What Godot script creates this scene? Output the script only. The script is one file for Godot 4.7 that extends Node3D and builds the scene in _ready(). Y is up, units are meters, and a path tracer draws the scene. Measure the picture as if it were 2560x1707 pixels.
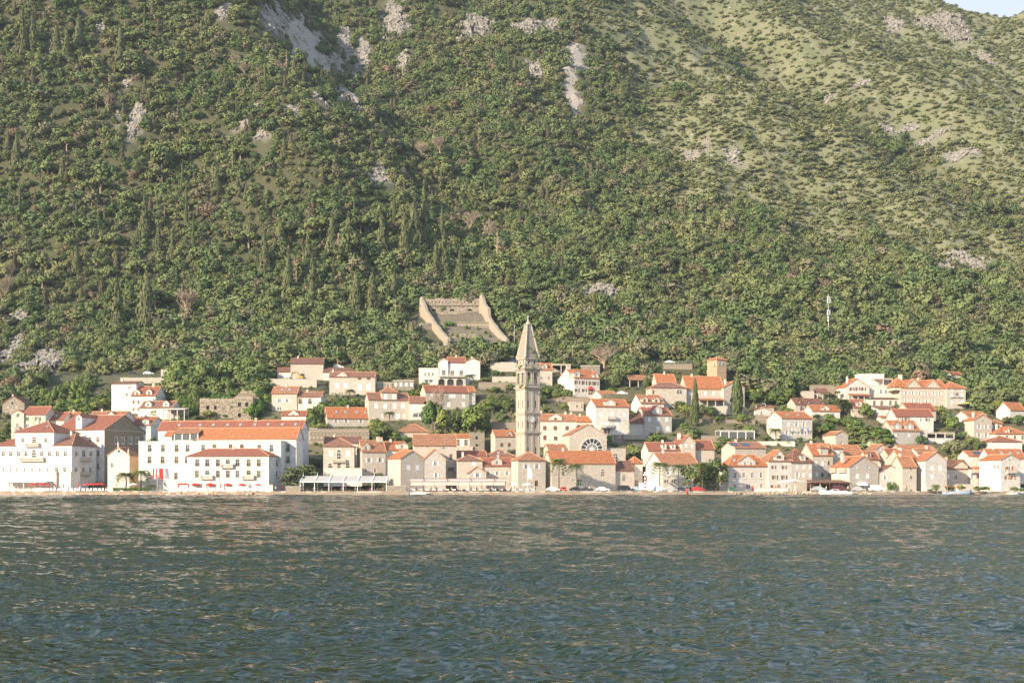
extends Node3D
# A walled harbour town at the foot of a wooded mountain, seen from a boat in late afternoon sun. Metres; x right, y up, -z inland.

const HOUSES := [
	["palace","white three-storey stone palace with stepped red hip roofs and two balconies","palace","",[{"p":[-167.47,4.27,-474],"a":-12,"w":14.34,"d":17,"h":16.59,"r":"h","e":3.96,"wm":"white","rm":"red","f":3,"n":[["f",2.38,13.1,1.01,1.51,"c"],["f",10.91,13.05,1,1.5,"c"],["f",6.44,12.91,1.29,2.03,"a"],["f",6.37,8.07,1.29,2.54,"a"],["f",0.69,8.45,1.15,1.7,"c"],["f",3.49,8.44,1.15,1.7,"c"],["f",9.3,8.41,1.14,1.69,"c"],["f",12.16,8.4,1.14,1.69,"c"],["f",0.43,3.17,0.43,1.5,"s"],["f",3.24,3.16,0.43,1.5,"s"],["f",6.08,3.16,0.43,1.5,"s"],["f",8.95,3.15,0.43,1.5,"s"],["f",11.88,3.15,0.43,1.49,"s"]],"sk":[9.52],"ba":[["f",4.25,4.91,11.8,1.14],["f",2.34,8.61,6.92,1.24]],"i":1},{"p":[-174.91,4.28,-475.6],"a":-12,"w":7.6,"d":15,"h":12.1,"r":"h","e":2.86,"wm":"white","rm":"red","f":3,"n":[["f",2.58,8.47,1.16,1.71,"c"],["f",5.4,8.46,1.16,1.7,"c"],["f",3.05,3.17,0.43,1.51,"s"],["f",5.58,3.17,0.43,1.5,"s"]],"i":0.6},{"p":[-153.45,4.26,-471.04],"a":-12,"w":6.57,"d":16.59,"h":12.14,"r":"h","e":4.12,"wm":"white","rm":"red","f":3,"n":[["f",0.75,8.39,1.14,1.69,"c"],["f",3.63,8.38,1.14,1.69,"c"],["f",0.5,3.05,1.14,1.69,"c"],["f",3.45,3.04,1.14,1.69,"c"],["r",2.21,8.49,1.91,1.59,"s"],["r",11.93,8.69,1.99,1.62,"s"],["r",6.83,8.48,1.95,2.13,"a"],["r",2.02,3.1,1.65,1.61,"s"],["r",6.96,3.15,1.69,1.63,"s"],["r",11.6,3.19,1.72,1.64,"s"],["r",0.12,0.05,1.14,0.75,"p"]],"ba":[["r",5.41,6.19,7.31,0.87],["r",5.09,6.51,2.45,0.83]],"i":1}]],
	["terrace_block","low pale stone terrace block along the foot of the white palace","terrace","",[{"p":[-171.75,3.77,-467],"a":-12,"w":22.42,"d":5,"h":3.46,"r":"x","e":0,"wm":"cream","rm":"cream","f":3},{"p":[-150.1,3.77,-463.22],"a":-12,"w":5.24,"d":6,"h":3.44,"r":"x","e":0,"wm":"cream","rm":"cream","f":3}]],
	["gabled_mansion","long red-roofed mansion with a bare brown stone gable wall and white front","mansion","",[{"p":[-160.59,4.32,-494],"a":-22,"w":21.27,"d":21.84,"h":18.05,"r":"g","e":5.39,"wm":"white","rm":"red","f":3,"n":[["f",10.93,13.48,1.41,2.04,"c"],["f",14.33,13.44,1.4,2.03,"c"],["f",17.75,13.4,1.4,2.03,"c"],["f",17.83,8.62,1.23,2.19,"c"],["f",17.83,3.93,1.23,2.19,"c"],["r",5.68,13.24,1.6,2.19,"s"],["r",9.32,13.34,1.62,2.2,"s"],["r",13.66,13.46,1.65,2.22,"s"],["r",17.36,13.56,1.67,2.24,"s"],["r",6.05,17.72,1.39,1.37,"s"],["r",13.88,18.01,1.43,1.39,"s"]],"do":[[8.81,2.58,4.36,1.08,"p"]],"sm":"brown"}]],
	["stone_chapel","small pedimented stone chapel with two statues on its gable and a yellow flank","chapel","",[{"p":[-135.15,3.94,-470],"a":-14,"w":8.05,"d":7,"h":9.14,"r":"f","e":2.49,"wm":"white2","rm":"red","f":3,"n":[["f",1.29,4.95,0.79,1.62,"p"],["f",3.26,0.26,1.15,2.39,"d"],["f",3.76,10.04,0.86,0.78,"o2"]],"sm":"yellow"}]],
	["green_shutter_house","stone house with green shutters and a narrow gabled stair turret","house","",[{"p":[-175.29,21.72,-505],"a":-8,"w":8.29,"d":9,"h":6.77,"r":"g","e":2.92,"wm":"stone","rm":"red","f":3,"n":[["f",0.77,4.36,1.18,1.4,"gc"],["f",4.79,4.33,1.1,1.4,"go"],["f",0.63,2.17,1.33,0.91,"o"]]},{"p":[-179.82,21.73,-505.03],"a":-8,"w":4.8,"d":9,"h":7.05,"r":"f","e":1.11,"wm":"stone","rm":"red","f":3,"n":[["f",2.03,5.76,1.11,1.19,"gc"],["f",1.88,1.73,1.03,1.74,"a"]],"ba":[["f",1.48,2.03,1.38,0.88]]}]],
	["terrace_house","red-roofed terrace house with one skylight behind the green-shuttered house","house","",[{"p":[-167.96,21.28,-507],"a":-8,"w":6.64,"d":10,"h":5.23,"r":"g","e":2.98,"wm":"cream","rm":"red","f":3,"sk":[2.51]},{"p":[-163.43,21.44,-511.41],"a":-8,"w":5.02,"d":9,"h":6.26,"r":"g","e":1.99,"wm":"cream","rm":"orange","f":3}]],
	["terrace_house","pair of low red roofs with a white dormer above the mansion ridge","house","",[{"p":[-156.02,21.58,-516],"a":-8,"w":14,"d":11,"h":6.45,"r":"g","e":2.24,"wm":"cream","rm":"orange","f":3,"do":[[7.67,3.17,0.69,1.24,"p"]]}]],
	["hill_chapel","plain grey chapel front with a round window and pediment below the cliff","chapel","",[{"p":[-200.04,29.81,-552],"a":-6,"w":9,"d":10,"h":5.24,"r":"f","e":2.85,"wm":"grey","rm":"dark","f":3,"n":[["f",3.57,4.82,1.11,1.07,"o2"],["f",3.45,0.3,1.19,2.28,"a"],["f",2.38,3.45,3.33,0.4,"s"]]}]],
	["tall_upper_house","tall plain cream house four floors high under the upper road","house","",[{"p":[-157.5,32.42,-553],"a":-10,"w":10.35,"d":9.27,"h":10.45,"r":"g","e":1.17,"wm":"cream","rm":"dark","f":3,"n":[["f",0.98,5.2,1.14,1.46,"w"],["f",3.21,5.18,1.14,1.46,"w"],["f",5.97,5.49,0.89,1.15,"p"],["f",7.15,8.41,0.57,0.99,"p"],["f",1.1,2.39,1.06,1.38,"w"],["f",3.33,2.36,1.06,1.38,"w"],["r",1.04,6.45,1.4,0.9,"p"],["r",5.44,6.73,1.42,0.91,"p"]]}]],
	["dormer_house","cream house with two white dormers and a brick chimney on its red roof","house","",[{"p":[-148.61,31.38,-549],"a":-10,"w":10.04,"d":10.15,"h":6.6,"r":"g","e":3.82,"wm":"cream","rm":"red","f":3,"n":[["f",0.48,3.28,0.89,1.45,"bc"],["f",2.54,3.26,0.89,1.44,"bc"],["f",0.48,0.68,0.89,1.14,"bc"],["f",2.54,0.66,0.89,1.14,"bc"]],"do":[[1.13,2.33,1.46,0.95,"b"],[6.03,2.33,1.65,0.95,"b"]],"ch":[[7.04,0.83,0.95]]}]],
	["porch_house","low red-roofed house with two white dormers and a columned porch","house","",[{"p":[-143.61,29.34,-543],"a":-10,"w":13.28,"d":8.27,"h":3.66,"r":"g","e":2.56,"wm":"cream","rm":"red","f":3,"n":[["f",1.71,1.32,1,1.45,"w"],["f",6.14,1.32,1,1.45,"w"],["f",10.57,1.32,1,1.45,"w"]],"do":[[1.99,2.46,1.74,0.93,"p"],[9.21,2.49,1.74,1.01,"p"]]},{"p":[-133.36,28.64,-537.13],"a":-10,"w":8.81,"d":4,"h":3.32,"r":"s","e":0.5,"wm":"open","rm":"cream","f":3}]],
	["satellite_house","red-roofed house with a white chimney block carrying satellite dishes","house","",[{"p":[-143.1,20,-522],"a":-14,"w":9.89,"d":11.15,"h":5.31,"r":"g","e":3.2,"wm":"white","rm":"red","f":3,"n":[["f",7.01,1.77,1.03,1.44,"s"]],"do":[[6.14,2.76,1.69,0.4,"p"]],"ch":[[3.97,2.2,1.09]]}]],
	["hotel","long white three-storey hotel with two stacked red roofs and a hip-roofed front wing","hotel","",[{"p":[-123.19,4.09,-464],"a":-10,"w":49.1,"d":14,"h":13.13,"r":"x","e":0,"wm":"white","rm":"white","f":3,"n":[["f",3.3,9.89,1.22,2.37,"t"],["f",7.94,9.87,1.22,2.36,"t"],["f",12.7,9.85,1.21,2.36,"t"],["f",16.5,9.84,1.21,2.35,"t"],["f",21.93,9.82,1.2,2.35,"t"],["f",41.17,9.74,1.19,2.33,"t"],["f",45.29,9.72,1.18,2.33,"t"],["f",25.78,11.03,1.2,1.27,"t"],["f",31.34,11.01,1.2,1.27,"t"],["f",35.22,10.99,1.19,1.27,"t"],["f",3.19,6.07,1.22,2.36,"t"],["f",7.8,6.05,1.22,2.36,"t"],["f",12.63,6.04,1.21,2.36,"t"],["f",12.46,0.74,1.21,2.35,"t"],["f",3.09,1.76,1.15,1.47,"t"],["f",16.23,6.1,0.67,2.22,"t"]]},{"p":[-104.47,4.09,-465.27],"a":-10,"w":34.59,"d":7,"h":14.32,"r":"g","e":3.51,"wm":"white","rm":"orange","f":3,"n":[["f",31.09,9.83,1.26,2.47,"t"],["f",31.13,6.1,1.19,2.35,"t"]]},{"p":[-112.11,18.2,-466.41],"a":-10,"w":8.48,"d":9.3,"h":2.08,"r":"g","e":1.82,"wm":"glass","rm":"orange","f":0.2},{"p":[-115.38,18.25,-467.29],"a":-10,"w":2.39,"d":5,"h":1.22,"r":"g","e":1.51,"wm":"white","rm":"orange","f":0.2},{"p":[-120.79,4.12,-479.82],"a":-10,"w":51.15,"d":7.39,"h":17.77,"r":"g","e":3.01,"wm":"white","rm":"red","f":3,"n":[["r",1.01,10.25,1.02,0.95,"p"]],"sk":[6.93,14.49,19.24,24.35,28.89,34.04,38.76,43.76,48.38]},{"p":[-104.12,3.69,-451.5],"a":-10,"w":27.28,"d":10.24,"h":8.66,"r":"h","e":2.48,"wm":"white","rm":"red","f":3,"n":[["f",2.63,5.31,1.31,2.36,"t"],["f",6.01,5.3,1.31,2.36,"t"],["f",9.6,5.29,1.31,2.36,"t"],["f",16.18,5.28,1.3,2.35,"t"],["f",19.91,5.27,1.3,2.35,"t"],["f",23.31,5.26,1.29,2.34,"t"],["f",12.96,6.09,1.3,1.55,"t"],["f",2.5,1.68,1.31,2.36,"t"],["f",9.6,1.67,1.31,2.35,"t"],["f",12.96,1.67,1.3,2.35,"t"],["f",16.18,1.67,1.3,2.35,"t"],["f",23.31,1.66,1.29,2.34,"t"],["f",6.01,2.67,1.31,1.43,"t"],["f",19.91,2.65,1.3,1.42,"t"],["r",6.71,5.39,1.48,2.48,"t"],["r",6.71,1.54,1.48,2.36,"t"]],"ba":[["f",11.46,4.17,5,1.15],["f",4.6,4.19,1.43,1.12],["f",18.45,4.14,1.41,1.11]]}]],
	["ruined_house","roofless ivy-grown ruined house with empty window openings and one gable","ruin","",[{"p":[-119.73,29.17,-539],"a":-6,"w":13.71,"d":8,"h":7.04,"r":"n","e":0,"wm":"ruin","rm":"dark","f":3,"n":[["f",2.6,2.8,1.14,1.49,"v"],["f",5.61,2.78,1.14,1.49,"v"],["f",8.88,2.76,1.14,1.49,"v"],["f",11.93,2.74,1.14,1.49,"v"]]},{"p":[-105.89,27.59,-536.54],"a":-6,"w":7.2,"d":9,"h":9.08,"r":"n","e":3.2,"wm":"ruin","rm":"dark","f":3,"n":[["f",1.36,5.43,1.21,1.56,"v"],["f",4.21,5.41,1.21,1.56,"v"],["f",1.4,1.37,1.14,1.56,"v"],["f",3.37,9.08,0.83,0.89,"v"]]}]],
	["skylight_cottage","stone cottage with bright orange roof and two skylights beside a white wing","house","",[{"p":[-92.69,31.9,-542.5],"a":-4,"w":9.84,"d":8,"h":6.53,"r":"g","e":2.82,"wm":"stone","rm":"orange","f":3,"n":[["f",2.42,2.99,1.21,1.35,"o"],["f",5.45,2.98,1.21,1.35,"o"],["f",2.08,0.05,1.89,1.08,"p"]],"sk":[3.67,6.51]},{"p":[-82.93,31.88,-542.22],"a":-4,"w":9.44,"d":7,"h":5.22,"r":"g","e":2.02,"wm":"cream","rm":"red","f":3,"n":[["f",0.68,2.4,1.29,2.1,"t"],["f",4.46,2.38,1.28,2.09,"t"]]}]],
	["tiny_gabled_house","tiny white house with one front gable behind the hotel roof","house","",[{"p":[-86.42,25.83,-527.5],"a":-6,"w":9.38,"d":6,"h":3.26,"r":"g","e":1.97,"wm":"cream","rm":"red","f":3,"do":[[2.52,3.93,0.59,1.38,"p"]]}]],
	["windowless_stone_house","big plain pale stone house with a brown roof above the retaining wall","house","",[{"p":[-90.91,46.51,-577.5],"a":4,"w":13.3,"d":9,"h":6.49,"r":"g","e":2.58,"wm":"stone","rm":"dark","f":3,"ch":[[2.7,0.59,0.6]]},{"p":[-96.61,46.61,-579.11],"a":4,"w":5.41,"d":7,"h":3.15,"r":"g","e":1.89,"wm":"cream","rm":"dark","f":3,"n":[["f",2.5,0.85,2.08,1.67,"w"]]}]],
	["garage_row","low brown-roofed garage row with a white car standing on its road","house","",[{"p":[-77.25,46.35,-575.5],"a":2,"w":13.3,"d":9,"h":2.92,"r":"g","e":1.83,"wm":"cream","rm":"dark","f":3}]],
	["shuttered_stone_house","two-storey stone house with white shutters and a small central gable","house","",[{"p":[-72.47,39.17,-558],"a":2,"w":18.14,"d":9,"h":6.88,"r":"g","e":2.18,"wm":"stone","rm":"red","f":3,"n":[["f",2.26,2.41,1.37,2.02,"w"],["f",5.64,2.42,1.37,2.02,"w"],["f",11.12,1.59,1.77,2.5,"w"],["f",14.63,1.59,1.78,2.5,"w"],["f",11.28,5.63,1.37,0.89,"bc"],["f",14.83,5.64,1.37,0.89,"bc"],["f",0.6,0.05,2.42,0.46,"s"],["f",3.42,0.05,2.42,0.46,"s"]],"do":[[2.9,4.19,0.68,1.42,"w"]],"ch":[[1.01,0.65,0.82]]}]],
	["low_grey_house","low grey flat-roofed house with white shutters between vegetable terraces","house","",[{"p":[-47.46,41.18,-561],"a":2,"w":8.32,"d":6,"h":3.46,"r":"x","e":0,"wm":"grey","rm":"grey","f":3,"n":[["f",0.54,1.24,1,1.45,"w"],["f",2.62,1.24,1,1.45,"w"],["f",4.7,1.24,1,1.45,"w"],["f",6.78,1.24,1,1.45,"w"]]},{"p":[-54.6,41.2,-561.25],"a":2,"w":6.9,"d":5,"h":2.56,"r":"x","e":0,"wm":"grey","rm":"grey","f":3,"n":[["f",1.22,0.92,1,1.28,"p"],["f",4.67,0.92,1,1.28,"p"]]}]],
	["turret_house","grey stone house whose middle rises as a hipped attic storey","house","",[{"p":[-53.95,27.58,-529],"a":14,"w":15.52,"d":10,"h":7.69,"r":"g","e":2.82,"wm":"stone","rm":"red","f":3,"n":[["f",2.08,4.33,1.39,1.98,"w"],["f",5.56,4.37,1.39,1.98,"w"],["f",9.09,4.42,1.4,1.98,"w"],["f",12.28,4.46,1.4,1.99,"w"],["f",9.48,0.62,2.33,1.9,"w"],["f",12.83,0.84,1.25,1.53,"w"],["f",4.63,0.75,1.16,1.52,"w"]]},{"p":[-49.08,34.7,-530.23],"a":14,"w":5.82,"d":6,"h":3.39,"r":"p","e":2.28,"wm":"stone","rm":"orange","f":0,"n":[["f",0.7,0.76,1.32,1.9,"w"],["f",3.88,0.8,1.32,1.9,"w"]]}]],
	["arched_window_house","white house with a wide fanlight window under a dull red roof","house","",[{"p":[-38.51,27.89,-529],"a":6,"w":6.13,"d":8,"h":6.14,"r":"g","e":2.47,"wm":"cream","rm":"red","f":3,"n":[["f",1.34,0.78,3.83,1.51,"a"],["f",0.65,3.33,1.38,2.14,"w"]]}]],
	["vine_row_house","long single-storey stone house with a bright roof of four skylights above a vine pergola","house","",[{"p":[-68.88,25.31,-524.5],"a":18,"w":17.23,"d":8.38,"h":2.98,"r":"g","e":4.04,"wm":"stone","rm":"orange","f":3,"n":[["f",2.8,1,0.92,1.13,"o"],["f",6.66,1.06,0.93,1.13,"o"],["f",12.27,1.13,0.93,1.14,"o"]],"sk":[3.84,7.24,11.69,14.77]}]],
	["arched_balcony_house","square stone house with a pyramid roof and an arched balcony door","house","",[{"p":[-62.55,5.84,-466],"a":4,"w":10.24,"d":10,"h":10.04,"r":"p","e":3.04,"wm":"stone","rm":"red","f":3,"n":[["f",1.84,6.75,1.21,1.89,"w"],["f",7.45,6.76,1.21,1.89,"w"],["f",4.56,5.91,1.14,3.04,"a"],["f",1.71,2.6,1.14,1.82,"t"],["f",7.49,2.6,1.14,1.82,"t"],["f",4.63,1.86,1.14,2.7,"t"]],"ba":[["f",3.02,4.37,5,0.67]]},{"p":[-61.85,5.65,-462.04],"a":4,"w":12.49,"d":3,"h":2.78,"r":"x","e":0,"wm":"cream","rm":"cream","f":3}]],
	["hidden_roof_house","dull red roof ridge showing behind the pyramid-roofed stone house","house","",[{"p":[-64.08,10.11,-480],"a":4,"w":12.46,"d":9,"h":7.38,"r":"g","e":2.17,"wm":"cream","rm":"dark","f":3}]],
	["dormered_stone_house","stone house with an orange roof, white corner dormer and satellite dish","house","",[{"p":[-49.65,5.85,-466],"a":20,"w":8,"d":7,"h":8.47,"r":"g","e":3.56,"wm":"stone","rm":"orange","f":3,"n":[["f",1.8,4.73,1.11,1.48,"o"],["f",5.63,4.76,1.12,1.49,"o"],["f",0.9,1.35,0.83,1.35,"p"],["f",4.02,1.36,0.84,1.35,"p"]],"do":[[0,2.91,1.72,1.36,"p"]],"ch":[[6.36,1.01,1.13],[7.65,0.74,0.95]]},{"p":[-42.27,5.87,-470.28],"a":20,"w":7.7,"d":9,"h":9.05,"r":"g","e":2.76,"wm":"cream","rm":"orange","f":3,"do":[[3.98,3.9,1.74,0.58,"p"]]}]],
	["left_gable_house","rough stone house with front gable and an orange roof edge over its white flank","house","",[{"p":[-35.93,2.31,-453],"a":30,"w":8.41,"d":9.69,"h":9.46,"r":"f","e":2.47,"wm":"stone","rm":"orange","f":3,"n":[["f",2.03,5.63,1.39,1.7,"w"],["f",5.25,5.65,1.4,1.71,"w"]]}]],
	["grey_gable_house","pale grey gable house with small white-shuttered windows one above another","house","",[{"p":[-28.47,4.3,-457],"a":8,"w":6.98,"d":11,"h":7.19,"r":"f","e":3.25,"wm":"grey2","rm":"orange","f":3,"n":[["f",1.66,7.92,1,1.19,"o"],["f",3.09,5.07,1,1.32,"o"],["f",3.42,1.16,0.8,1.46,"o"]]}]],
	["tall_narrow_house","tall stone house with a bright orange roof rising behind the grey gable","house","",[{"p":[-32.57,4.32,-466],"a":6,"w":14.2,"d":10,"h":12,"r":"g","e":3.63,"wm":"stone","rm":"orange","f":3,"n":[["f",4.05,11.25,0.74,0.61,"p"],["f",9.52,10.49,0.88,1.35,"p"],["f",11.86,7.25,0.95,1.76,"bc"],["f",11.28,3.22,2.1,1.49,"p"]]}]],
	["hip_roof_house","low house under a vivid orange hip roof among trees","house","",[{"p":[-41.76,20.8,-512.5],"a":4,"w":11.31,"d":9,"h":1.6,"r":"h","e":2.94,"wm":"stone","rm":"orange","f":3,"n":[["f",1.3,0.33,1.48,0.81,"p"]],"i":1}]],
	["glass_door_house","small house with two tall glass doors onto a roof terrace","house","",[{"p":[-20.5,16.4,-501],"a":4,"w":5.45,"d":7,"h":3.63,"r":"g","e":1.33,"wm":"cream","rm":"orange","f":3,"n":[["f",0.62,0.54,1.31,2.32,"t"],["f",3.52,0.55,1.31,2.32,"t"]]},{"p":[-19.8,15.04,-497.04],"a":4,"w":5.94,"d":4,"h":1.37,"r":"x","e":0,"wm":"stone","rm":"stone","f":3}]],
	["roofless_stone_ruin","roofless square stone ruin with two dark holes beside the glass-doored house","ruin","",[{"p":[-14.96,15.24,-498],"a":4,"w":5.24,"d":6,"h":6.53,"r":"n","e":0,"wm":"grey","rm":"dark","f":3,"n":[["f",2.02,4.01,0.87,1.01,"v"],["f",2.06,1.66,0.94,0.65,"v"]]}]],
	["brown_shutter_cottage","stone cottage with dark brown shutters beside the bell tower","house","",[{"p":[-5.9,13.74,-494.5],"a":16,"w":7.53,"d":7,"h":6.57,"r":"g","e":2.18,"wm":"stone","rm":"orange","f":3,"n":[["f",1.9,2.79,1.04,1.36,"bc"],["f",4.62,2.81,1.05,1.36,"bc"]],"do":[[3.91,2.5,0.65,1.26,"b"]]}]],
	["low_courtyard_house","low stone house with brown tiled wings and a little gabled porch room","house","",[{"p":[-17.54,4.63,-457],"a":8,"w":8,"d":9,"h":6.4,"r":"h","e":1.99,"wm":"stone","rm":"red","f":3,"n":[["f",4.53,4.81,1.13,1.46,"w"]],"i":1},{"p":[-9.63,4.64,-458.62],"a":8,"w":10.17,"d":9,"h":4.76,"r":"g","e":2.65,"wm":"stone","rm":"red","f":3,"n":[["f",1.41,1.66,0.87,1.2,"o"],["f",4.42,1.66,0.87,1.2,"o"],["f",7.61,1.67,0.87,1.2,"o"]],"do":[[3.18,3.36,1.68,1,"p"]]},{"p":[-13.95,4.29,-453.46],"a":8,"w":5.63,"d":5,"h":2.73,"r":"f","e":2.04,"wm":"stone","rm":"red","f":3,"n":[["f",2.38,1.28,1.06,1.51,"o"]]}]],
	["back_roof_house","broad low red roofs with small vents between courtyard house and tower","house","",[{"p":[-18.63,9.31,-472],"a":8,"w":10.16,"d":8,"h":3.6,"r":"g","e":1.71,"wm":"stone","rm":"red","f":3},{"p":[-8.58,9.34,-474.42],"a":8,"w":9.9,"d":9,"h":3.27,"r":"h","e":2.59,"wm":"stone","rm":"red","f":3,"sk":[4.33,6.76],"i":1}]],
	["hip_corner_house","square stone corner house with a hipped roof and white shutters before the tower","house","",[{"p":[1.94,1.42,-452],"a":18,"w":9.37,"d":7,"h":9.58,"r":"p","e":2.92,"wm":"stone","rm":"orange","f":3,"n":[["f",2.24,6.89,1.08,1.41,"o"],["f",5.9,6.91,1.09,1.42,"o"],["f",5.61,1.18,1.25,1.97,"p"]]}]],
	["church","long waterfront church with orange roof, arched windows and a green door","church","",[{"p":[12.83,1.4,-455],"a":16,"w":21.95,"d":9.74,"h":8.88,"r":"g","e":3.98,"wm":"stone","rm":"orange","f":3,"n":[["f",3.41,4.81,0.83,2.14,"a"],["f",16.93,4.63,0.93,2.32,"a"],["f",8.68,1.19,1.68,2.39,"gd"],["f",6.92,2.94,0.59,0.71,"p"]]},{"p":[34,1.38,-462.11],"a":16,"w":6.56,"d":7,"h":6.64,"r":"g","e":2.96,"wm":"stone","rm":"dark","f":3,"n":[["f",2.39,3.14,0.86,2.01,"a"]]},{"p":[40.59,1.98,-467.12],"a":16,"w":2.95,"d":8,"h":8.29,"r":"h","e":2.35,"wm":"cream","rm":"orange","f":3,"n":[["f",0.17,0.57,1.21,2.27,"d"]]}]],
	["apse_hall","unfinished stone church hall with a great round wheel window","church","",[{"p":[19.18,10.37,-470],"a":12,"w":12.93,"d":8.73,"h":9.63,"r":"f","e":3.4,"wm":"stone","rm":"orange","f":3,"n":[["f",4.1,1.21,7.3,7.01,"W"]]},{"p":[12.25,10.37,-470.57],"a":12,"w":7.17,"d":8,"h":4.71,"r":"g","e":1.75,"wm":"stone","rm":"orange","f":3},{"p":[31.89,10.42,-473.72],"a":12,"w":6.64,"d":5,"h":4.74,"r":"x","e":0,"wm":"stone","rm":"stone","f":3,"n":[["f",2.22,0.83,1.54,2.47,"a"]]}]],
	["brown_tile_house","cream stone house with brown old tiles, gabled dormer and dark shutters beside tower","house","",[{"p":[9.93,17.21,-502.5],"a":6,"w":13.2,"d":9,"h":8.88,"r":"g","e":2.46,"wm":"cream","rm":"old","f":3,"n":[["f",1.23,5.45,1.23,1.48,"bc"],["f",5.02,5.47,1.24,1.48,"bc"],["f",9.26,5.48,1.24,1.48,"bc"],["f",1.28,1.91,1.15,1.66,"bc"],["f",5.07,1.84,1.32,1.4,"bc"]],"do":[[3.39,4.68,1.14,1.49,"b"]],"ch":[[0.97,0.79,1.06],[9.88,0.7,0.79],[11.92,0.7,0.62]]}]],
	["glazed_veranda_house","red roof over a glazed veranda next to the brown-tiled house","house","",[{"p":[23.48,22.26,-515],"a":6,"w":7.93,"d":8,"h":4.03,"r":"g","e":2.12,"wm":"cream","rm":"orange","f":3,"n":[["f",0.5,1.45,0.99,1.45,"t"],["f",2.48,1.45,0.99,1.45,"t"],["f",4.46,1.45,0.99,1.45,"t"],["f",6.44,1.45,0.99,1.45,"t"]]}]],
	["tall_terrace_house","tall pale house stepping down in terraces with an orange roof and balcony","house","",[{"p":[30.49,21.11,-512.5],"a":18,"w":13.1,"d":9.68,"h":10.74,"r":"g","e":2.83,"wm":"cream","rm":"orange","f":3,"n":[["f",1.05,6.91,1.24,1.68,"w"],["f",10.43,7.06,1.26,1.68,"w"],["f",5.37,6.58,1.54,2.21,"w"],["f",3.59,3.2,1.44,1.59,"w"],["f",7.2,3.25,1.45,1.59,"w"]],"do":[[3.69,4.23,1.62,1.03,"w"]],"ba":[["f",4.31,3.37,6.19,0.93]]},{"p":[31.82,20.72,-508.72],"a":18,"w":5.96,"d":4,"h":3.1,"r":"x","e":0,"wm":"cream","rm":"cream","f":3,"n":[["f",1.43,0.77,2.86,2,"t"]],"ba":[["f",0.09,5.86,3.14,0.5]]},{"p":[37.4,16.55,-509.49],"a":18,"w":12.26,"d":5,"h":4.67,"r":"x","e":0,"wm":"grey","rm":"cream","f":3,"ba":[["f",3.11,8.42,3.39,1.02]]}]],
	["villa","white villa with a bare white flank, red arched awning and brown shutters on the slope","villa","",[{"p":[24.44,37.93,-552],"a":24,"w":11.24,"d":14.84,"h":7.37,"r":"g","e":3.79,"wm":"cream","rm":"orange","f":3,"n":[["f",0.64,4.71,1.18,1.5,"bo"],["f",3.87,4.61,1.08,1.51,"bo"],["f",6.89,4.55,0.98,1.42,"bo"],["f",9.12,4.51,0.98,1.42,"bo"],["f",0.75,1.68,0.97,1.22,"bo"],["f",3.92,1.76,0.97,1.23,"bo"],["f",6.25,0.79,1.84,3.33,"ra"],["l",12.6,8.37,1.12,1.45,"bc"],["l",10.82,8.25,1.11,1.45,"bc"]],"do":[[0,2.68,1.76,1.06,"p"],[8.52,2.39,1.28,0.97,"p"]],"ch":[[1.07,1.63,1.17]]}]],
	["small_gable_house","small stone house with one gabled dormer just behind the belfry","house","",[{"p":[10.51,42.98,-564],"a":6,"w":5.69,"d":8,"h":6.38,"r":"g","e":2.8,"wm":"stone","rm":"orange","f":3,"n":[["f",0.92,2.3,1,1.45,"s"],["f",3.77,2.3,1,1.45,"s"]],"do":[[1.63,2.08,1.56,1.08,"p"]]}]],
	["striped_roof_house","small white house with a striped tile roof below the villa","house","",[{"p":[34.51,35.92,-548],"a":16,"w":6.94,"d":11.13,"h":2.39,"r":"g","e":1.79,"wm":"cream","rm":"old","f":3,"n":[["f",0.91,0.88,0.71,1.23,"p"],["f",5.11,0.95,0.71,1.23,"p"]]}]],
	["stone_hut","roofless low stone hut on the terrace under the villa","house","",[{"p":[22.17,31.75,-537.5],"a":8,"w":5.23,"d":5,"h":2.81,"r":"x","e":0,"wm":"stone","rm":"stone","f":3,"n":[["f",2.42,1.03,0.57,0.93,"p"],["f",4.42,0.25,0.67,1.87,"d"]]}]],
	["half_built_house","low half-built concrete house on stilts at the edge of the wood","house","",[{"p":[16.3,48.74,-578],"a":4,"w":7.83,"d":7,"h":3.77,"r":"x","e":0,"wm":"open","rm":"grey","f":3},{"p":[28.7,49.14,-579.87],"a":4,"w":7.61,"d":7,"h":3.03,"r":"x","e":0,"wm":"grey","rm":"grey","f":3}]],
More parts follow.
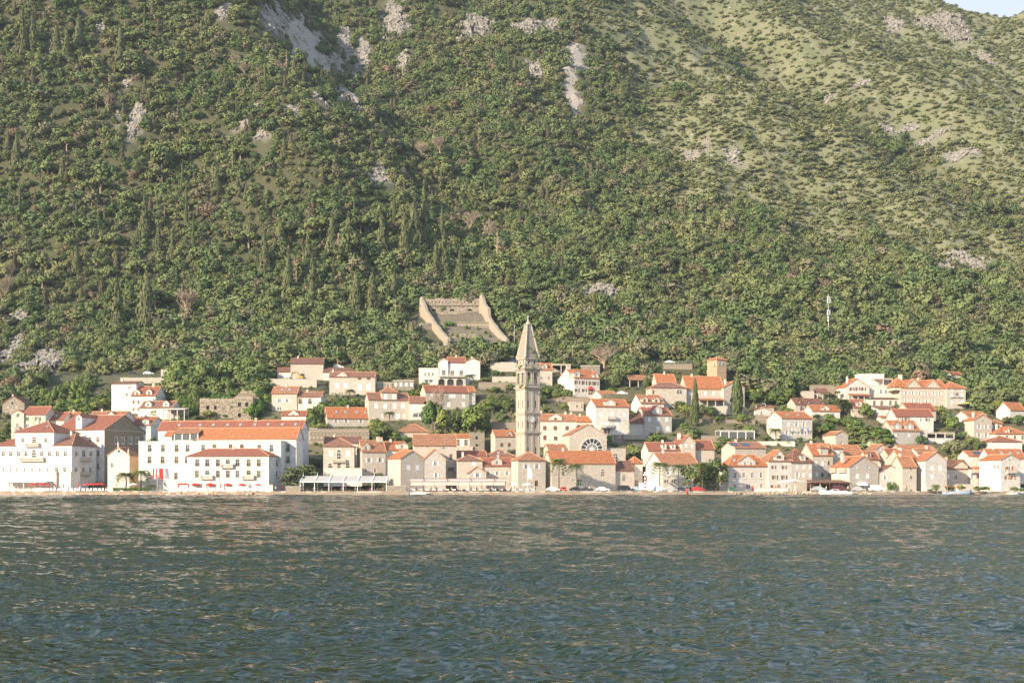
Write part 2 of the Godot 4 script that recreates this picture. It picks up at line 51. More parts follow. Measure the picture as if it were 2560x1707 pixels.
	["colonnade_villa","white three-storey villa with twin gables over a triple-arched ground floor","villa","",[{"p":[-26.08,46.06,-571.5],"a":6,"w":7.26,"d":9,"h":6.84,"r":"g","e":2.48,"wm":"white","rm":"red","f":3,"n":[["f",1.24,5.34,1.41,0.73,"w"],["f",4.89,5.37,1.41,0.73,"w"],["f",1.2,1.19,1.49,2.31,"t"],["f",4.77,1.22,1.49,2.31,"t"]]},{"p":[-29.53,45.95,-570.33],"a":6,"w":3.51,"d":9,"h":7.44,"r":"f","e":1.16,"wm":"white","rm":"red","f":3,"n":[["f",1.28,5.46,1.24,1.89,"w"],["f",1.16,1.25,1.49,2.47,"t"]]},{"p":[-18.83,46.05,-571.46],"a":6,"w":5.9,"d":9,"h":7.25,"r":"f","e":1.24,"wm":"white","rm":"red","f":3,"n":[["f",2.45,5.27,1.08,1.9,"w"]]},{"p":[-31.36,42.91,-565.92],"a":6,"w":12.74,"d":4,"h":3.69,"r":"x","e":0,"wm":"white","rm":"white","f":3,"n":[["f",1.72,0.05,2.54,2.83,"L"],["f",5.25,0.05,2.71,2.85,"L"],["f",8.91,0.08,2.72,2.85,"L"]],"ba":[["f",2.05,10.69,3.83,0.82]]},{"p":[-37.52,46.84,-569.29],"a":6,"w":7.84,"d":6,"h":3.38,"r":"x","e":0,"wm":"cream","rm":"cream","f":3,"n":[["f",2.1,0.45,0.91,1.23,"p"],["f",3.54,0.46,0.91,1.23,"p"],["f",5.03,0.47,0.91,1.23,"p"]]},{"p":[-37.29,43.37,-565.8],"a":6,"w":5.94,"d":4,"h":3.2,"r":"x","e":0,"wm":"white","rm":"cream","f":3,"n":[["f",1.84,1.05,3.98,1.03,"p"]]}]],
	["orange_end_house","long stone house with an orange-painted end wall and white shutters","house","",[{"p":[-33.15,32.2,-538.5],"a":20,"w":17.66,"d":7,"h":6.67,"r":"g","e":2.59,"wm":"stone","rm":"red","f":3,"n":[["f",1.87,4.78,1.39,1.53,"w"],["f",9.19,4.46,2.88,1.51,"w"],["f",14.59,4.47,1.41,1.94,"w"],["f",5.62,0.95,1.39,1.93,"w"],["f",8.57,1,1.4,1.93,"w"],["f",14.47,1.12,1.41,1.94,"w"]]},{"p":[-16.58,33.99,-545.07],"a":20,"w":2.5,"d":7,"h":5.34,"r":"g","e":2.21,"wm":"cream","rm":"orange","f":3}]],
	["monastery","stone monastery with broad orange roofs, a columned loggia and square bell tower","monastery","",[{"p":[67.64,33.82,-545],"a":8,"w":14.87,"d":12,"h":6.77,"r":"g","e":5.05,"wm":"stone","rm":"orange","f":3,"n":[["f",0.89,4.11,1.06,1.41,"w"],["f",6.99,4.16,1.06,1.41,"w"],["f",10.17,4.19,1.06,1.42,"w"],["f",13.6,4.06,0.9,1.26,"w"]]},{"p":[53.67,33.82,-541.52],"a":8,"w":13.91,"d":9,"h":6.76,"r":"h","e":2.41,"wm":"stone","rm":"red","f":3,"n":[["f",10.03,4.53,2.1,1.55,"a"],["f",0.44,4.27,0.72,1.56,"bc"],["f",4.71,5.49,0.48,0.62,"p"],["f",4.83,1.76,0.64,0.78,"p"]],"i":1},{"p":[71.92,33.57,-541.56],"a":8,"w":10.12,"d":3.5,"h":2.28,"r":"s","e":0.7,"wm":"open","rm":"orange","f":3},{"p":[82.05,34.05,-545.01],"a":20,"w":9.17,"d":7,"h":6.93,"r":"f","e":2.34,"wm":"stone","rm":"orange","f":3},{"p":[81.23,45.21,-557.01],"a":26,"w":4.41,"d":7,"h":7.6,"r":"p","e":1.4,"wm":"brick","rm":"orange","f":3,"n":[["f",0.82,4.88,0.97,1.9,"a"],["f",2.47,4.93,0.87,1.91,"a"],["l",1.06,4.73,1.14,1.95,"a"],["f",1.99,2.47,0.39,0.55,"p"]]},{"p":[56.76,41.64,-552.56],"a":8,"w":7.81,"d":8,"h":2,"r":"g","e":3.32,"wm":"stone","rm":"orange","f":3}]],
	["two_dormer_house","small grey house with an orange roof and two gabled dormers below the monastery","house","",[{"p":[48.91,29.96,-534.5],"a":18,"w":9.58,"d":9.45,"h":4.39,"r":"g","e":3.28,"wm":"cream","rm":"orange","f":3,"n":[["f",1.1,1.58,1,1.45,"p"],["f",4.29,1.58,1,1.45,"p"],["f",7.48,1.58,1,1.45,"p"]],"do":[[0.42,2.73,1.49,0.97,"b"],[5.26,2.75,1.49,0.97,"b"]]}]],
	["stone_attic_house","grey stone house with a gabled attic and a brown-roofed side wing","house","",[{"p":[48.8,22.69,-517],"a":16,"w":10.67,"d":9.89,"h":6.2,"r":"g","e":3,"wm":"grey2","rm":"red","f":3,"n":[["f",1.28,3.76,1.04,1.56,"w"],["f",4.78,3.8,1.05,1.56,"w"],["f",8.04,3.84,1.05,1.57,"w"],["f",4.62,0.38,1.37,1.64,"w"],["f",8.37,0.42,1.37,1.64,"w"]],"do":[[3.29,3.75,2.12,1.51,"w"]]},{"p":[43.28,22.62,-515.94],"a":16,"w":5.8,"d":6,"h":3.37,"r":"g","e":3.14,"wm":"grey2","rm":"dark","f":3,"n":[["f",1.83,4.13,1.76,1.85,"w"]]}]],
	["cross_gable_house","stone house with a tall middle gable between two dark red wings","house","",[{"p":[57.52,12.46,-476],"a":12,"w":4.79,"d":10.81,"h":5.11,"r":"f","e":2.38,"wm":"stone","rm":"red","f":3,"n":[["f",1.05,3.38,0.8,1.17,"w"],["f",3.15,3.39,0.8,1.17,"w"]],"ch":[[0.54,0.97,0.64]]},{"p":[62.41,12.52,-478.57],"a":12,"w":6.87,"d":8,"h":2.88,"r":"g","e":3.04,"wm":"stone","rm":"red","f":3},{"p":[46,12.45,-474.57],"a":12,"w":11.83,"d":8,"h":2.34,"r":"g","e":2.77,"wm":"cream","rm":"red","f":3,"do":[[4.96,1.59,1.99,0.4,"p"],[8.14,1.59,1.99,0.4,"p"]]}]],
	["mottled_roof_house","big waterfront house with mottled orange tiles and a sunlit cream gable behind palms","house","",[{"p":[48.76,2.14,-456],"a":18,"w":13.07,"d":13.48,"h":7.57,"r":"g","e":3.93,"wm":"cream","rm":"old","f":3,"n":[["f",4.4,4.01,1.09,1.39,"w"],["f",1.95,3.81,1.66,1.65,"w"],["f",0.61,1.76,1.8,0.79,"s"],["f",3.14,1.76,1.81,0.79,"s"]]}]],
	["glass_pavilion","white-framed glass pavilion standing on a garden terrace","pavilion","",[{"p":[76,20.37,-513.5],"a":6,"w":12.95,"d":7,"h":2.46,"r":"x","e":0,"wm":"glass","rm":"white","f":3}]],
	["solar_house","cream house with solar panels on its orange roof and a plain white gable","house","",[{"p":[74.25,10.97,-468],"a":18,"w":11.36,"d":10.08,"h":4.53,"r":"g","e":2.02,"wm":"stone","rm":"orange","f":3,"n":[["f",6.42,1.3,0.99,1.15,"w"]],"sp":[0.68,5.02]}]],
	["pale_gable_front_house","pale three-storey waterfront house with a hipped orange roof and central gable","house","",[{"p":[69.74,1.49,-453],"a":16,"w":14.16,"d":7,"h":7.68,"r":"h","e":3.76,"wm":"white2","rm":"orange","f":3,"n":[["f",1.82,3.88,1,1.71,"p"],["f",4.91,3.89,1.01,1.71,"p"],["f",8,3.89,1.01,1.71,"p"],["f",11.11,3.9,1.01,1.72,"p"],["f",1.86,0.63,0.93,1.38,"p"],["f",11.22,0.62,0.94,1.39,"p"],["f",6.1,0.36,1.8,1.45,"p"]],"sk":[2.79],"i":0.9},{"p":[73.11,8.74,-453.93],"a":16,"w":6.01,"d":6,"h":1.98,"r":"f","e":2.04,"wm":"white2","rm":"orange","f":0,"n":[["f",1.94,0.3,0.79,1.38,"p"],["f",4.1,0.3,0.79,1.38,"p"]]}]],
	["white_brown_shutter_house","white waterfront house with brown shutters and a gabled attic window","house","",[{"p":[83.23,1.46,-456],"a":14,"w":8.16,"d":10,"h":9.39,"r":"h","e":3.55,"wm":"white2","rm":"orange","f":3,"n":[["f",1.41,6.76,0.77,1.19,"bo"],["f",5.02,6.77,0.78,1.19,"bo"],["f",1.7,3.43,0.97,1.31,"bo"],["f",4.93,3.43,0.97,1.31,"bo"],["f",0.58,0.48,1.29,1.25,"p"],["f",2.99,0.48,1.29,1.25,"p"],["f",5.96,0.71,0.84,1.13,"p"]],"i":0.8},{"p":[85.19,10.55,-456.46],"a":14,"w":3.39,"d":5,"h":2.09,"r":"f","e":1.79,"wm":"white2","rm":"orange","f":0,"n":[["f",0.84,1.11,1.55,1.07,"bc"]]}]],
	["dark_roof_house","stone house with a steep dark brown roof and single dormer","house","",[{"p":[91.15,1.9,-458],"a":14,"w":7.15,"d":10,"h":8.47,"r":"h","e":4.62,"wm":"stone","rm":"dark","f":3,"n":[["f",1.39,6.37,0.78,1.25,"w"],["f",3.67,6.38,0.78,1.26,"w"],["f",5.95,6.38,0.78,1.26,"w"],["f",1.52,3.77,0.84,1.31,"o"],["f",3.6,3.74,0.91,1.38,"w"],["f",5.95,3.75,0.91,1.38,"w"]],"do":[[3.25,1.79,2.33,0.54,"p"]],"i":0.8}]],
	["shadowed_gable_house","stone house with a raised dormer storey behind the dark roof","house","",[{"p":[99.37,4.92,-465],"a":16,"w":7.5,"d":8.99,"h":8.15,"r":"g","e":3.84,"wm":"stone","rm":"orange","f":3,"n":[["f",0.67,4.55,1.01,1.51,"w"],["f",3.1,4.56,1.01,1.52,"w"],["f",5.53,4.72,0.88,1.4,"p"],["f",1.18,0.97,1.01,1.39,"w"],["f",3.17,0.82,0.88,1.4,"p"],["f",5.63,0.83,0.88,1.4,"p"]]},{"p":[102.11,12.68,-465.76],"a":16,"w":2.87,"d":5,"h":2.68,"r":"p","e":1.44,"wm":"stone","rm":"orange","f":0,"n":[["f",0.3,0.58,0.74,1.27,"p"]]},{"p":[107.08,11.07,-469.29],"a":16,"w":3.93,"d":8,"h":4.23,"r":"h","e":1.46,"wm":"stone","rm":"orange","f":3,"n":[["f",1.16,2.06,1.09,1.4,"w"]],"i":0.8}]],
	["mottled_back_roof","mottled orange roofs with a skylight behind the balcony house","house","",[{"p":[111.71,11.16,-474],"a":16,"w":7.73,"d":9,"h":2.01,"r":"g","e":3.53,"wm":"stone","rm":"old","f":3,"sk":[0.62]}]],
	["balcony_gable_house","stone gable house with two wooden balconies on its sunlit cream flank","house","",[{"p":[108.68,1.16,-453],"a":24,"w":11.64,"d":9.48,"h":7.87,"r":"f","e":3.42,"wm":"stone","rm":"orange","f":3,"n":[["f",2.4,7.27,1.09,1.3,"w"],["f",6.74,7.38,0.95,1.12,"o"],["f",2.4,4.07,1.38,1.54,"w"],["f",6.45,4.07,1.39,1.54,"w"],["f",4.47,0.45,1.46,1.49,"d"],["l",6.8,7.62,0.97,1.21,"w"],["l",2.47,7.57,0.96,1.2,"w"],["l",6.31,4.33,1.94,1.81,"w"],["l",2.23,4.31,1.91,1.8,"w"]],"ch":[[-2.24,0.89,0.6]],"ba":[["l",6.31,2.68,6.27,1.14],["l",1.28,3.58,6.23,1.14]]}]],
	["little_gable_house","little white gable house with a creeper-covered garden gate","house","",[{"p":[119.64,1.6,-458],"a":12,"w":8.11,"d":9,"h":5.63,"r":"f","e":2.3,"wm":"white2","rm":"dark","f":3,"n":[["f",1.59,3.23,0.84,1.31,"o"],["f",6.55,3.24,0.85,1.32,"o"]]}]],
	["stepped_stone_house","tall stone house of stepped gables with a steep mottled orange roof","house","",[{"p":[126.28,1.31,-455],"a":14,"w":5.11,"d":7.67,"h":7.73,"r":"g","e":3.41,"wm":"stone","rm":"old","f":3,"n":[["f",2.8,6.57,0.53,0.83,"p"],["f",2.8,3.72,0.66,1.01,"p"]]},{"p":[126.85,4.9,-460.29],"a":14,"w":6.5,"d":8,"h":7.16,"r":"g","e":2.41,"wm":"stone","rm":"old","f":3,"n":[["f",0.12,4.44,0.45,1.32,"o"]]}]],
	["grey_front_gable_house","tall grey gable-fronted house with pale closed shutters beside garden wall","house","",[{"p":[133.99,1.6,-456],"a":18,"w":8.17,"d":7,"h":9.54,"r":"f","e":2.59,"wm":"white2","rm":"orange","f":3,"n":[["f",3.47,9.55,1.04,1.19,"w"],["f",1.83,6.26,1.39,1.48,"w"],["f",4.86,6.27,1.39,1.49,"w"],["f",1.94,3.43,1.18,1.49,"w"]]}]],
	["grey_yard_house","grey stone house with dark roof set back behind a garden yard","house","",[{"p":[144.69,4.02,-468],"a":10,"w":8.39,"d":9,"h":4.59,"r":"g","e":2.89,"wm":"stone","rm":"dark","f":3,"n":[["f",3.35,4.22,0.85,1.22,"w"],["f",5.98,4.22,0.86,1.22,"w"],["f",2.63,0.83,1.31,1.71,"d"],["f",0.23,1.19,0.85,1.4,"w"]]},{"p":[147.43,7.99,-468.45],"a":10,"w":4.77,"d":5,"h":1.53,"r":"f","e":1.62,"wm":"stone","rm":"dark","f":0},{"p":[152.6,4.01,-468.38],"a":10,"w":2.64,"d":5,"h":3.97,"r":"x","e":0,"wm":"cream","rm":"cream","f":3,"n":[["f",0.43,1.38,0.79,1.22,"o"]],"ba":[["f",0,2.64,3.3,0.97]]},{"p":[155.2,3.71,-468.84],"a":10,"w":5.39,"d":7,"h":3.37,"r":"g","e":2.03,"wm":"stone","rm":"orange","f":3,"n":[["f",2.97,1.47,1.32,1.16,"bo"],["f",0.26,1.62,1.12,1.04,"bo"]]}]],
	["orange_shutter_house","tall cream gable house with orange-brown shutters and a stone balustrade terrace","house","",[{"p":[158.53,2.8,-456],"a":20,"w":7.65,"d":10.68,"h":8.5,"r":"f","e":1.7,"wm":"cream","rm":"orange","f":3,"n":[["f",3.09,8.23,0.87,1.13,"bc"],["f",2.54,4.48,1.46,1.78,"bo"],["f",1.89,2.09,0.95,1.19,"bo"],["f",4.25,2.09,0.95,1.19,"bo"],["l",6.81,8.02,0.82,1.16,"bc"],["l",2.59,5.68,0.63,1.2,"bc"],["l",1.11,5.66,0.63,1.2,"bc"]],"ba":[["f",2,3.83,4.33,0.88]]}]],
	["skylight_long_house","long cream house with three skylights in a bright orange roof","house","",[{"p":[159.57,6.48,-470],"a":12,"w":13.42,"d":7,"h":5.78,"r":"g","e":2.92,"wm":"cream","rm":"orange","f":3,"sk":[5.59,8.82,11.78]}]],
	["solar_cottage","small cottage with blue solar panels on an orange roof","house","",[{"p":[155.11,9.66,-478],"a":12,"w":6.7,"d":7,"h":3.43,"r":"g","e":1.64,"wm":"cream","rm":"orange","f":3,"sp":[4.29]}]],
	["pyramid_roof_house","square white house with a brown pyramid roof on the right slope","house","",[{"p":[175.85,14.9,-515.5],"a":8,"w":11.81,"d":11,"h":4.11,"r":"p","e":2.28,"wm":"white","rm":"red","f":3,"n":[["f",0.98,1.48,1,1.45,"w"],["f",3.93,1.48,1,1.45,"w"],["f",6.88,1.48,1,1.45,"w"],["f",9.83,1.48,1,1.45,"w"]]}]],
	["wide_orange_roof_house","wide orange hipped roof with a small white dormer above a covered terrace","house","",[{"p":[180.81,18.93,-526],"a":10,"w":12.66,"d":10,"h":3.34,"r":"h","e":2.89,"wm":"cream","rm":"orange","f":3,"n":[["f",1.08,1.2,1,1.45,"t"],["f",4.25,1.2,1,1.45,"t"],["f",7.41,1.2,1,1.45,"t"],["f",10.58,1.2,1,1.45,"t"]],"do":[[4.46,1.49,1.34,1.03,"p"]]}]],
	["front_gable_villa","cream gable-fronted villa with white shutters above the palm garden","house","",[{"p":[173.47,20.3,-528],"a":18,"w":7.86,"d":7,"h":7.25,"r":"f","e":2.14,"wm":"stone","rm":"orange","f":3,"n":[["f",3.58,6.8,0.57,0.89,"p"],["f",1.75,3.89,0.98,1.44,"o"],["f",4.92,3.93,0.98,1.44,"o"],["f",1.7,0.75,1.06,1.51,"o"],["f",4.88,0.78,1.06,1.51,"o"]]},{"p":[172.59,22.67,-534.02],"a":18,"w":8.84,"d":7,"h":6.98,"r":"g","e":1.47,"wm":"cream","rm":"orange","f":3}]],
	["covered_terrace_house","orange-roofed annex over a dark covered terrace beside the gable villa","house","",[{"p":[182.23,22.29,-534],"a":14,"w":4.44,"d":7,"h":4.36,"r":"g","e":1.2,"wm":"brick","rm":"orange","f":3,"n":[["f",0.31,1.41,3.54,2.06,"p"]]}]],
	["shaded_gable_house","house with a brown shaded stone gable and a long orange roof by the wood","house","",[{"p":[193.74,27.81,-547],"a":24,"w":7.93,"d":7.52,"h":4.58,"r":"g","e":2.99,"wm":"cream","rm":"orange","f":3,"n":[["l",4.53,4.61,0.99,1.49,"w"],["l",4.53,1.55,0.99,1.48,"w"]]}]],
	["sign_hotel","stone hotel with orange hip roofs, twin gables and a lettered sign on its end block","hotel","",[{"p":[154.73,35.13,-559.5],"a":8,"w":19.26,"d":11,"h":6.77,"r":"g","e":3.33,"wm":"stone","rm":"orange","f":3,"n":[["f",1.69,3.85,0.84,1.31,"o"],["f",4.65,3.8,0.69,1.31,"o"],["f",7.61,3.83,0.69,1.31,"o"],["f",10.3,3.74,0.69,1.31,"o"],["f",13.31,3.77,0.69,1.31,"o"],["f",15.9,3.79,0.7,1.31,"o"],["f",1.76,0.67,0.69,1.31,"o"],["f",4.65,0.7,0.69,1.31,"o"],["f",7.61,0.72,0.69,1.31,"o"],["f",10.38,0.67,0.77,1.31,"o"],["f",13.27,0.69,0.77,1.31,"o"]]},{"p":[156.7,41.49,-559.75],"a":8,"w":6.65,"d":6,"h":0.55,"r":"f","e":3.2,"wm":"stone","rm":"orange","f":0},{"p":[164.7,41.49,-560.87],"a":8,"w":6.68,"d":6,"h":0.44,"r":"f","e":3.2,"wm":"stone","rm":"orange","f":0},{"p":[173.4,33.86,-560.61],"a":8,"w":7.89,"d":11,"h":7.76,"r":"p","e":3,"wm":"grey2","rm":"orange","f":3,"n":[["f",1.51,6.65,0.93,0.94,"w"],["f",5.84,6.69,0.93,0.94,"w"],["f",1.47,4.38,1,1.45,"w"],["f",5.8,4.42,1.01,1.46,"w"],["f",1.47,1.6,1,1.31,"w"],["f",5.8,1.63,1.01,1.31,"w"]]},{"p":[152.22,40.75,-559.65],"a":8,"w":6.14,"d":9,"h":1.46,"r":"p","e":3.99,"wm":"stone","rm":"orange","f":0,"ch":[[4.3,1.46,0.92]]}]],
	["modern_white_house","boxy modern white house with a roof terrace pergola","house","",[{"p":[143.71,38.41,-565.5],"a":8,"w":14.54,"d":9,"h":4.62,"r":"x","e":0,"wm":"cream","rm":"cream","f":3,"n":[["f",4.49,1.35,0.93,1.69,"o"],["f",6.69,1.37,0.93,1.69,"o"],["f",9.8,1.4,0.93,1.69,"o"]]},{"p":[141.25,43.19,-568.18],"a":8,"w":9.52,"d":7,"h":4.64,"r":"x","e":0,"wm":"white","rm":"white","f":0.2},{"p":[145.79,43.06,-566.4],"a":8,"w":7.95,"d":4,"h":2.77,"r":"x","e":0,"wm":"open","rm":"cream","f":0.1},{"p":[141.06,33.51,-560.08],"a":8,"w":17.48,"d":6,"h":4.03,"r":"s","e":0.8,"wm":"cream","rm":"dark","f":3,"n":[["f",2.91,1.17,1.07,1.97,"t"],["f",5.98,1.19,1.07,1.97,"t"],["f",9.62,1.22,1.08,1.97,"t"],["f",11.93,1.24,1.08,1.97,"t"]]}]],
	["brown_shutter_gable_house","cream gable house with brown shutters left of the modern white house","house","",[{"p":[132.69,37.41,-561],"a":14,"w":10.87,"d":7,"h":4.77,"r":"f","e":3.48,"wm":"cream","rm":"orange","f":3,"n":[["f",5.42,6.55,1.05,0.86,"bo"],["f",2.73,3.35,0.96,1.3,"bo"],["f",5.26,3.39,0.97,1.3,"bo"],["f",7.76,3.43,0.97,1.31,"bo"]]},{"p":[135.01,37.24,-558.49],"a":14,"w":8.22,"d":3,"h":1.46,"r":"s","e":0.8,"wm":"open","rm":"orange","f":3}]],
	["pink_dormer_cottage","low cottage with a red roof and small dormer under the brown-shuttered gable","house","",[{"p":[131.85,29.5,-542.5],"a":10,"w":5.08,"d":8,"h":3.54,"r":"g","e":3.25,"wm":"stone","rm":"red","f":3,"n":[["f",1.69,1.31,0.98,1.27,"bc"]],"do":[[1.31,2.26,2.01,0.71,"p"]]}]],
	["white_tall_gable_house","white house with a blank white gable and washing lines across its front","house","",[{"p":[98.61,19.61,-514],"a":20,"w":12.84,"d":10.8,"h":8.01,"r":"g","e":2.52,"wm":"white2","rm":"orange","f":3,"n":[["f",2.15,4.97,1.23,1.53,"w"],["f",5.74,4.92,1.01,1.47,"o"],["f",8.84,4.93,0.85,1.47,"o"],["f",1.69,1.74,0.85,1.47,"o"],["f",4.39,1.77,0.85,1.47,"o"],["f",7.17,1.87,0.85,1.34,"w"],["f",9.77,1.9,0.7,1.34,"o"]],"sk":[3.96,8.56]}]],
	["brown_roof_long_house","long brown-roofed stone house with red dormers behind the palms","house","",[{"p":[109.28,30.79,-542],"a":18,"w":12.62,"d":7.15,"h":3.48,"r":"g","e":2.41,"wm":"stone","rm":"dark","f":3,"n":[["f",2.71,0.92,1.2,1.75,"bo"],["f",4.55,0.94,0.88,1.62,"p"]],"do":[[1,1.59,1.37,0.46,"r"],[4.99,1.6,1.19,0.43,"r"],[11.01,1.61,1.01,0.53,"r"]]}]],
	["orange_dormer_house","cream cottage with orange roof and one wide dormer in the trees","house","",[{"p":[114.58,28.41,-537],"a":16,"w":11.91,"d":7,"h":3.09,"r":"g","e":2.19,"wm":"cream","rm":"orange","f":3,"n":[["f",1.49,1.11,1,1.45,"w"],["f",5.46,1.11,1,1.45,"w"],["f",9.43,1.11,1,1.45,"w"]],"do":[[4.08,3.51,1,1.16,"p"]]}]],
	["stone_garden_cottage","small stone cottage with two crossed orange roofs in the garden","house","",[{"p":[117.76,17.66,-512],"a":20,"w":5.45,"d":8.51,"h":3.78,"r":"f","e":1.34,"wm":"stone","rm":"orange","f":3,"n":[["f",2.18,2.95,0.7,1,"p"],["f",1.75,0.17,1.17,0.99,"d"]]}]],
	["small_front_gable_house","small stone gable house with a white shutter in the middle of the roofs","house","",[{"p":[123.66,12.47,-478],"a":16,"w":4.99,"d":7,"h":2.87,"r":"f","e":1.65,"wm":"stone","rm":"orange","f":3,"n":[["f",1.51,1.72,1.19,1.24,"w"]]},{"p":[119.05,10.49,-471.48],"a":16,"w":4.67,"d":6,"h":1.39,"r":"g","e":2.53,"wm":"stone","rm":"red","f":3,"do":[[0.17,1.55,1.72,0.62,"b"]]}]],
	["hidden_red_roof","plain red roof wedged between gable house and stepped stone house","house","",[{"p":[126.38,9.57,-472],"a":14,"w":4.94,"d":7,"h":3.24,"r":"g","e":2.55,"wm":"stone","rm":"red","f":3}]],
	["jumbled_roof_house","jumble of low mottled roofs with a satellite dish behind stepped house","house","",[{"p":[132.51,11.55,-478],"a":14,"w":13.21,"d":9,"h":3.28,"r":"g","e":1.84,"wm":"stone","rm":"old","f":3},{"p":[136.94,11.48,-474.98],"a":14,"w":6.91,"d":6,"h":2.48,"r":"g","e":1.47,"wm":"cream","rm":"orange","f":3}]],
	["long_stone_house","long stone house with red-brown and white shutters below the sign hotel","house","",[{"p":[144.5,23.4,-530],"a":12,"w":15.67,"d":7,"h":5.79,"r":"g","e":2.72,"wm":"cream","rm":"red","f":3,"n":[["f",1.61,4.04,0.9,1.17,"bo"],["f",4.25,4.07,0.9,1.17,"bo"],["f",7.04,3.47,0.98,1.72,"w"],["f",10.13,3.74,0.83,1.24,"o"],["f",12.82,3.76,0.76,1.24,"bo"]]},{"p":[152.22,27.86,-540.84],"a":12,"w":11.83,"d":9,"h":4.07,"r":"g","e":2.98,"wm":"stone","rm":"red","f":3}]],
	["white_porch_house","white porch house with a sloping brown roof and flower boxes","house","",[{"p":[140.92,28.57,-541.5],"a":10,"w":7.35,"d":7,"h":3.89,"r":"s","e":1.5,"wm":"cream","rm":"red","f":3,"n":[["f",4.33,0.05,1.13,0.66,"t"]]},{"p":[140.92,27.67,-537.44],"a":10,"w":5.8,"d":4,"h":1.23,"r":"s","e":0.8,"wm":"cream","rm":"orange","f":3}]],
	["twin_dormer_grey_house","bare grey house with two gabled dormers on a mottled orange roof","house","",[{"p":[140.08,18.51,-517.5],"a":16,"w":11.57,"d":9.1,"h":4.74,"r":"g","e":3.76,"wm":"grey2","rm":"old","f":3,"n":[["f",0.65,2.23,0.99,1.21,"w"],["f",6.19,2.28,1,1.21,"w"]],"do":[[0.19,3.82,1.84,1.26,"w"],[5.54,3.57,1.84,1.36,"w"]]}]],
	["flat_roof_restaurant","flat-roofed white restaurant terrace with square columns","restaurant","",[{"p":[153.6,18.93,-521],"a":8,"w":10.95,"d":7,"h":3.4,"r":"x","e":0,"wm":"open","rm":"white","f":3},{"p":[154.39,18.93,-520.81],"a":8,"w":9.51,"d":0.4,"h":1.26,"r":"x","e":0,"wm":"white","rm":"white","f":3},{"p":[151.78,18.94,-521.75],"a":8,"w":2.15,"d":6,"h":4.43,"r":"x","e":0,"wm":"grey2","rm":"white","f":3}]],
	["wood_edge_house","lone white house with a red roof half hidden in the wood","house","",[{"p":[182.09,48.5,-596.5],"a":14,"w":4.78,"d":7,"h":1.75,"r":"f","e":1.25,"wm":"cream","rm":"red","f":3},{"p":[187.08,48.87,-598.77],"a":14,"w":5.03,"d":6,"h":1.17,"r":"g","e":1.49,"wm":"cream","rm":"red","f":3}]],
	["garden_pavilion","open garden pavilion with an orange tiled roof and climbing plants","pavilion","",[{"p":[47.19,42.85,-565],"a":12,"w":7.48,"d":7,"h":2.54,"r":"g","e":1.99,"wm":"open","rm":"orange","f":3}]],
	["garden_shed","low stone shed with arched white window below the wood","house","",[{"p":[95.94,32.03,-543.5],"a":10,"w":5.58,"d":5,"h":1.31,"r":"s","e":1,"wm":"stone","rm":"old","f":3,"n":[["f",0.45,1.41,1.49,1.05,"a"]]},{"p":[93.02,29.69,-538.92],"a":14,"w":6.84,"d":6,"h":2.11,"r":"f","e":1.06,"wm":"cream","rm":"red","f":3,"n":[["f",2.43,0.17,0.84,1.4,"p"]]}]],
	["stone_outbuilding","square stone outbuilding and porch with white columns at the wood edge","house","",[{"p":[115.74,37.48,-559],"a":6,"w":4.5,"d":6,"h":2.66,"r":"x","e":0,"wm":"stone","rm":"stone","f":3},{"p":[121.52,37.84,-560.11],"a":6,"w":4.7,"d":5,"h":2.12,"r":"g","e":1.71,"wm":"open","rm":"dark","f":3}]],
]
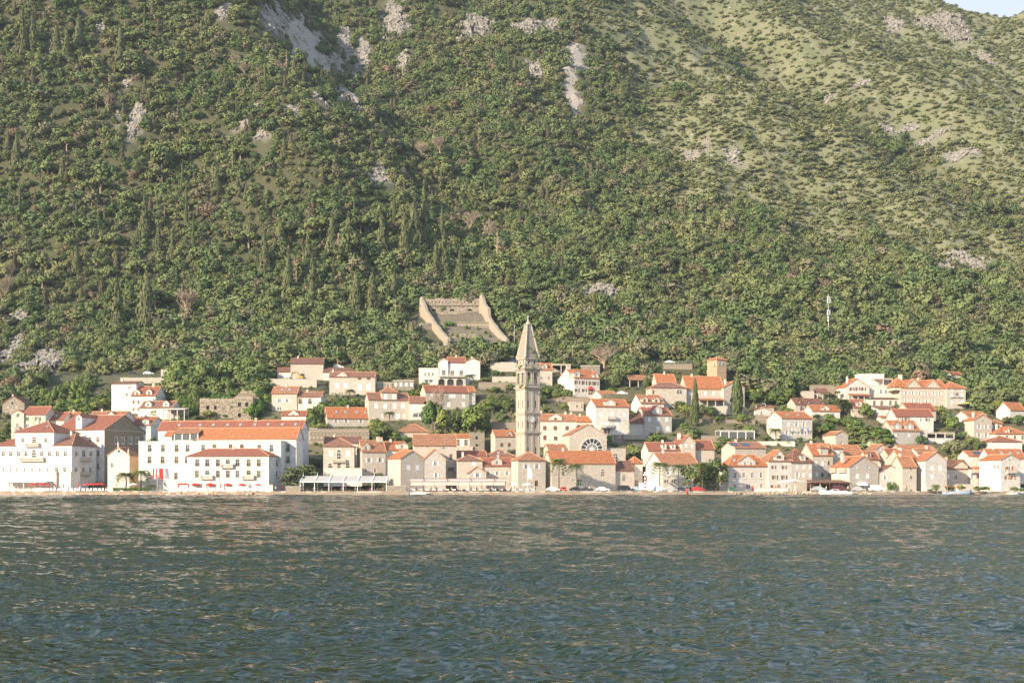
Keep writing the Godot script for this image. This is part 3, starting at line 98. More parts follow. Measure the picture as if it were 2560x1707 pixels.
const TOWN_TREES := [
	["broad",-213.01,-592.5,4.08,4.9],
	["broad",-208.1,-589,5.68,5.27],
	["olive",-197.67,-577.5,7.95,5.96],
	["broad",-191.97,-570,6.67,4.71],
	["broad",-187.73,-565.5,6.62,5.06],
	["broad",-184.73,-563.5,6.21,4.66],
	["broad",-181.63,-563.5,8.92,5.82],
	["broad",-182.4,-572,7.09,5.12],
	["broad",-178.23,-567.5,8.6,6.25],
	["broad",-174.57,-562,10.83,5.03],
	["broad",-171.71,-561.5,8.89,5.03],
	["broad",-178.32,-558,1.92,3.46],
	["olive",-177.97,-554.5,2.67,3.05],
	["olive",-198.11,-550,2.65,3.79],
	["olive",-201.85,-568,4.69,4.3],
	["broad",-198.25,-570,6.67,5.1],
	["broad",-167.13,-554,6.87,4.2],
	["olive",-194.86,-541,1.86,3.35],
	["lime",-172.21,-557.5,4.61,4.99],
	["broad",-137.89,-544,3.56,5.24],
	["lush",-135.45,-563.5,12.41,9.7],
	["lush",-135.59,-579,10.76,10.36],
	["lush",-129.29,-562,11.22,9.28],
	["broad",-123.84,-551.5,8.73,6.83],
	["lush",-124.64,-565.5,12.85,11.68],
	["lush",-119.3,-560.5,8.1,6.56],
	["lush",-113.87,-558.5,8.84,6.54],
	["lush",-114.07,-575,10.69,11.87],
	["lush",-108.49,-566.5,7.8,7.8],
	["lush",-107.81,-577.5,9.54,9.94],
	["lush",-102.88,-570,9.81,9.81],
	["broad",-109.53,-539,1.48,4.08],
	["broad",-115.99,-538,3.33,5.93],
	["broad",-119.84,-537,1.85,4.44],
	["broad",-95.42,-547.5,4.9,4.15],
	["broad",-96.84,-534.5,1.1,4.05],
	["broad",-126.22,-539,1.86,4.45],
	["ivy",-99.05,-534.5,7.36,6.99],
	["ivy",-97,-539.5,7.43,5.57],
	["broad",-71.93,-533,8.5,6.95],
	["broad",-74.42,-526,7.24,5.72],
	["broad",-72.58,-521,4.53,4.91],
	["broad",-69.73,-519.5,3.39,4.89],
	["broad",-67.38,-543,3.93,4.72],
	["broad",-62.37,-540.5,3.13,4.31],
	["broad",-60.35,-543.5,3.54,5.51],
	["broad",-57.49,-542.5,2.36,3.93],
	["broad",-49.9,-513,6.32,5.95],
	["broad",-46.89,-508.5,5.89,9.58],
	["broad",-42.42,-508,3.68,5.52],
	["broad",-38.22,-506,2.57,3.67],
	["broad",-73.64,-593.5,6.02,8.6],
	["broad",-61.25,-582,4.22,6.33],
	["broad",-55.3,-581.5,5.48,9.69],
	["broad",-50.19,-576,3.34,5.43],
	["broad",-50.68,-521,3.77,4.53],
	["broad",-28.85,-514,12.66,8.94],
	["broad",-24.29,-512,10.39,7.42],
	["broad",-20.66,-514,8.94,7.08],
	["broad",-13.15,-511.5,11.12,11.12],
	["broad",-10.61,-514.5,8.57,7.46],
	["broad",-16.98,-515.5,5.98,5.6],
	["broad",-5.06,-518.5,1.5,3.38],
	["broad",-0.17,-496.5,2.52,3.96],
	["broad",-1,-558,2.83,4.04],
	["broad",-6.63,-555.5,2.82,5.23],
	["broad",-7.24,-572,3.73,5.39],
	["broad",-10.9,-568.5,2.06,4.53],
	["broad",-2.93,-542,4.71,5.11],
	["broad",-8.04,-542,3.93,5.11],
	["bare",-27.58,-518,15.39,7.13],
	["broad",25.84,-583.5,3.55,6.6],
	["broad",20.16,-540,2.58,4.23],
	["broad",37.59,-562,5.37,6.35],
	["broad",39.86,-559.5,3.89,7.78],
	["broad",35.06,-504.5,3.73,3.07],
	["broad",44.91,-587.5,6.13,7.66],
	["bare",38.3,-584,11.68,11.17],
	["broad",48.43,-515,2.99,5.6],
	["broad",50.83,-505.5,3.3,5.49],
	["broad",53.61,-507.5,2.94,5.15],
	["broad",64.14,-540.5,3.52,6.66],
	["broad",66.28,-532.5,5.79,6.56],
	["broad",73.64,-535.5,4.27,6.98],
	["broad",76.07,-533.5,3.09,5.41],
	["broad",63.85,-519,3.38,4.14],
	["broad",68.14,-514.5,2.98,4.85],
	["broad",66.26,-511.5,1.85,3.71],
	["broad",77.12,-527.5,3.06,3.06],
	["broad",86.84,-528.5,3.83,5.74],
	["broad",87.96,-521.5,4.53,5.29],
	["broad",77.87,-578.5,4.4,5.03],
	["broad",59.53,-567.5,4.11,5.76],
	["broad",53.47,-560,5.68,4.06],
	["broad",72.45,-498,4.33,4.33],
	["broad",77.06,-507,2.94,4.41],
	["broad",75.6,-509.5,2.21,3.69],
	["broad",42.24,-495,4.3,3.23],
	["oak",58.16,-449,8.62,9.76],
	["oak",65.14,-450,9.94,9.78],
	["cypress",68.19,-523.5,16.31,3.03],
	["cypress",85.82,-536.5,15.16,4.86],
	["cypress",67.06,-526.5,5.15,1.37],
	["broad",115.91,-537.5,2.45,4.21],
	["broad",120.38,-534,3.48,5.92],
	["broad",122.48,-531,3.46,5.54],
	["broad",116.88,-523,5.46,6.82],
	["broad",113.25,-522,3.4,4.43],
	["broad",126.74,-530,4.84,6.91],
	["broad",127.82,-524.5,5.47,7.53],
	["broad",131.17,-521.5,4.76,8.5],
	["broad",135.62,-519,5.42,8.46],
	["broad",125.48,-513.5,2.51,5.02],
	["broad",137.84,-541,3.53,4.59],
	["broad",136.3,-540.5,5.99,5.29],
	["broad",105.15,-543.5,2.84,3.55],
	["broad",105.48,-514,1.68,4.02],
	["broad",108.62,-513,1.67,2.68],
	["broad",92.8,-512.5,2.01,4.01],
	["broad",100,-510,1.66,3.66],
	["broad",137.94,-515,2.69,5.37],
	["broad",94.2,-511,1.67,2.67],
	["blossom",129.48,-509.5,3.49,5.65],
	["lime",131.94,-496.5,3.56,4.86],
	["broad",134.6,-518.5,4.73,7.1],
	["broad",138.05,-517.5,4.05,5.4],
	["broad",151.03,-518,3.72,5.07],
	["broad",167.69,-547,5.71,6.78],
	["broad",166.18,-537.5,6.31,6.66],
	["broad",167.57,-533,6.61,6.61],
	["broad",171.39,-533,3.82,3.82],
	["broad",167.75,-527,2.41,4.13],
	["broad",170.42,-521.5,3.4,5.44],
	["broad",172.81,-519.5,2.71,5.08],
	["broad",163.2,-506.5,1.98,2.97],
	["broad",165.02,-501,3.59,4.25],
	["broad",194.97,-542.5,4.6,6.37],
	["broad",192.49,-546.5,2.85,4.63],
	["broad",149.4,-450,1.76,3.82],
	["broad",135.6,-450,2.05,2.35],
	["broad",133.84,-450,0.88,2.35],
	["broad",151.75,-450,1.76,3.23],
	["broad",143.82,-450,2.35,2.94],
	["broad",140.01,-450,2.05,3.52],
	["broad",160.85,-450,1.47,3.23],
	["broad",163.2,-450,1.17,2.64],
	["olive",159.05,-508,6.63,7.62],
	["olive",164.95,-514,4.02,5.03],
	["aleppo",-70.22,-449,7.42,8.96],
	["aleppo",-66.15,-455,8.46,10.34],
	["aleppo",-43.37,-456,5.78,6.61],
	["palm",-125.87,-458,6.15,4.73],
	["palm",-121.24,-459,6.95,4.11],
	["palm",-117.34,-458,2.21,3.47],
	["palm",14.97,-448,10.32,4.28],
	["palm",20.47,-449,8.78,3.51],
	["palm",47.26,-449,9.43,4.23],
	["palm",53.28,-449,8.62,3.58],
	["palm",60.26,-446,9.21,3.88],
	["palm",95.51,-510,5.82,3.66],
	["palm",124.62,-552,4.86,3.96],
	["palm",127.78,-544,6.74,4.97],
	["palm",131.04,-546.5,5.35,3.92],
	["palm",129.76,-561,3.29,2.2],
	["palm",136.21,-452,2.21,2.06],
	["palm",-16.95,-564,4.9,3.27],
	["palm",-17.76,-577,3.97,0.84],
	["palm",-45.83,-526,4.19,3.43],
	["palm",-63.44,-551.5,4,3.2],
]
const HILL_TREES := [
	["cypress",-250.07,-714.5,12.18,1.83],
	["cypress",-167.7,-715.5,14.23,2.03],
	["cypress",-161.38,-697,23.76,2.38],
	["cypress",-155.86,-687.5,17.58,1.95],
	["cypress",-131.32,-748,13.81,1.91],
	["cypress",-145.64,-743,10.55,1.48],
	["cypress",-207,-792,13.5,1.8],
	["cypress",-59.75,-678.5,12.53,1.54],
	["cypress",-58.33,-696,11.86,2.37],
	["cypress",-70.85,-665,11.34,1.51],
	["cypress",-204.43,-705.5,10.02,1.8],
	["cypress",-206.41,-702,10.37,1.4],
	["cypress",-160.96,-674.5,9.01,2.3],
	["cypress",-173.03,-679,4.82,1.35],
	["cypress",-181.09,-671,6.67,1.72],
	["cypress",-63.04,-634,5.4,1.44],
	["cypress",-34.3,-690,15.68,2.74],
	["cypress",-77.37,-689.5,11.75,1.96],
	["cypress",-219.08,-707.5,8.04,1.61],
	["conifer",-265.91,-780,19.94,8.86],
	["conifer",-270.23,-776.5,22.06,7.5],
	["conifer",-241.81,-784.5,15.6,7.58],
	["conifer",-252.61,-780,15.51,7.98],
	["conifer",-245.97,-776.5,17.65,6.62],
	["conifer",-216.05,-776,24.25,8.82],
	["conifer",-174.23,-693,10.83,5.91],
	["conifer",-166.5,-689.5,13.71,6.66],
	["conifer",-141.78,-679,9.64,5.4],
	["conifer",-182.82,-699.5,19.87,7.95],
	["conifer",-212.12,-685,13.62,7.01],
	["conifer",-111.8,-678.5,15.42,9.64],
	["conifer",-86.23,-674.5,17.25,8.62],
	["conifer",-78.74,-676,18.24,9.6],
	["conifer",-62.41,-676,19.2,9.6],
	["conifer",-47.43,-681.5,23.23,11.62],
	["conifer",-42.97,-687.5,23.44,8.98],
	["conifer",-118.1,-670.5,19.05,7.62],
	["conifer",-104.52,-657,22.4,8.59],
	["conifer",-93.04,-655,18.61,7.44],
	["conifer",-71.35,-644,18.3,9.15],
	["conifer",-63.69,-640.5,20.02,9.1],
	["conifer",-51.81,-675.5,19.19,7.68],
	["conifer",-24.49,-663,15.07,7.53],
	["conifer",-32.41,-671,17.16,8.77],
	["conifer",-153.72,-751.5,5.34,5.12],
	["conifer",-258.74,-734.5,18.78,7.09],
	["conifer",-231.71,-725,10.3,5.77],
	["conifer",-149.47,-711,14.14,8.08],
	["conifer",-36.06,-668,15.18,5.69],
	["conifer",-54.6,-651.5,12.96,6.66],
	["conifer",-96.93,-669,17.11,7.6],
	["conifer",-13.31,-669.5,7.61,6.47],
	["conifer",-149.09,-656,9.32,5.59],
	["conifer",-182.25,-648,22.09,11.05],
	["conifer",-168.44,-648,23.93,11.05],
	["umbrella",-239.25,-726,14.44,10.31],
	["umbrella",-233.14,-736,10.45,10.45],
	["umbrella",-223.11,-720.5,12.28,8.19],
	["umbrella",-210.1,-718,12.24,8.97],
	["umbrella",-193.31,-712.5,12.14,9.72],
	["umbrella",-186.85,-739,6.3,9.24],
	["umbrella",-173.17,-730,12.44,8.3],
	["umbrella",-167.06,-730.5,8.3,8.3],
	["umbrella",-154.61,-730.5,6.23,7.47],
	["umbrella",-197.3,-694.5,12.82,11.05],
	["umbrella",-202.68,-686,9.74,7.8],
	["umbrella",-195.29,-684,9.72,8.94],
	["umbrella",-181.42,-683,14.55,10.09],
	["umbrella",-167.3,-658,14.95,14.95],
	["umbrella",-161.58,-650,9.23,8.49],
	["umbrella",-224.65,-673,9.56,9.56],
	["umbrella",-128.44,-685,11.68,11.68],
	["umbrella",-98.67,-681,9.67,11.61],
	["umbrella",-93,-682,15.5,13.56],
	["umbrella",-81.02,-679,9.64,12.73],
	["umbrella",-73.95,-685,13.62,12.84],
	["umbrella",-68.41,-688,13.68,12.9],
	["umbrella",-3.17,-744.5,10.58,12.69],
	["umbrella",-138.8,-718.5,10.21,10.21],
	["umbrella",-110.68,-683.5,11.65,9.71],
	["umbrella",-223.07,-755,10.72,8.58],
	["umbrella",-180.26,-746.5,7.42,7.63],
	["umbrella",-208.78,-786,11.16,11.16],
	["umbrella",-212.32,-778.5,6.63,8.85],
	["umbrella",-240.62,-736.5,8.37,8.37],
	["aleppo",-180.1,-724.5,18.52,18.52],
	["aleppo",-208.49,-772.5,15.36,17.56],
	["aleppo",-76.57,-665.5,18.91,15.12],
	["aleppo",-184.59,-773.5,10.99,10.99],
	["aleppo",195.36,-614,15.7,15.7],
	["bare",-242.27,-671.5,13.35,6.87],
	["bare",-243.69,-683.5,6.8,5.83],
	["bare",-151.31,-653.5,12.07,12.25],
	["bare",-216.06,-753,10.7,8.56],
	["bare",-48.96,-766,10.88,9.58],
	["bare",-39.32,-769,10.92,10.49],
	["bare",-25.11,-768.5,6.55,6.55],
	["bare",-146.47,-769.5,8.74,6.56],
	["bare",-151.92,-775,8.81,6.61],
	["bare",-126.22,-766,8.7,6.53],
	["bare",-136.29,-761.5,8.65,4.33],
	["bare",-123.19,-767.5,13.08,2.18],
	["bare",-21.4,-717.5,12.23,9.38],
	["bare",-11.1,-710.5,12.11,8.48],
	["bare",-7.21,-686,11.69,3.9],
	["bare",-102.96,-665,11.34,2.64],
	["bare",-101.71,-663,14.13,1.51],
	["bare",-99.18,-667.5,12.33,1.9],
	["bare",-83.11,-672.5,11.46,4.59],
	["bare",-142.29,-715.5,10.16,2.44],
	["bare",-156.95,-717.5,7.13,2.04],
	["bare",-152.02,-713.5,10.13,2.03],
	["bare",-149.57,-702,7.98,5.98],
	["bare",-173.51,-702,8.97,1.99],
	["bare",33.59,-739,7.35,5.04],
	["bare",-20.72,-810.5,6.91,6.91],
	["bare",-161.42,-701.5,9.96,3.99],
	["bare",147.91,-667.5,8.53,7.59],
]
const CARS := [
	["car","white",12.94,-445.1,6,"white estate car parked first after the parasol tables"],
	["car","red",16.34,-446.16,-84,"bright red hatchback parked before the church"],
	["car","black",20.3,-445.25,8,"black car parked under the two palms of the church"],
	["car","grey",23.7,-447.34,30,"dark grey car parked by the green church door"],
	["car","white",28.64,-445.49,4,"white saloon car parked by the church wall"],
	["van","black",35.82,-445.77,5,"black people carrier with open back by the low chapel"],
	["car","blue",39.79,-448.95,20,"pale blue car nosing out beside the white box truck"],
	["truck","white",43.05,-447.11,4,"white box truck behind the red striped pole"],
	["suv","white",46.49,-446.3,2,"white car parked before the mottled-roof house"],
	["car","silver",50.18,-446.01,5,"silver saloon car parked by the mottled-roof house"],
	["car","navy",53.66,-446.73,12,"dark blue car parked in front of the oak trees"],
	["car","grey",56.23,-447.9,70,"dark grey car squeezed in between navy and red cars"],
	["car","red",58.98,-446.59,6,"red car parked under the spreading oak trees"],
	["suv","silver",98.39,-450.81,8,"silver estate car beside the motorboat mooring"],
	["van","darkred",105.2,-451.64,6,"dark red minivan behind the white motorboat"],
	["car","silver",111.32,-451.93,4,"silver-blue hatchback below the shop awning"],
	["van","white",117.43,-452.77,3,"white minibus with dark windows on the quay"],
	["suv","white",167.41,-465.82,6,"white car by the orange-shuttered house"],
	["car","silver",-39.03,-447.91,10,"silver car half hidden beside the rough stone gable"],
	["car","black",-167,-595,4,"black car on the upper road by the lamp post"],
	["suv","black",-159.56,-594,4,"black jeep on the upper road above the tall cream house"],
	["car","white",-153.04,-592.5,4,"white car on the upper road by the stone wall corner"],
	["car","navy",-145.98,-592,4,"dark blue car at the end of the upper road wall"],
	["car","black",-189.41,-598.5,4,"black car on the upper road under the bare cliff"],
	["car","white",-72.54,-588,4,"white car on the road above the garage row"],
	["car","white",66.5,-593,2,"white car on the railed platform by the monastery"],
	["car","white",43.36,-554.5,4,"white car parked above the tall terrace house"],
	["car","navy",0.44,-591,4,"dark car on the road behind the bell tower"],
]
const PARASOLS := [
	["open","red",-156.27,-458.65],
	["open","red",-153.23,-459.39],
	["open","red",-138.51,-458.11],
	["open","red",-135.54,-455.02],
	["open","red",-134.47,-456.15],
	["open","red",-133.55,-457.3],
	["shut","red",-151.06,-457.89],
	["shut","red",-148.98,-457.52],
	["shut","red",-145.81,-456.96],
	["shut","red",-140.73,-456.08],
	["open","red",-106.14,-451.26],
	["open","red",-104.9,-452.2],
	["open","red",-103.62,-453.14],
	["open","red",-101.51,-450.68],
	["open","red",-100.48,-451.66],
	["open","red",-98.65,-452.54],
	["open","red",-96.57,-450.1],
	["open","red",-95.22,-451.04],
	["open","red",-94.03,-452],
	["open","red",-90.71,-449.44],
	["open","red",-89.35,-450.39],
	["open","red",-87.99,-451.34],
	["open","red",-85.97,-448.93],
	["open","red",-84.76,-449.91],
	["open","red",-82.6,-450.79],
	["open","red",-80.62,-448.4],
	["shut","red",-106.72,-450.03],
	["shut","red",-99.14,-449.1],
	["shut","red",-96.29,-448.76],
	["shut","red",-92.87,-448.37],
	["shut","red",-83.58,-447.39],
	["open","white",0.36,-443.5],
	["open","white",4.79,-443.51],
	["open","white",-122.54,-455.01],
]
const HILL_PARASOLS := [
	["open","white",-167.15,-556],
	["open","yellow",160.45,-565.5],
	["open","yellow",179.14,-560.5],
	["open","yellow",182.59,-561],
	["shut","yellow",184.84,-559.5],
	["shut","yellow",170.66,-564.5],
]
const POLES := [
	["wood",-52.76,-636,11.2],
	["wood",-73.43,-591.5,8.23],
	["wood",-43.32,-591,8.56],
	["pale",-35.54,-598.5,5.44],
	["wood",3.27,-638.5,8.16],
	["wood",50.36,-640,8.36],
	["pale",40.24,-610.5,8.85],
	["wood",25.2,-587.5,8.68],
	["pale",78.48,-604.5,6.53],
	["pale",1.05,-616,8.4],
	["wood",163.94,-630,7.7],
	["wood",-80.9,-597,6.28],
]
const MAST := [
	[140.96,-626.5,16.37],
]
const WALLS := [
	[-97.38,-78.71,-566.5,42.08,3.57,3.57,"stone",0.7,0,"tall dry stone retaining wall below the plain pale stone house"],
	[-73.01,-51.52,-507,18.03,5.14,5.14,"ruin",0.7,0,"tall ruined stone wall under the vine pergola"],
	[13.97,24.18,-546,35.27,0.47,3.47,"grey",0.7,0,"stone wall on the terrace below the white villa"],
	[73.45,88.63,-537,30.01,3.03,3.03,"stone",0.7,0,"rough stone terrace wall below the monastery loggia"],
	[62.8,74.95,-584.5,50.39,2.84,2.84,"grey",0.7,1,"curved grey stone road platform with railing near the monastery"],
	[-13.37,2.24,-559.5,41.07,2.72,2.72,"grey",0.7,0,"stone terrace wall beside the belfry"],
	[-9.03,1.9,-580.5,49.86,3.7,3.7,"stone",0.7,0,"tall stone wall under the upper road behind the belfry"],
	[-8.01,1.86,-567.5,44.49,2.18,2.18,"stone",0.7,0,"low stone garden wall below the upper road"],
	[-162.43,-143.76,-583,45.11,2.29,2.29,"stone",0.7,0,"stone parapet wall along the upper road"],
	[-145.82,-141.6,-584,46.19,4.62,4.62,"stone",0.7,0,"tall stone wall bend of the upper road"],
	[68.58,75.41,-509.5,18.84,2.03,2.03,"grey",0.7,0,"stone wall beside the glass pavilion"],
	[70.38,91.44,-528.5,26.32,1.15,1.15,"grey",0.7,0,"dry stone terrace wall in the monastery garden"],
	[-7.66,1.32,-516.5,22.99,2.99,2.99,"grey",0.7,0,"grey stone wall left behind the cottage with brown shutters"],
	[88.76,102.36,-508.5,17.37,1.33,1.33,"cream",0.7,0,"pale garden wall under the white washing-line house"],
	[120.27,131.75,-568,40.72,2.59,2.59,"grey",0.7,0,"grey stone wall at the edge of the wood"],
	[164.78,176.22,-548,28.85,1.79,1.79,"cream",0.7,0,"stone terrace wall below the yellow parasols"],
	[91.7,95.92,-530,26.39,2.88,2.88,"grey",0.7,0,"dark stone garden wall beside the blank white gable"],
	[22.24,29.82,-545,34.74,2.13,2.13,"grey",0.7,0,"low rubble terrace wall above the stone hut"],
	[-75.55,-69.29,-508,18.06,5.34,5.34,"stone",0.7,0,"plain stone wall behind the hotel gable"],
]
const ROCKS := [
	[-143.14,854,7.28,45.25,20,0],
	[-135.63,876,6.47,42,20,1],
	[-125.53,858,8.29,52.5,20,1],
	[-115.77,849,6.27,46.75,20,1],
	[-110.75,886,5.54,10.5,-30,0],
	[-109.41,917,5.21,16.5,-30,0],
	[-96.15,902.5,5.64,18.25,-35,0],
	[-78.44,936,9.04,18.25,40,0],
	[-70.72,889,4.55,15,-35,0],
	[-25.26,936,13.83,18.25,30,0],
	[9.26,931.5,8.47,15.5,20,0],
	[25.41,941.5,6.95,13.5,30,0],
	[12.43,875,6.96,13.75,35,0],
	[40.84,898.5,8.17,19.25,0,1],
	[36.84,864.5,6.39,18.75,10,1],
	[-201.22,749.5,5.54,7.25,30,0],
	[-209.64,753,3.42,3,0,0],
	[-141.14,741.5,7.16,3.25,35,0],
	[-128.14,727.5,5.79,3,40,0],
	[-113.8,735,3.76,4,-30,0],
	[-254.86,783.5,4.45,3,10,0],
	[-213.15,773.5,4.39,4.25,10,0],
	[-69.14,726.5,5.37,7.5,0,0],
	[42.28,661.5,9.77,6.5,22,0],
	[259.21,917,7.82,3.75,30,0],
	[268.62,900.5,11.77,3.75,25,0],
	[280,880,13,4.75,22,0],
	[244.88,917,7.29,4.25,0,0],
	[357.63,1176.5,20.05,20,25,0],
	[364.53,1156,13.14,16.25,35,0],
	[315.23,1168,8.63,15,0,0],
	[371.93,1109.5,8.2,10.25,30,0],
	[230.98,707,10.04,8.25,15,0],
	[223.91,716.5,6.11,5.75,30,0],
	[213.55,696,7.12,5.5,20,0],
	[240.12,971.5,6.62,4.25,25,0],
	[108.07,827,8.46,7.25,15,0],
	[218.29,966.5,5.49,3,0,0],
	[-92.1,810.5,10.13,26.75,10,0],
	[-102.95,755,6.43,5,10,0],
	[127.27,814.5,4.63,7.25,0,0],
	[-203.33,617,10.87,16.5,12,0],
	[-223.72,630,5.37,17.5,0,0],
	[-216.12,661.5,5.64,4,10,0],
	[-231.91,661,5.63,3.5,0,0],
	[-105.47,905.5,4.12,8.75,0,0],
	[-165.38,808.5,4.59,7.5,0,0],
	[-232.63,795,3.61,3,0,0],
]
const PEOPLE := [
	["stand","white",-139.68,-454.71,0],
	["stand","orange",-130.64,-453.24,67],
	["stand","blue",-143.81,-455.91,134],
	["stand","white",-148.3,-456.2,201],
	["walk","red",77.06,-449.56,268],
	["walk","red",76.95,-449.55,335],
	["walk","red",82.84,-448.12,42],
	["walk","orange",83.56,-448.19,109],
	["walk","red",84.17,-448.65,176],
	["stand","blue",85.72,-449.41,243],
	["stand","cream",88.33,-448.68,310],
	["walk","cream",126.94,-453.67,17],
	["stand","red",127.53,-454.16,84],
	["stand","cream",37.79,-443.86,151],
	["stand","white",24.33,-443.36,218],
	["stand","cream",100.35,-449.04,285],
	["stand","white",-75.38,-448.41,352],
	["stand","red",-73.35,-449.23,59],
	["stand","red",-73.32,-449.23,126],
	["stand","white",-53.94,-447.75,193],
	["stand","navy",-52.51,-446.65,260],
	["stand","white",-57.54,-447.99,327],
	["stand","navy",160.91,-461.53,34],
	["stand","white",0.81,-444,101],
	["stand","white",5.96,-444.02,168],
]
const TABLES := [
	["wood",-65.58,-444.18],
	["wood",-63.58,-445.53],
	["wood",-61.15,-443.84],
	["wood",-59.15,-445.2],
	["wood",-56.74,-443.53],
	["wood",-54.72,-444.9],
	["wood",-52.33,-443.24],
	["wood",-50.31,-444.62],
	["wood",-47.94,-442.98],
	["wood",-45.9,-444.36],
	["wood",-43.55,-442.74],
	["wood",-41.5,-444.13],
	["cloth",-30.91,-442.17],
	["cloth",-28.89,-443.7],
	["cloth",-26.67,-442.03],
	["cloth",-24.64,-443.56],
	["cloth",-22.44,-441.9],
	["cloth",-20.39,-443.45],
	["cloth",-18.2,-441.8],
	["cloth",-16.15,-443.36],
	["cloth",-13.98,-441.72],
	["cloth",-11.91,-443.29],
	["cloth",-9.75,-441.66],
	["cloth",-7.67,-443.24],
	["cloth",-5.53,-441.62],
	["cloth",-3.43,-443.21],
	["cloth",-1.27,-441.6],
	["cloth",0.71,-443],
	["cloth",2.7,-441.6],
	["cloth",4.69,-443.01],
	["cloth",6.66,-441.63],
]
const LOUNGERS := [
	[-154.25,-455.68,-25],
	[-153.79,-457.19,12],
	[-152.18,-455.29,-1],
	[-151.71,-456.81,-14],
	[-150.11,-454.92,23],
	[-149.63,-456.43,10],
	[-148.05,-454.55,-3],
	[-147.57,-456.07,-16],
	[-145.99,-454.19,21],
	[-145.5,-455.7,8],
	[-143.94,-453.83,-5],
	[-143.45,-455.35,-18],
	[-141.89,-453.48,19],
	[-141.39,-455,6],
	[-139.85,-453.13,-7],
	[-139.35,-454.65,-20],
	[-137.81,-452.8,17],
	[-137.3,-454.31,4],
	[-135.78,-452.46,-9],
	[-135.26,-453.98,-22],
	[-133.75,-452.13,15],
	[-133.23,-453.65,2],
	[-131.73,-451.81,-11],
	[-131.2,-453.33,-24],
	[-129.71,-451.49,13],
	[-129.17,-453.01,0],
	[-105.71,-448.1,-25],
	[-105.01,-449.62,12],
	[-103.55,-447.83,-1],
	[-102.85,-449.35,-14],
	[-101.39,-447.57,23],
	[-100.68,-449.08,10],
	[-99.24,-447.31,-3],
	[-98.52,-448.82,-16],
	[-97.09,-447.06,21],
	[-96.37,-448.57,8],
	[-94.95,-446.81,-5],
	[-94.22,-448.33,-18],
	[-92.8,-446.57,19],
	[-92.07,-448.09,6],
	[-90.67,-446.33,-7],
	[-89.93,-447.85,-20],
	[-88.53,-446.1,17],
	[-87.78,-447.62,4],
	[-86.4,-445.88,-9],
	[-85.65,-447.4,-22],
	[-84.27,-445.66,15],
	[-83.51,-447.18,2],
	[-82.15,-445.45,-11],
	[-81.38,-446.97,-24],
	[-80.02,-445.24,13],
	[-79.25,-446.77,0],
]
const SPOTS := [
	["flag1",-113.46,-449.72],
	["flag2",-111.38,-449.44],
	["flag3",-109.52,-449.2],
	["stripe",41.81,-442.25],
	["pavL",-66.79,-443.68],
	["pavR",-39.47,-441.93],
	["awnL",-31.83,-441.61],
	["awnR",-2.16,-441],
	["dinghyL",-31.96,-439.01],
	["dinghyR",-25.58,-438.79],
	["mbL",97.12,-443.66],
	["mbR",107.11,-444.88],
	["bbL",137.85,-449.2],
	["bbR",147.01,-450.77],
	["sbL",159.85,-453.83],
	["sbR",165.43,-454.92],
	["woodL",95.75,-451.5],
	["woodR",108.49,-453.06],
	["shadeC",90.36,-448.9],
	["terL",-167.97,-461.93],
	["terR",-152.01,-458.86],
	["redmark",54.88,-442.21],
	["bin",69.88,-445.93],
	["hedgeL",-128.03,-452.84],
	["hedgeR",-115.56,-451.01],
	["gardL",133.77,-453.74],
	["gardR",137.35,-454.32],
	["gard2L",141.16,-460.96],
	["gard2R",151.85,-462.84],
	["lowL",77.29,-446.08],
	["lowR",87.67,-447.11],
	["shop",112.91,-452.65],
	["flagW",4.85,-442.01],
	["flagW2",6.95,-446.03],
	["hedge2L",122.08,-455.94],
	["hedge2R",125.02,-456.38],
	["wall1L",-71.45,-443.66],
	["wall1R",-66.56,-443.26],
	["wall2L",-39.27,-441.53],
	["wall2R",-33.33,-441.27],
	["wall3L",-78.54,-444.5],
	["wall3R",-75.59,-444.23],
	["digger",-86.34,-577.5],
	["lamp1",-165.27,-593.5],
	["lamp2",-198.95,-595],
]
const TOWER := [
	[4.38,-474],
]
const FORT := [
	[-41.07,80.34,-642.5],
	[-13.68,80.31,-642],
	[-2.62,64.42,-614.5],
	[-28.13,64.45,-615],
]
const RIDGES := [
	[-172,1030,-100,850,15,36],
	[-100,850,-45,755,12,36],
	[-225,890,-108,729,-40,56],
	[-300,880,-210,720,-24,40],
	[10,1040,-20,800,-14,40],
	[-250,800,-190,690,9,30],
	[-150,700,-110,660,6,26],
	[120,960,60,760,13,40],
	[60,1040,60,860,-8,36],
	[210,850,170,720,7,34],
	[-40,900,-55,790,7,30],
	[150,1050,300,785,42,38],
	[300,785,345,700,14,28],
]

var M := {}
var rng := RandomNumberGenerator.new()
var n_big := FastNoiseLite.new()
var n_mid := FastNoiseLite.new()
var n_fine := FastNoiseLite.new()
var n_patch := FastNoiseLite.new()
var taken := {}
var spots := {}
var unit := {}
# terrain grid
const GX0 := -540.0
const GD0 := 430.0
const GS := 3.2
const GNX := 338
const GND := 336
var gh := PackedFloat32Array()
var rockmask := PackedFloat32Array()
var blocked := {}
var before := {}

# ------------------------------------------------------------------ small tools
func lin(r: float, g: float, b: float) -> Color:
	return Color(r, g, b).linear_to_srgb()

func mat(r: float, g: float, b: float, rough := 0.9, metal := 0.0) -> StandardMaterial3D:
	var m := StandardMaterial3D.new()
	m.albedo_color = lin(r, g, b)
	m.roughness = rough
	m.metallic = metal
	return m

func numbered(called: String) -> String:
	if not taken.has(called):
		taken[called] = 0
		return called
	taken[called] += 1
	return "%s_%03d" % [called, taken[called]]

func tag(o: Node, label: String, category: String, group := "") -> void:
	o.set_meta("label", label)
	o.set_meta("category", category)
	if group != "":
		o.set_meta("group", group)

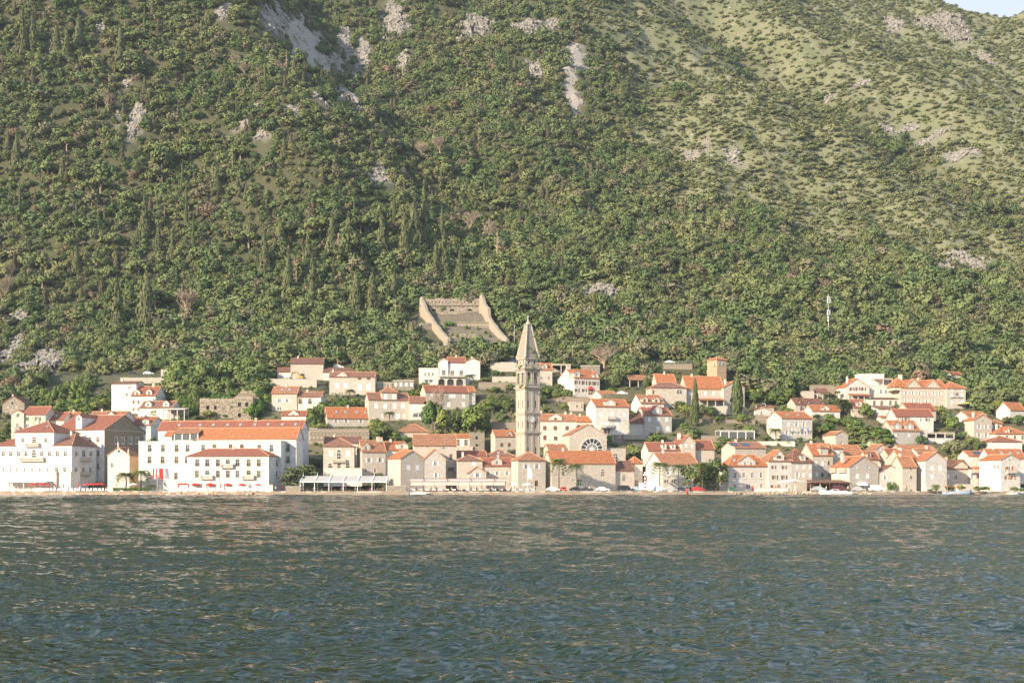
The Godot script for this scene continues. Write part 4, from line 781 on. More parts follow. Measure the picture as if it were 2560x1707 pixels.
func thing(called: String, label: String, category: String, at := Vector3.ZERO, turn := 0.0, group := "") -> Node3D:
	var o := Node3D.new()
	o.name = numbered(called)
	add_child(o)
	o.position = at
	o.rotation.y = turn
	tag(o, label, category, group)
	return o

func inst(mesh: Mesh, m: Material) -> MeshInstance3D:
	var o := MeshInstance3D.new()
	o.mesh = mesh
	o.material_override = m
	return o

func part(called: String, mesh: Mesh, m: Material, parent: Node, t := Transform3D.IDENTITY) -> MeshInstance3D:
	var o := inst(mesh, m)
	o.name = called
	parent.add_child(o, true)
	o.transform = t
	return o

func structure(called: String, mesh: Mesh, m: Material) -> MeshInstance3D:
	var o := inst(mesh, m)
	o.name = numbered(called)
	add_child(o)
	o.set_meta("kind", "structure")
	return o

func new_st() -> SurfaceTool:
	var st := SurfaceTool.new()
	st.begin(Mesh.PRIMITIVE_TRIANGLES)
	return st

func tri(st: SurfaceTool, a: Vector3, b: Vector3, c: Vector3, ua := Vector2.ZERO, ub := Vector2.ZERO, uc := Vector2.ZERO) -> void:
	st.set_uv(ua); st.add_vertex(a)
	st.set_uv(uc); st.add_vertex(c)
	st.set_uv(ub); st.add_vertex(b)

# a, b, c, d run counter-clockwise seen from outside; uv in metres along ab and ad
func quad(st: SurfaceTool, a: Vector3, b: Vector3, c: Vector3, d: Vector3, o := Vector2.ZERO) -> void:
	var x := (b - a).normalized()
	var y := (d - a).slide(x).normalized()
	var ub := o + Vector2((b - a).dot(x), (b - a).dot(y))
	var uc := o + Vector2((c - a).dot(x), (c - a).dot(y))
	var ud := o + Vector2((d - a).dot(x), (d - a).dot(y))
	tri(st, a, b, c, o, ub, uc)
	tri(st, a, c, d, o, uc, ud)

func box(st: SurfaceTool, lo: Vector3, hi: Vector3) -> void:
	var p := [Vector3(lo.x, lo.y, hi.z), Vector3(hi.x, lo.y, hi.z), Vector3(hi.x, hi.y, hi.z), Vector3(lo.x, hi.y, hi.z),
		Vector3(lo.x, lo.y, lo.z), Vector3(hi.x, lo.y, lo.z), Vector3(hi.x, hi.y, lo.z), Vector3(lo.x, hi.y, lo.z)]
	quad(st, p[0], p[1], p[2], p[3]); quad(st, p[1], p[5], p[6], p[2]); quad(st, p[5], p[4], p[7], p[6])
	quad(st, p[4], p[0], p[3], p[7]); quad(st, p[3], p[2], p[6], p[7]); quad(st, p[4], p[5], p[1], p[0])

func hexa(st: SurfaceTool, b: Array, t: Array) -> void:  # four bottom and four top corners, both counter-clockwise from above
	for k in 4:
		var j := (k + 1) % 4
		quad(st, b[k], b[j], t[j], t[k])
	quad(st, t[0], t[1], t[2], t[3])
	quad(st, b[3], b[2], b[1], b[0])

func slab(st: SurfaceTool, q: Array, th: float) -> void:  # a tilted sheet with thickness below it
	var dn := Vector3(0, -th, 0)
	hexa(st, [q[0] + dn, q[1] + dn, q[2] + dn, q[3] + dn], q)

func tube(st: SurfaceTool, a: Vector3, b: Vector3, ra: float, rb: float, n := 6, caps := true) -> void:
	var z := (b - a).normalized()
	var x := z.cross(Vector3.RIGHT if absf(z.x) < 0.8 else Vector3.UP).normalized()
	var y := z.cross(x)
	for k in n:
		var t0 := TAU * k / n
		var t1 := TAU * (k + 1) / n
		var d0 := x * cos(t0) + y * sin(t0)
		var d1 := x * cos(t1) + y * sin(t1)
		quad(st, a + d0 * ra, a + d1 * ra, b + d1 * rb, b + d0 * rb)
		if caps:
			tri(st, b, b + d0 * rb, b + d1 * rb)
			tri(st, a, a + d1 * ra, a + d0 * ra)

func lathe(st: SurfaceTool, prof: Array, n := 10, c := Vector3.ZERO) -> void:  # [[radius, height], ...] upwards
	for i in prof.size() - 1:
		for k in n:
			var t0 := TAU * k / n
			var t1 := TAU * (k + 1) / n
			var p0 := Vector3(cos(t0), 0, -sin(t0))
			var p1 := Vector3(cos(t1), 0, -sin(t1))
			var r0: float = prof[i][0]; var r1: float = prof[i + 1][0]
			var h0 := Vector3(0, prof[i][1], 0); var h1 := Vector3(0, prof[i + 1][1], 0)
			quad(st, c + p0 * r0 + h0, c + p1 * r0 + h0, c + p1 * r1 + h1, c + p0 * r1 + h1)

func done(st: SurfaceTool) -> ArrayMesh:
	return st.commit()

func boxmesh(lo: Vector3, hi: Vector3) -> ArrayMesh:
	var st := new_st()
	box(st, lo, hi)
	return done(st)

# ------------------------------------------------------------------ textures and materials
func tex(img: Image) -> ImageTexture:
	img.generate_mipmaps()
	return ImageTexture.create_from_image(img)

func stone_image(course: int, tone: float, seed_: int) -> Array:
	var r := RandomNumberGenerator.new()
	r.seed = seed_
	var im := Image.create(512, 512, false, Image.FORMAT_RGB8)
	var hm := Image.create(512, 512, false, Image.FORMAT_RGB8)
	im.fill(Color(0.9, 0.89, 0.87))
	hm.fill(Color(0.2, 0.2, 0.2))
	var y := 0
	while y < 512:
		var hh := mini(course + r.randi_range(-course / 4, course / 3), 512 - y)
		if 512 - y - hh < course / 2:
			hh = 512 - y
		var x := 0
		while x < 512:
			var ww := mini(r.randi_range(course, course * 3), 512 - x)
			if 512 - x - ww < course / 2:
				ww = 512 - x
			var t := 1.0 - tone + tone * 2.0 * r.randf() * r.randf()
			var warm := r.randf_range(-0.03, 0.05)
			im.fill_rect(Rect2i(x + 1, y + 1, ww - 2, hh - 2), Color(clampf(0.88 * t + warm, 0, 1), clampf(0.88 * t, 0, 1), clampf(0.88 * t - warm, 0, 1)))
			var g := r.randf_range(0.6, 1.0)
			hm.fill_rect(Rect2i(x + 1, y + 1, ww - 3, hh - 3), Color(g, g, g))
			x += ww
		y += hh
	hm.bump_map_to_normal_map(2.0)
	return [tex(im), tex(hm)]

func tile_image(spread: float, seed_: int) -> Array:
	var r := RandomNumberGenerator.new()
	r.seed = seed_
	var nz := FastNoiseLite.new()
	nz.seed = seed_
	nz.frequency = 0.02
	var im := Image.create(512, 512, false, Image.FORMAT_RGB8)
	var hm := Image.create(512, 512, false, Image.FORMAT_RGB8)
	im.fill(Color(0.75, 0.75, 0.75))
	for i in 32:
		for j in 17:
			var big := nz.get_noise_2d(i * 16.0, j * 30.0)
			var t := 0.86 + spread * (0.5 * big + r.randf_range(-0.35, 0.3))
			var pale := maxf(0.0, r.randf() - (1.0 - spread * 0.5)) * 1.2
			im.fill_rect(Rect2i(i * 16, j * 30 + (i % 2) * 3, 16, 30), Color(clampf(t, 0, 1), clampf(t + pale * 0.4, 0, 1), clampf(t + pale * 0.5, 0, 1)))
	for i in 32:
		for k in 16:
			var hgt := sin(PI * k / 16.0)
			for j in 18:
				var v := hgt * 0.75
				hm.fill_rect(Rect2i(i * 16 + k, j * 30, 1, 22), Color(v + 0.2, v + 0.2, v + 0.2))
				hm.fill_rect(Rect2i(i * 16 + k, j * 30 + 22, 1, 8), Color(v, v, v))
	hm.bump_map_to_normal_map(3.0)
	return [tex(im), tex(hm)]

func noise_tex(size: int, freq: float, lo: float, hi: float, seed_: int, octaves := 5) -> ImageTexture:
	var nz := FastNoiseLite.new()
	nz.seed = seed_
	nz.frequency = freq
	nz.fractal_octaves = octaves
	var im := nz.get_seamless_image(size, size)
	im.convert(Image.FORMAT_RGB8)
	var data := im.get_data()
	for k in data.size():
		data[k] = int(255.0 * (lo + (hi - lo) * data[k] / 255.0))
	return tex(Image.create_from_data(size, size, false, Image.FORMAT_RGB8, data))

func noise_normal(size: int, freq: float, strength: float, seed_: int, octaves := 4) -> ImageTexture:
	var nz := FastNoiseLite.new()
	nz.seed = seed_
	nz.frequency = freq
	nz.fractal_octaves = octaves
	var im := nz.get_seamless_image(size, size)
	im.convert(Image.FORMAT_RGB8)
	im.bump_map_to_normal_map(strength)
	return tex(im)

func textured(r: float, g: float, b: float, t: Array, metres: float, bump: float, rough := 0.9) -> StandardMaterial3D:
	var m := mat(r, g, b, rough)
	m.albedo_texture = t[0]
	if t.size() > 1:
		m.normal_enabled = true
		m.normal_texture = t[1]
		m.normal_scale = bump
	m.uv1_scale = Vector3(1.0 / metres, -1.0 / metres, 1)
	return m

func make_materials() -> void:
	var s1 := stone_image(15, 0.10, 3)
	var s2 := stone_image(16, 0.15, 7)
	var plaster := [noise_tex(256, 0.012, 0.84, 1.0, 11), noise_normal(256, 0.06, 2.0, 12)]
	var stain := [noise_tex(256, 0.02, 0.55, 1.0, 21), noise_normal(256, 0.06, 4.0, 22)]
	var t1 := tile_image(0.42, 5)
	var t2 := tile_image(0.62, 6)
	M.white = textured(0.76, 0.74, 0.71, plaster, 7, 0.3)
	M.white2 = textured(0.80, 0.77, 0.73, s1, 9, 0.35)
	M.cream = textured(0.78, 0.73, 0.655, plaster, 6, 0.4)
	M.stone = textured(0.72, 0.665, 0.59, s1, 8, 0.8)
	M.grey = textured(0.42, 0.37, 0.31, s2, 7, 0.9)
	M.grey2 = textured(0.66, 0.63, 0.59, s1, 8, 0.6)
	M.brown = textured(0.42, 0.34, 0.26, s2, 7, 0.9)
	M.brick = textured(0.66, 0.47, 0.32, s1, 6, 0.6)
	M.ruin = textured(0.48, 0.41, 0.32, stain, 6, 0.9)
	M.yellow = textured(0.70, 0.50, 0.28, plaster, 6, 0.4)
	M.salmon = textured(0.66, 0.30, 0.17, plaster, 6, 0.4)
	M.orange = textured(0.52, 0.185, 0.075, t1, 5.5, 0.8, 0.8)
	M.red = textured(0.36, 0.125, 0.075, t1, 5.5, 0.8, 0.8)
	M.dark = textured(0.24, 0.115, 0.080, t2, 5.5, 0.8, 0.85)
	M.old = textured(0.52, 0.22, 0.11, t2, 5.5, 0.8, 0.85)
	M.orange_faded = textured(0.44, 0.20, 0.11, t2, 5.5, 0.8, 0.85)
	M.red_faded = textured(0.32, 0.15, 0.10, t2, 5.5, 0.8, 0.85)
	M.trim = textured(0.70, 0.64, 0.56, plaster, 5, 0.2)
	M.ridge = textured(0.78, 0.40, 0.22, plaster, 3, 0.3)
	M.frame_white = mat(0.78, 0.77, 0.75, 0.6)
	M.frame_taupe = mat(0.42, 0.37, 0.31, 0.6)
	M.pane = mat(0.035, 0.035, 0.035, 0.12)
	M.pane.metallic_specular = 0.6
	M.glass = mat(0.10, 0.11, 0.11, 0.08)
	M.shutter_white = mat(0.80, 0.79, 0.78, 0.6)
	M.shutter_brown = mat(0.17, 0.085, 0.05, 0.6)
	M.shutter_green = mat(0.03, 0.13, 0.07, 0.6)
	M.shutter_rust = mat(0.42, 0.15, 0.05, 0.6)
	M.door = mat(0.13, 0.075, 0.045, 0.6)
	M.iron = mat(0.10, 0.10, 0.10, 0.5)
	M.wood = mat(0.24, 0.14, 0.08, 0.8)
	M.darkwood = mat(0.10, 0.05, 0.035, 0.8)
	M.bark = mat(0.13, 0.10, 0.075, 0.95)
	M.palebark = mat(0.42, 0.34, 0.27, 0.95)
	M.deadbark = mat(0.34, 0.26, 0.20, 0.95)
	M.concrete = textured(0.50, 0.48, 0.45, plaster, 5, 0.4)
	M.canvas = mat(0.82, 0.80, 0.77, 0.8)
	M.canvas_red = mat(0.62, 0.035, 0.035, 0.75)
	M.canvas_yellow = mat(0.72, 0.60, 0.26, 0.8)
	M.canvas_orange = mat(0.80, 0.25, 0.04, 0.8)
	M.plastic_white = mat(0.82, 0.82, 0.81, 0.35)
	M.plastic_orange = mat(0.80, 0.20, 0.04, 0.5)
	M.paint_red = mat(0.55, 0.03, 0.03, 0.5)
	M.solar = mat(0.03, 0.05, 0.10, 0.15)
	M.skylight = mat(0.30, 0.34, 0.37, 0.1)
	M.hull_blue = mat(0.45, 0.54, 0.66, 0.3)
	M.rubber = mat(0.03, 0.03, 0.03, 0.7)
	M.quay = textured(0.52, 0.44, 0.35, s1, 6, 0.8)
	M.paving = textured(0.50, 0.46, 0.41, plaster, 8, 0.5)
	M.asphalt = textured(0.16, 0.155, 0.15, plaster, 6, 0.4)
	M.net_green = mat(0.02, 0.22, 0.10, 0.8)
	# car paint
	for c in [["white", 0.78, 0.78, 0.77], ["silver", 0.42, 0.44, 0.46], ["grey", 0.07, 0.075, 0.08], ["black", 0.02, 0.02, 0.022], ["red", 0.50, 0.03, 0.02], ["darkred", 0.10, 0.03, 0.03], ["navy", 0.03, 0.045, 0.08], ["blue", 0.36, 0.52, 0.66]]:
		var m := mat(c[1], c[2], c[3], 0.35)
		m.clearcoat_enabled = true
		m.clearcoat = 0.6
		m.clearcoat_roughness = 0.1
		M["car_" + c[0]] = m
	# leaves
	M.leaf = mat(1, 1, 1, 0.8)
	M.leaf.vertex_color_use_as_albedo = true
	M.leaf.metallic_specular = 0.25
	M.leaf.backlight_enabled = true
	M.leaf.backlight = Color(0.2, 0.2, 0.2)
	for c in LEAVES:
		var m: StandardMaterial3D = M.leaf.duplicate()
		m.albedo_color = lin(c[1], c[2], c[3])
		M["leaf_" + c[0]] = m
	M.rock = textured(0.40, 0.37, 0.325, stain, 9, 1.0)
	M.rock.uv1_triplanar = true
	M.rock.uv1_world_triplanar = true
	M.rock.uv1_scale = Vector3(0.07, 0.07, 0.07)
	M.scree = textured(0.34, 0.315, 0.28, plaster, 9, 1.0)
	M.scree.uv1_triplanar = true
	M.scree.uv1_world_triplanar = true
	M.scree.uv1_scale = Vector3(0.2, 0.2, 0.2)
	M.soil = mat(1, 1, 1, 0.95)
	M.soil.vertex_color_use_as_albedo = true
	M.soil.albedo_texture = noise_tex(512, 0.03, 0.68, 1.0, 31)
	M.soil.uv1_triplanar = true
	M.soil.uv1_world_triplanar = true
	M.soil.uv1_scale = Vector3(0.05, 0.05, 0.05)
	M.sea = mat(0.011, 0.025, 0.018, 0.04)
	M.sea.metallic_specular = 0.5
	M.sea.normal_enabled = true
	M.sea.normal_texture = noise_normal(1024, 0.02, 14.0, 41, 2)
	M.sea.normal_scale = 0.9
	M.sea.uv1_scale = Vector3(0.10, 0.16, 1)

# leaf colours (linear): broad, olive, lime, oak, ivy, cypress, conifer, umbrella, aleppo, palm, blossom, dry
const LEAVES := [["lush", 0.19, 0.255, 0.085], ["broad", 0.180, 0.250, 0.073], ["broad_deep", 0.118, 0.192, 0.062], ["broad_gold", 0.242, 0.275, 0.084], ["olive", 0.234, 0.250, 0.131],
	["lime", 0.265, 0.416, 0.065], ["oak", 0.140, 0.183, 0.069], ["ivy", 0.156, 0.266, 0.065], ["cypress", 0.118, 0.150, 0.065],
	["conifer", 0.133, 0.150, 0.073], ["umbrella", 0.187, 0.225, 0.087], ["aleppo", 0.133, 0.166, 0.069], ["palm", 0.203, 0.250, 0.087],
	["blossom", 0.655, 0.666, 0.437], ["dry", 0.312, 0.250, 0.146]]

# ------------------------------------------------------------------ terrain
func sst(a: float, b: float, x: float) -> float:
	return smoothstep(a, b, x)

func shore(x: float) -> float:
	var c := clampf(x, -180, 180)
	return 440.0 + 0.0006 * c * c

func base_height(x: float, d: float) -> float:
	var s := d - shore(x)
	var e := 1.05
	if s < 24: e = 1.05
	elif s < 168: e = 1.05 + 0.42 * (s - 24)
	elif s < 208: e = 61.53 + 0.42 * (s - 168) + 0.31 * (s - 168) * (s - 168) / 80
	else: e = 84.53 + 0.73 * (s - 208)
	var wh := sst(150, 260, s)
	e += 0.40 * maxf(0, -20 - x) * sst(200, 420, s)
	if wh > 0.0:
		var p := Vector2(x, d)
		for g in RIDGES:
			var q := Geometry2D.get_closest_point_to_segment(p, Vector2(g[0], g[1]), Vector2(g[2], g[3]))
			e -= g[4] * exp(-p.distance_squared_to(q) / (g[5] * g[5])) * wh
	var dl := (x - 183) * 0.869 + (d - 990) * 0.494
	e -= 66.0 * sst(0, 200, dl) * wh
	var c := (430.0 - 0.5 * (x - 378)) if x > 378 else (430.0 + 0.9 * (378 - x))
	c -= maxf(0, d - 1225) * 0.4
	return minf(e, c)

func height(x: float, d: float) -> float:
	var s := d - shore(x)
	var wh := sst(150, 280, s)
	return base_height(x, d) + wh * (n_big.get_noise_2d(x, d) * 14.0 + n_mid.get_noise_2d(x, d) * 7.0 + n_fine.get_noise_2d(x, d) * 1.6)

func ground_y(x: float, d: float) -> float:  # on the grid
	var fx := clampf((x - GX0) / GS, 0, GNX - 1.001)
	var fd := clampf((d - GD0) / GS, 0, GND - 1.001)
	var i := int(fx); var j := int(fd)
	fx -= i; fd -= j
	var k := j * GNX + i
	return lerpf(lerpf(gh[k], gh[k + 1], fx), lerpf(gh[k + GNX], gh[k + GNX + 1], fx), fd)

func on_ground(x: float, z: float) -> Vector3:
	return Vector3(x, ground_y(x, -z), z)

# how bare the hillside is (0 wood, 1 dry grass with scrub)
func bareness(x: float, d: float, e: float) -> float:
	var edge := 40.0
	if e < 160: edge = 77.0 + (160.0 - e) * 2.6
	elif e < 330: edge = lerpf(77, 40, (e - 160) / 170.0)
	edge += n_patch.get_noise_2d(x * 1.5, d * 1.5) * 70.0
	var b := sst(-15, 45, x - edge)
	# clearing on the upper left
	b = maxf(b, 0.8 * sst(1.0, 0.6, Vector2((x + 235) / 75.0, (d - 905) / 60.0).length() + 0.5 * n_patch.get_noise_2d(x * 3, d * 3)))
	# trees stand thicker in the ravine
	var ravine := Vector2(x, d).distance_to(Geometry2D.get_closest_point_to_segment(Vector2(x, d), Vector2(140, 1050), Vector2(310, 770)))
	return b * (1.0 - 0.85 * exp(-pow(ravine / 20.0, 2)))

func make_terrain() -> void:
	gh.resize(GNX * GND)
	rockmask.resize(GNX * GND)
	for j in GND:
		var d := GD0 + j * GS
		for i in GNX:
			var x := GX0 + i * GS
			var s := d - shore(x)
			gh[j * GNX + i] = (height(x, d) - 0.12) if s > 3 else -3.0
	# level building plots
	for h in HOUSES:
		for b in h[4]:
			level_plot(b)
	level_pads()
	for r in ROCKS:
		mark_rock(r)
	var st := new_st()
	st.set_smooth_group(0)
	for j in GND:
		for i in GNX:
			var x := GX0 + i * GS
			var d := GD0 + j * GS
			var k := j * GNX + i
			var e := gh[k]
			var b := bareness(x, d, e)
			var s := d - shore(x)
			var n := n_patch.get_noise_2d(x * 4, d * 4) * 0.5 + n_fine.get_noise_2d(x * 2.3, d * 2.3) * 0.5
			var wood := Color(0.085, 0.10, 0.045).lerp(Color(0.13, 0.12, 0.065), clampf(0.5 + n, 0, 1))
			var grass := Color(0.305, 0.295, 0.18).lerp(Color(0.215, 0.24, 0.12), clampf(0.5 + 1.4 * n, 0, 1))
			var c := wood.lerp(grass, b)
			if s < 175:
				c = Color(0.13, 0.135, 0.06).lerp(Color(0.24, 0.20, 0.12), clampf(0.4 + 1.5 * n, 0, 1)).lerp(c, sst(100, 130, s))
			c = c.lerp(Color(0.34, 0.315, 0.28), rockmask[k] * 0.8)
			if absf(x + 21.4 + (d - 628.6) * 0.46) < 14 and absf(d - 628.6) < 15:
				c = Color(0.25, 0.215, 0.165).lerp(Color(0.19, 0.165, 0.12), clampf(0.5 + n, 0, 1))
			st.set_color(c)
			st.add_vertex(Vector3(x, e, -d))
	for j in GND - 1:
		for i in GNX - 1:
			var k := j * GNX + i
			for q in [k, k + GNX, k + 1, k + 1, k + GNX, k + GNX + 1]:
				st.add_index(q)
	st.generate_normals()
	structure("hillside", done(st), M.soil)

func level_plot(b: Dictionary) -> void:
	var a := deg_to_rad(b.a)
	var ux := Vector2(cos(a), sin(a)); var ub := Vector2(-sin(a), cos(a))
	var o := Vector2(b.p[0], -b.p[2])
	var c: Vector2 = o + ux * b.w / 2 + ub * b.d / 2
	var r: float = (b.w + b.d) / 2 + 5
	for j in range(maxi(0, int((c.y - r - GD0) / GS)), mini(GND - 1, int((c.y + r - GD0) / GS) + 1)):
		for i in range(maxi(0, int((c.x - r - GX0) / GS)), mini(GNX - 1, int((c.x + r - GX0) / GS) + 1)):
			var p := Vector2(GX0 + i * GS, GD0 + j * GS) - o
			var u := p.dot(ux); var v := p.dot(ub)
			if u > -1.6 and u < b.w + 1.6 and v > -3.4 and v < b.d + 1.2:
				var k := j * GNX + i
				gh[k] = minf(gh[k], b.p[1] - 0.3)
			if u > -1.0 and u < b.w + 1.0 and v > -1.2 and v < b.d + 1.0:
				blocked[j * GNX + i] = true
			elif u > -3.5 and u < b.w + 3.5 and v > -25.0 and v < b.d + 1.0:
				before[j * GNX + i] = true

func mark_rock(r: Array) -> void:
	var reach: float = maxf(r[2], r[3]) * 1.3
	for j in range(maxi(0, int((r[1] - reach - GD0) / GS)), mini(GND - 1, int((r[1] + reach - GD0) / GS) + 2)):
		for i in range(maxi(0, int((r[0] - reach - GX0) / GS)), mini(GNX - 1, int((r[0] + reach - GX0) / GS) + 2)):
			var m := rock_at(r, GX0 + i * GS, GD0 + j * GS)
			var k := j * GNX + i
			rockmask[k] = maxf(rockmask[k], m)

func rock_at(r: Array, x: float, d: float) -> float:  # 1 inside the outcrop, 0 outside, ragged edge
	var t := deg_to_rad(r[4])
	var p := Vector2((x - r[0]) / r[2], (r[1] - d) / r[3]).rotated(-t)
	var q := Vector2(p.x, p.y).length() + 0.85 * n_fine.get_noise_2d(x * 1.7, d * 1.7) + 0.5 * n_fine.get_noise_2d(x * 5, d * 5)
	return 1.0 - sst(0.72, 0.98, q)

func make_rocks() -> void:
	var ridged := FastNoiseLite.new()
	ridged.seed = 77
	ridged.noise_type = FastNoiseLite.TYPE_SIMPLEX
	ridged.fractal_type = FastNoiseLite.FRACTAL_RIDGED
	ridged.frequency = 0.14
	ridged.fractal_octaves = 4
	for r in ROCKS:
		var cell := clampf(maxf(r[2], r[3]) / 26.0, 0.5, 1.2)
		var nx := int(2.7 * r[2] / cell); var nd := int(2.7 * r[3] / cell)
		var st := new_st()
		var idx := {}
		var count := 0
		var amp: float = 0.6 if r[5] == 1 else clampf(0.3 * minf(r[2], r[3]), 1.2, 4.2)
		for j in nd + 1:
			for i in nx + 1:
				var x: float = r[0] + (float(i) / nx - 0.5) * 2.7 * r[2]
				var d: float = r[1] + (float(j) / nd - 0.5) * 2.7 * r[3]
				var m := rock_at(r, x, d)
				var up := -0.5 + m * (0.7 + amp * (0.35 + 0.65 * ridged.get_noise_3d(x, d, 0.6 * ground_y(x, d))))
				var side := amp * 0.5 * m
				if m > 0.02:
					idx[j * (nx + 1) + i] = count
					count += 1
					st.add_vertex(Vector3(x + side * n_fine.get_noise_2d(x * 7, d * 7), ground_y(x, d) + up, -d + side * n_fine.get_noise_2d(d * 7, x * 7)))
		for j in nd:
			for i in nx:
				var k := j * (nx + 1) + i
				if idx.has(k) and idx.has(k + 1) and idx.has(k + nx + 1) and idx.has(k + nx + 2):
					for q in [k, k + nx + 1, k + 1, k + 1, k + nx + 1, k + nx + 2]:
						st.add_index(idx[q])
		if count > 8:
			if r[5] == 1: st.generate_normals()
			structure("scree" if r[5] == 1 else "rock_outcrop", done(st), M.scree if r[5] == 1 else M.rock)

# ------------------------------------------------------------------ the sea
func wave_set() -> Array:
	var r := RandomNumberGenerator.new()
	r.seed = 91
	var out := []
	for k in 34:
		var l := 0.26 * pow(1.14, k)            # wavelength 0.26 m ... 20 m
		var t := r.randf_range(-0.8, 0.8) + 0.3
		if k % 4 == 3:
			t = r.randf_range(-1.5, 1.5)
		var steep := 0.086 if l < 1.6 else 0.086 * pow(1.6 / l, 0.75)
		out.append([TAU / l * sin(t), TAU / l * cos(t), steep * l / TAU, r.randf() * TAU, l])
	return out

func make_sea() -> void:
	var waves := wave_set()
	var verts := PackedVector3Array(); var uvs := PackedVector2Array(); var ids := PackedInt32Array()
	var rows := []
	var d := 15.0
	while d < 446.0:
		rows.append(d)
		d += clampf(d * d / 4200.0 * 0.36, 0.04, 0.5)
	rows.append(446.0)
	var nc := 440
	var fade := FastNoiseLite.new()
	fade.seed = 5
	fade.frequency = 0.035
	for j in rows.size():
		var dd: float = rows[j]
		var dx := dd * 0.92 / nc
		var step: float = clampf(dd * dd / 4200.0 * 0.36, 0.04, 0.5)
		var use := []
		for w in waves:
			var f := clampf((2.6 - maxf(absf(w[0]) * dx, absf(w[1]) * step)) / 1.0, 0, 1)
			if f > 0:
				use.append([w[0], w[1], w[2] * f, w[3]])
		for i in nc + 1:
			var x := (float(i) / nc - 0.5) * dd * 0.92
			var y := 0.0
			for w in use:
				y += w[2] * sin(w[0] * x + w[1] * dd + w[3])
			y *= 0.88 + 0.5 * fade.get_noise_2d(x, dd * 0.5) + 0.75 * fade.get_noise_2d(x * 0.22 + 70, dd * 0.3)
			verts.append(Vector3(x, y, -dd))
			uvs.append(Vector2(x, dd))
	for j in rows.size() - 1:
		for i in nc:
			var k := j * (nc + 1) + i
			ids.append_array(PackedInt32Array([k, k + nc + 1, k + 1, k + 1, k + nc + 1, k + nc + 2]))
	# the rest of the bay, a little lower
	var base := verts.size()
	for p in [Vector3(-1500, -0.35, 900), Vector3(1500, -0.35, 900), Vector3(1500, -0.35, -462), Vector3(-1500, -0.35, -462)]:
		verts.append(p); uvs.append(Vector2(p.x, -p.z))
	ids.append_array(PackedInt32Array([base, base + 3, base + 1, base + 1, base + 3, base + 2]))
	var arrays := []
	arrays.resize(Mesh.ARRAY_MAX)
	arrays[Mesh.ARRAY_VERTEX] = verts
	arrays[Mesh.ARRAY_TEX_UV] = uvs
	arrays[Mesh.ARRAY_INDEX] = ids
	var st := SurfaceTool.new()
	st.create_from_arrays(arrays)
	st.generate_normals()
	st.generate_tangents()
	structure("sea", st.commit(), M.sea)

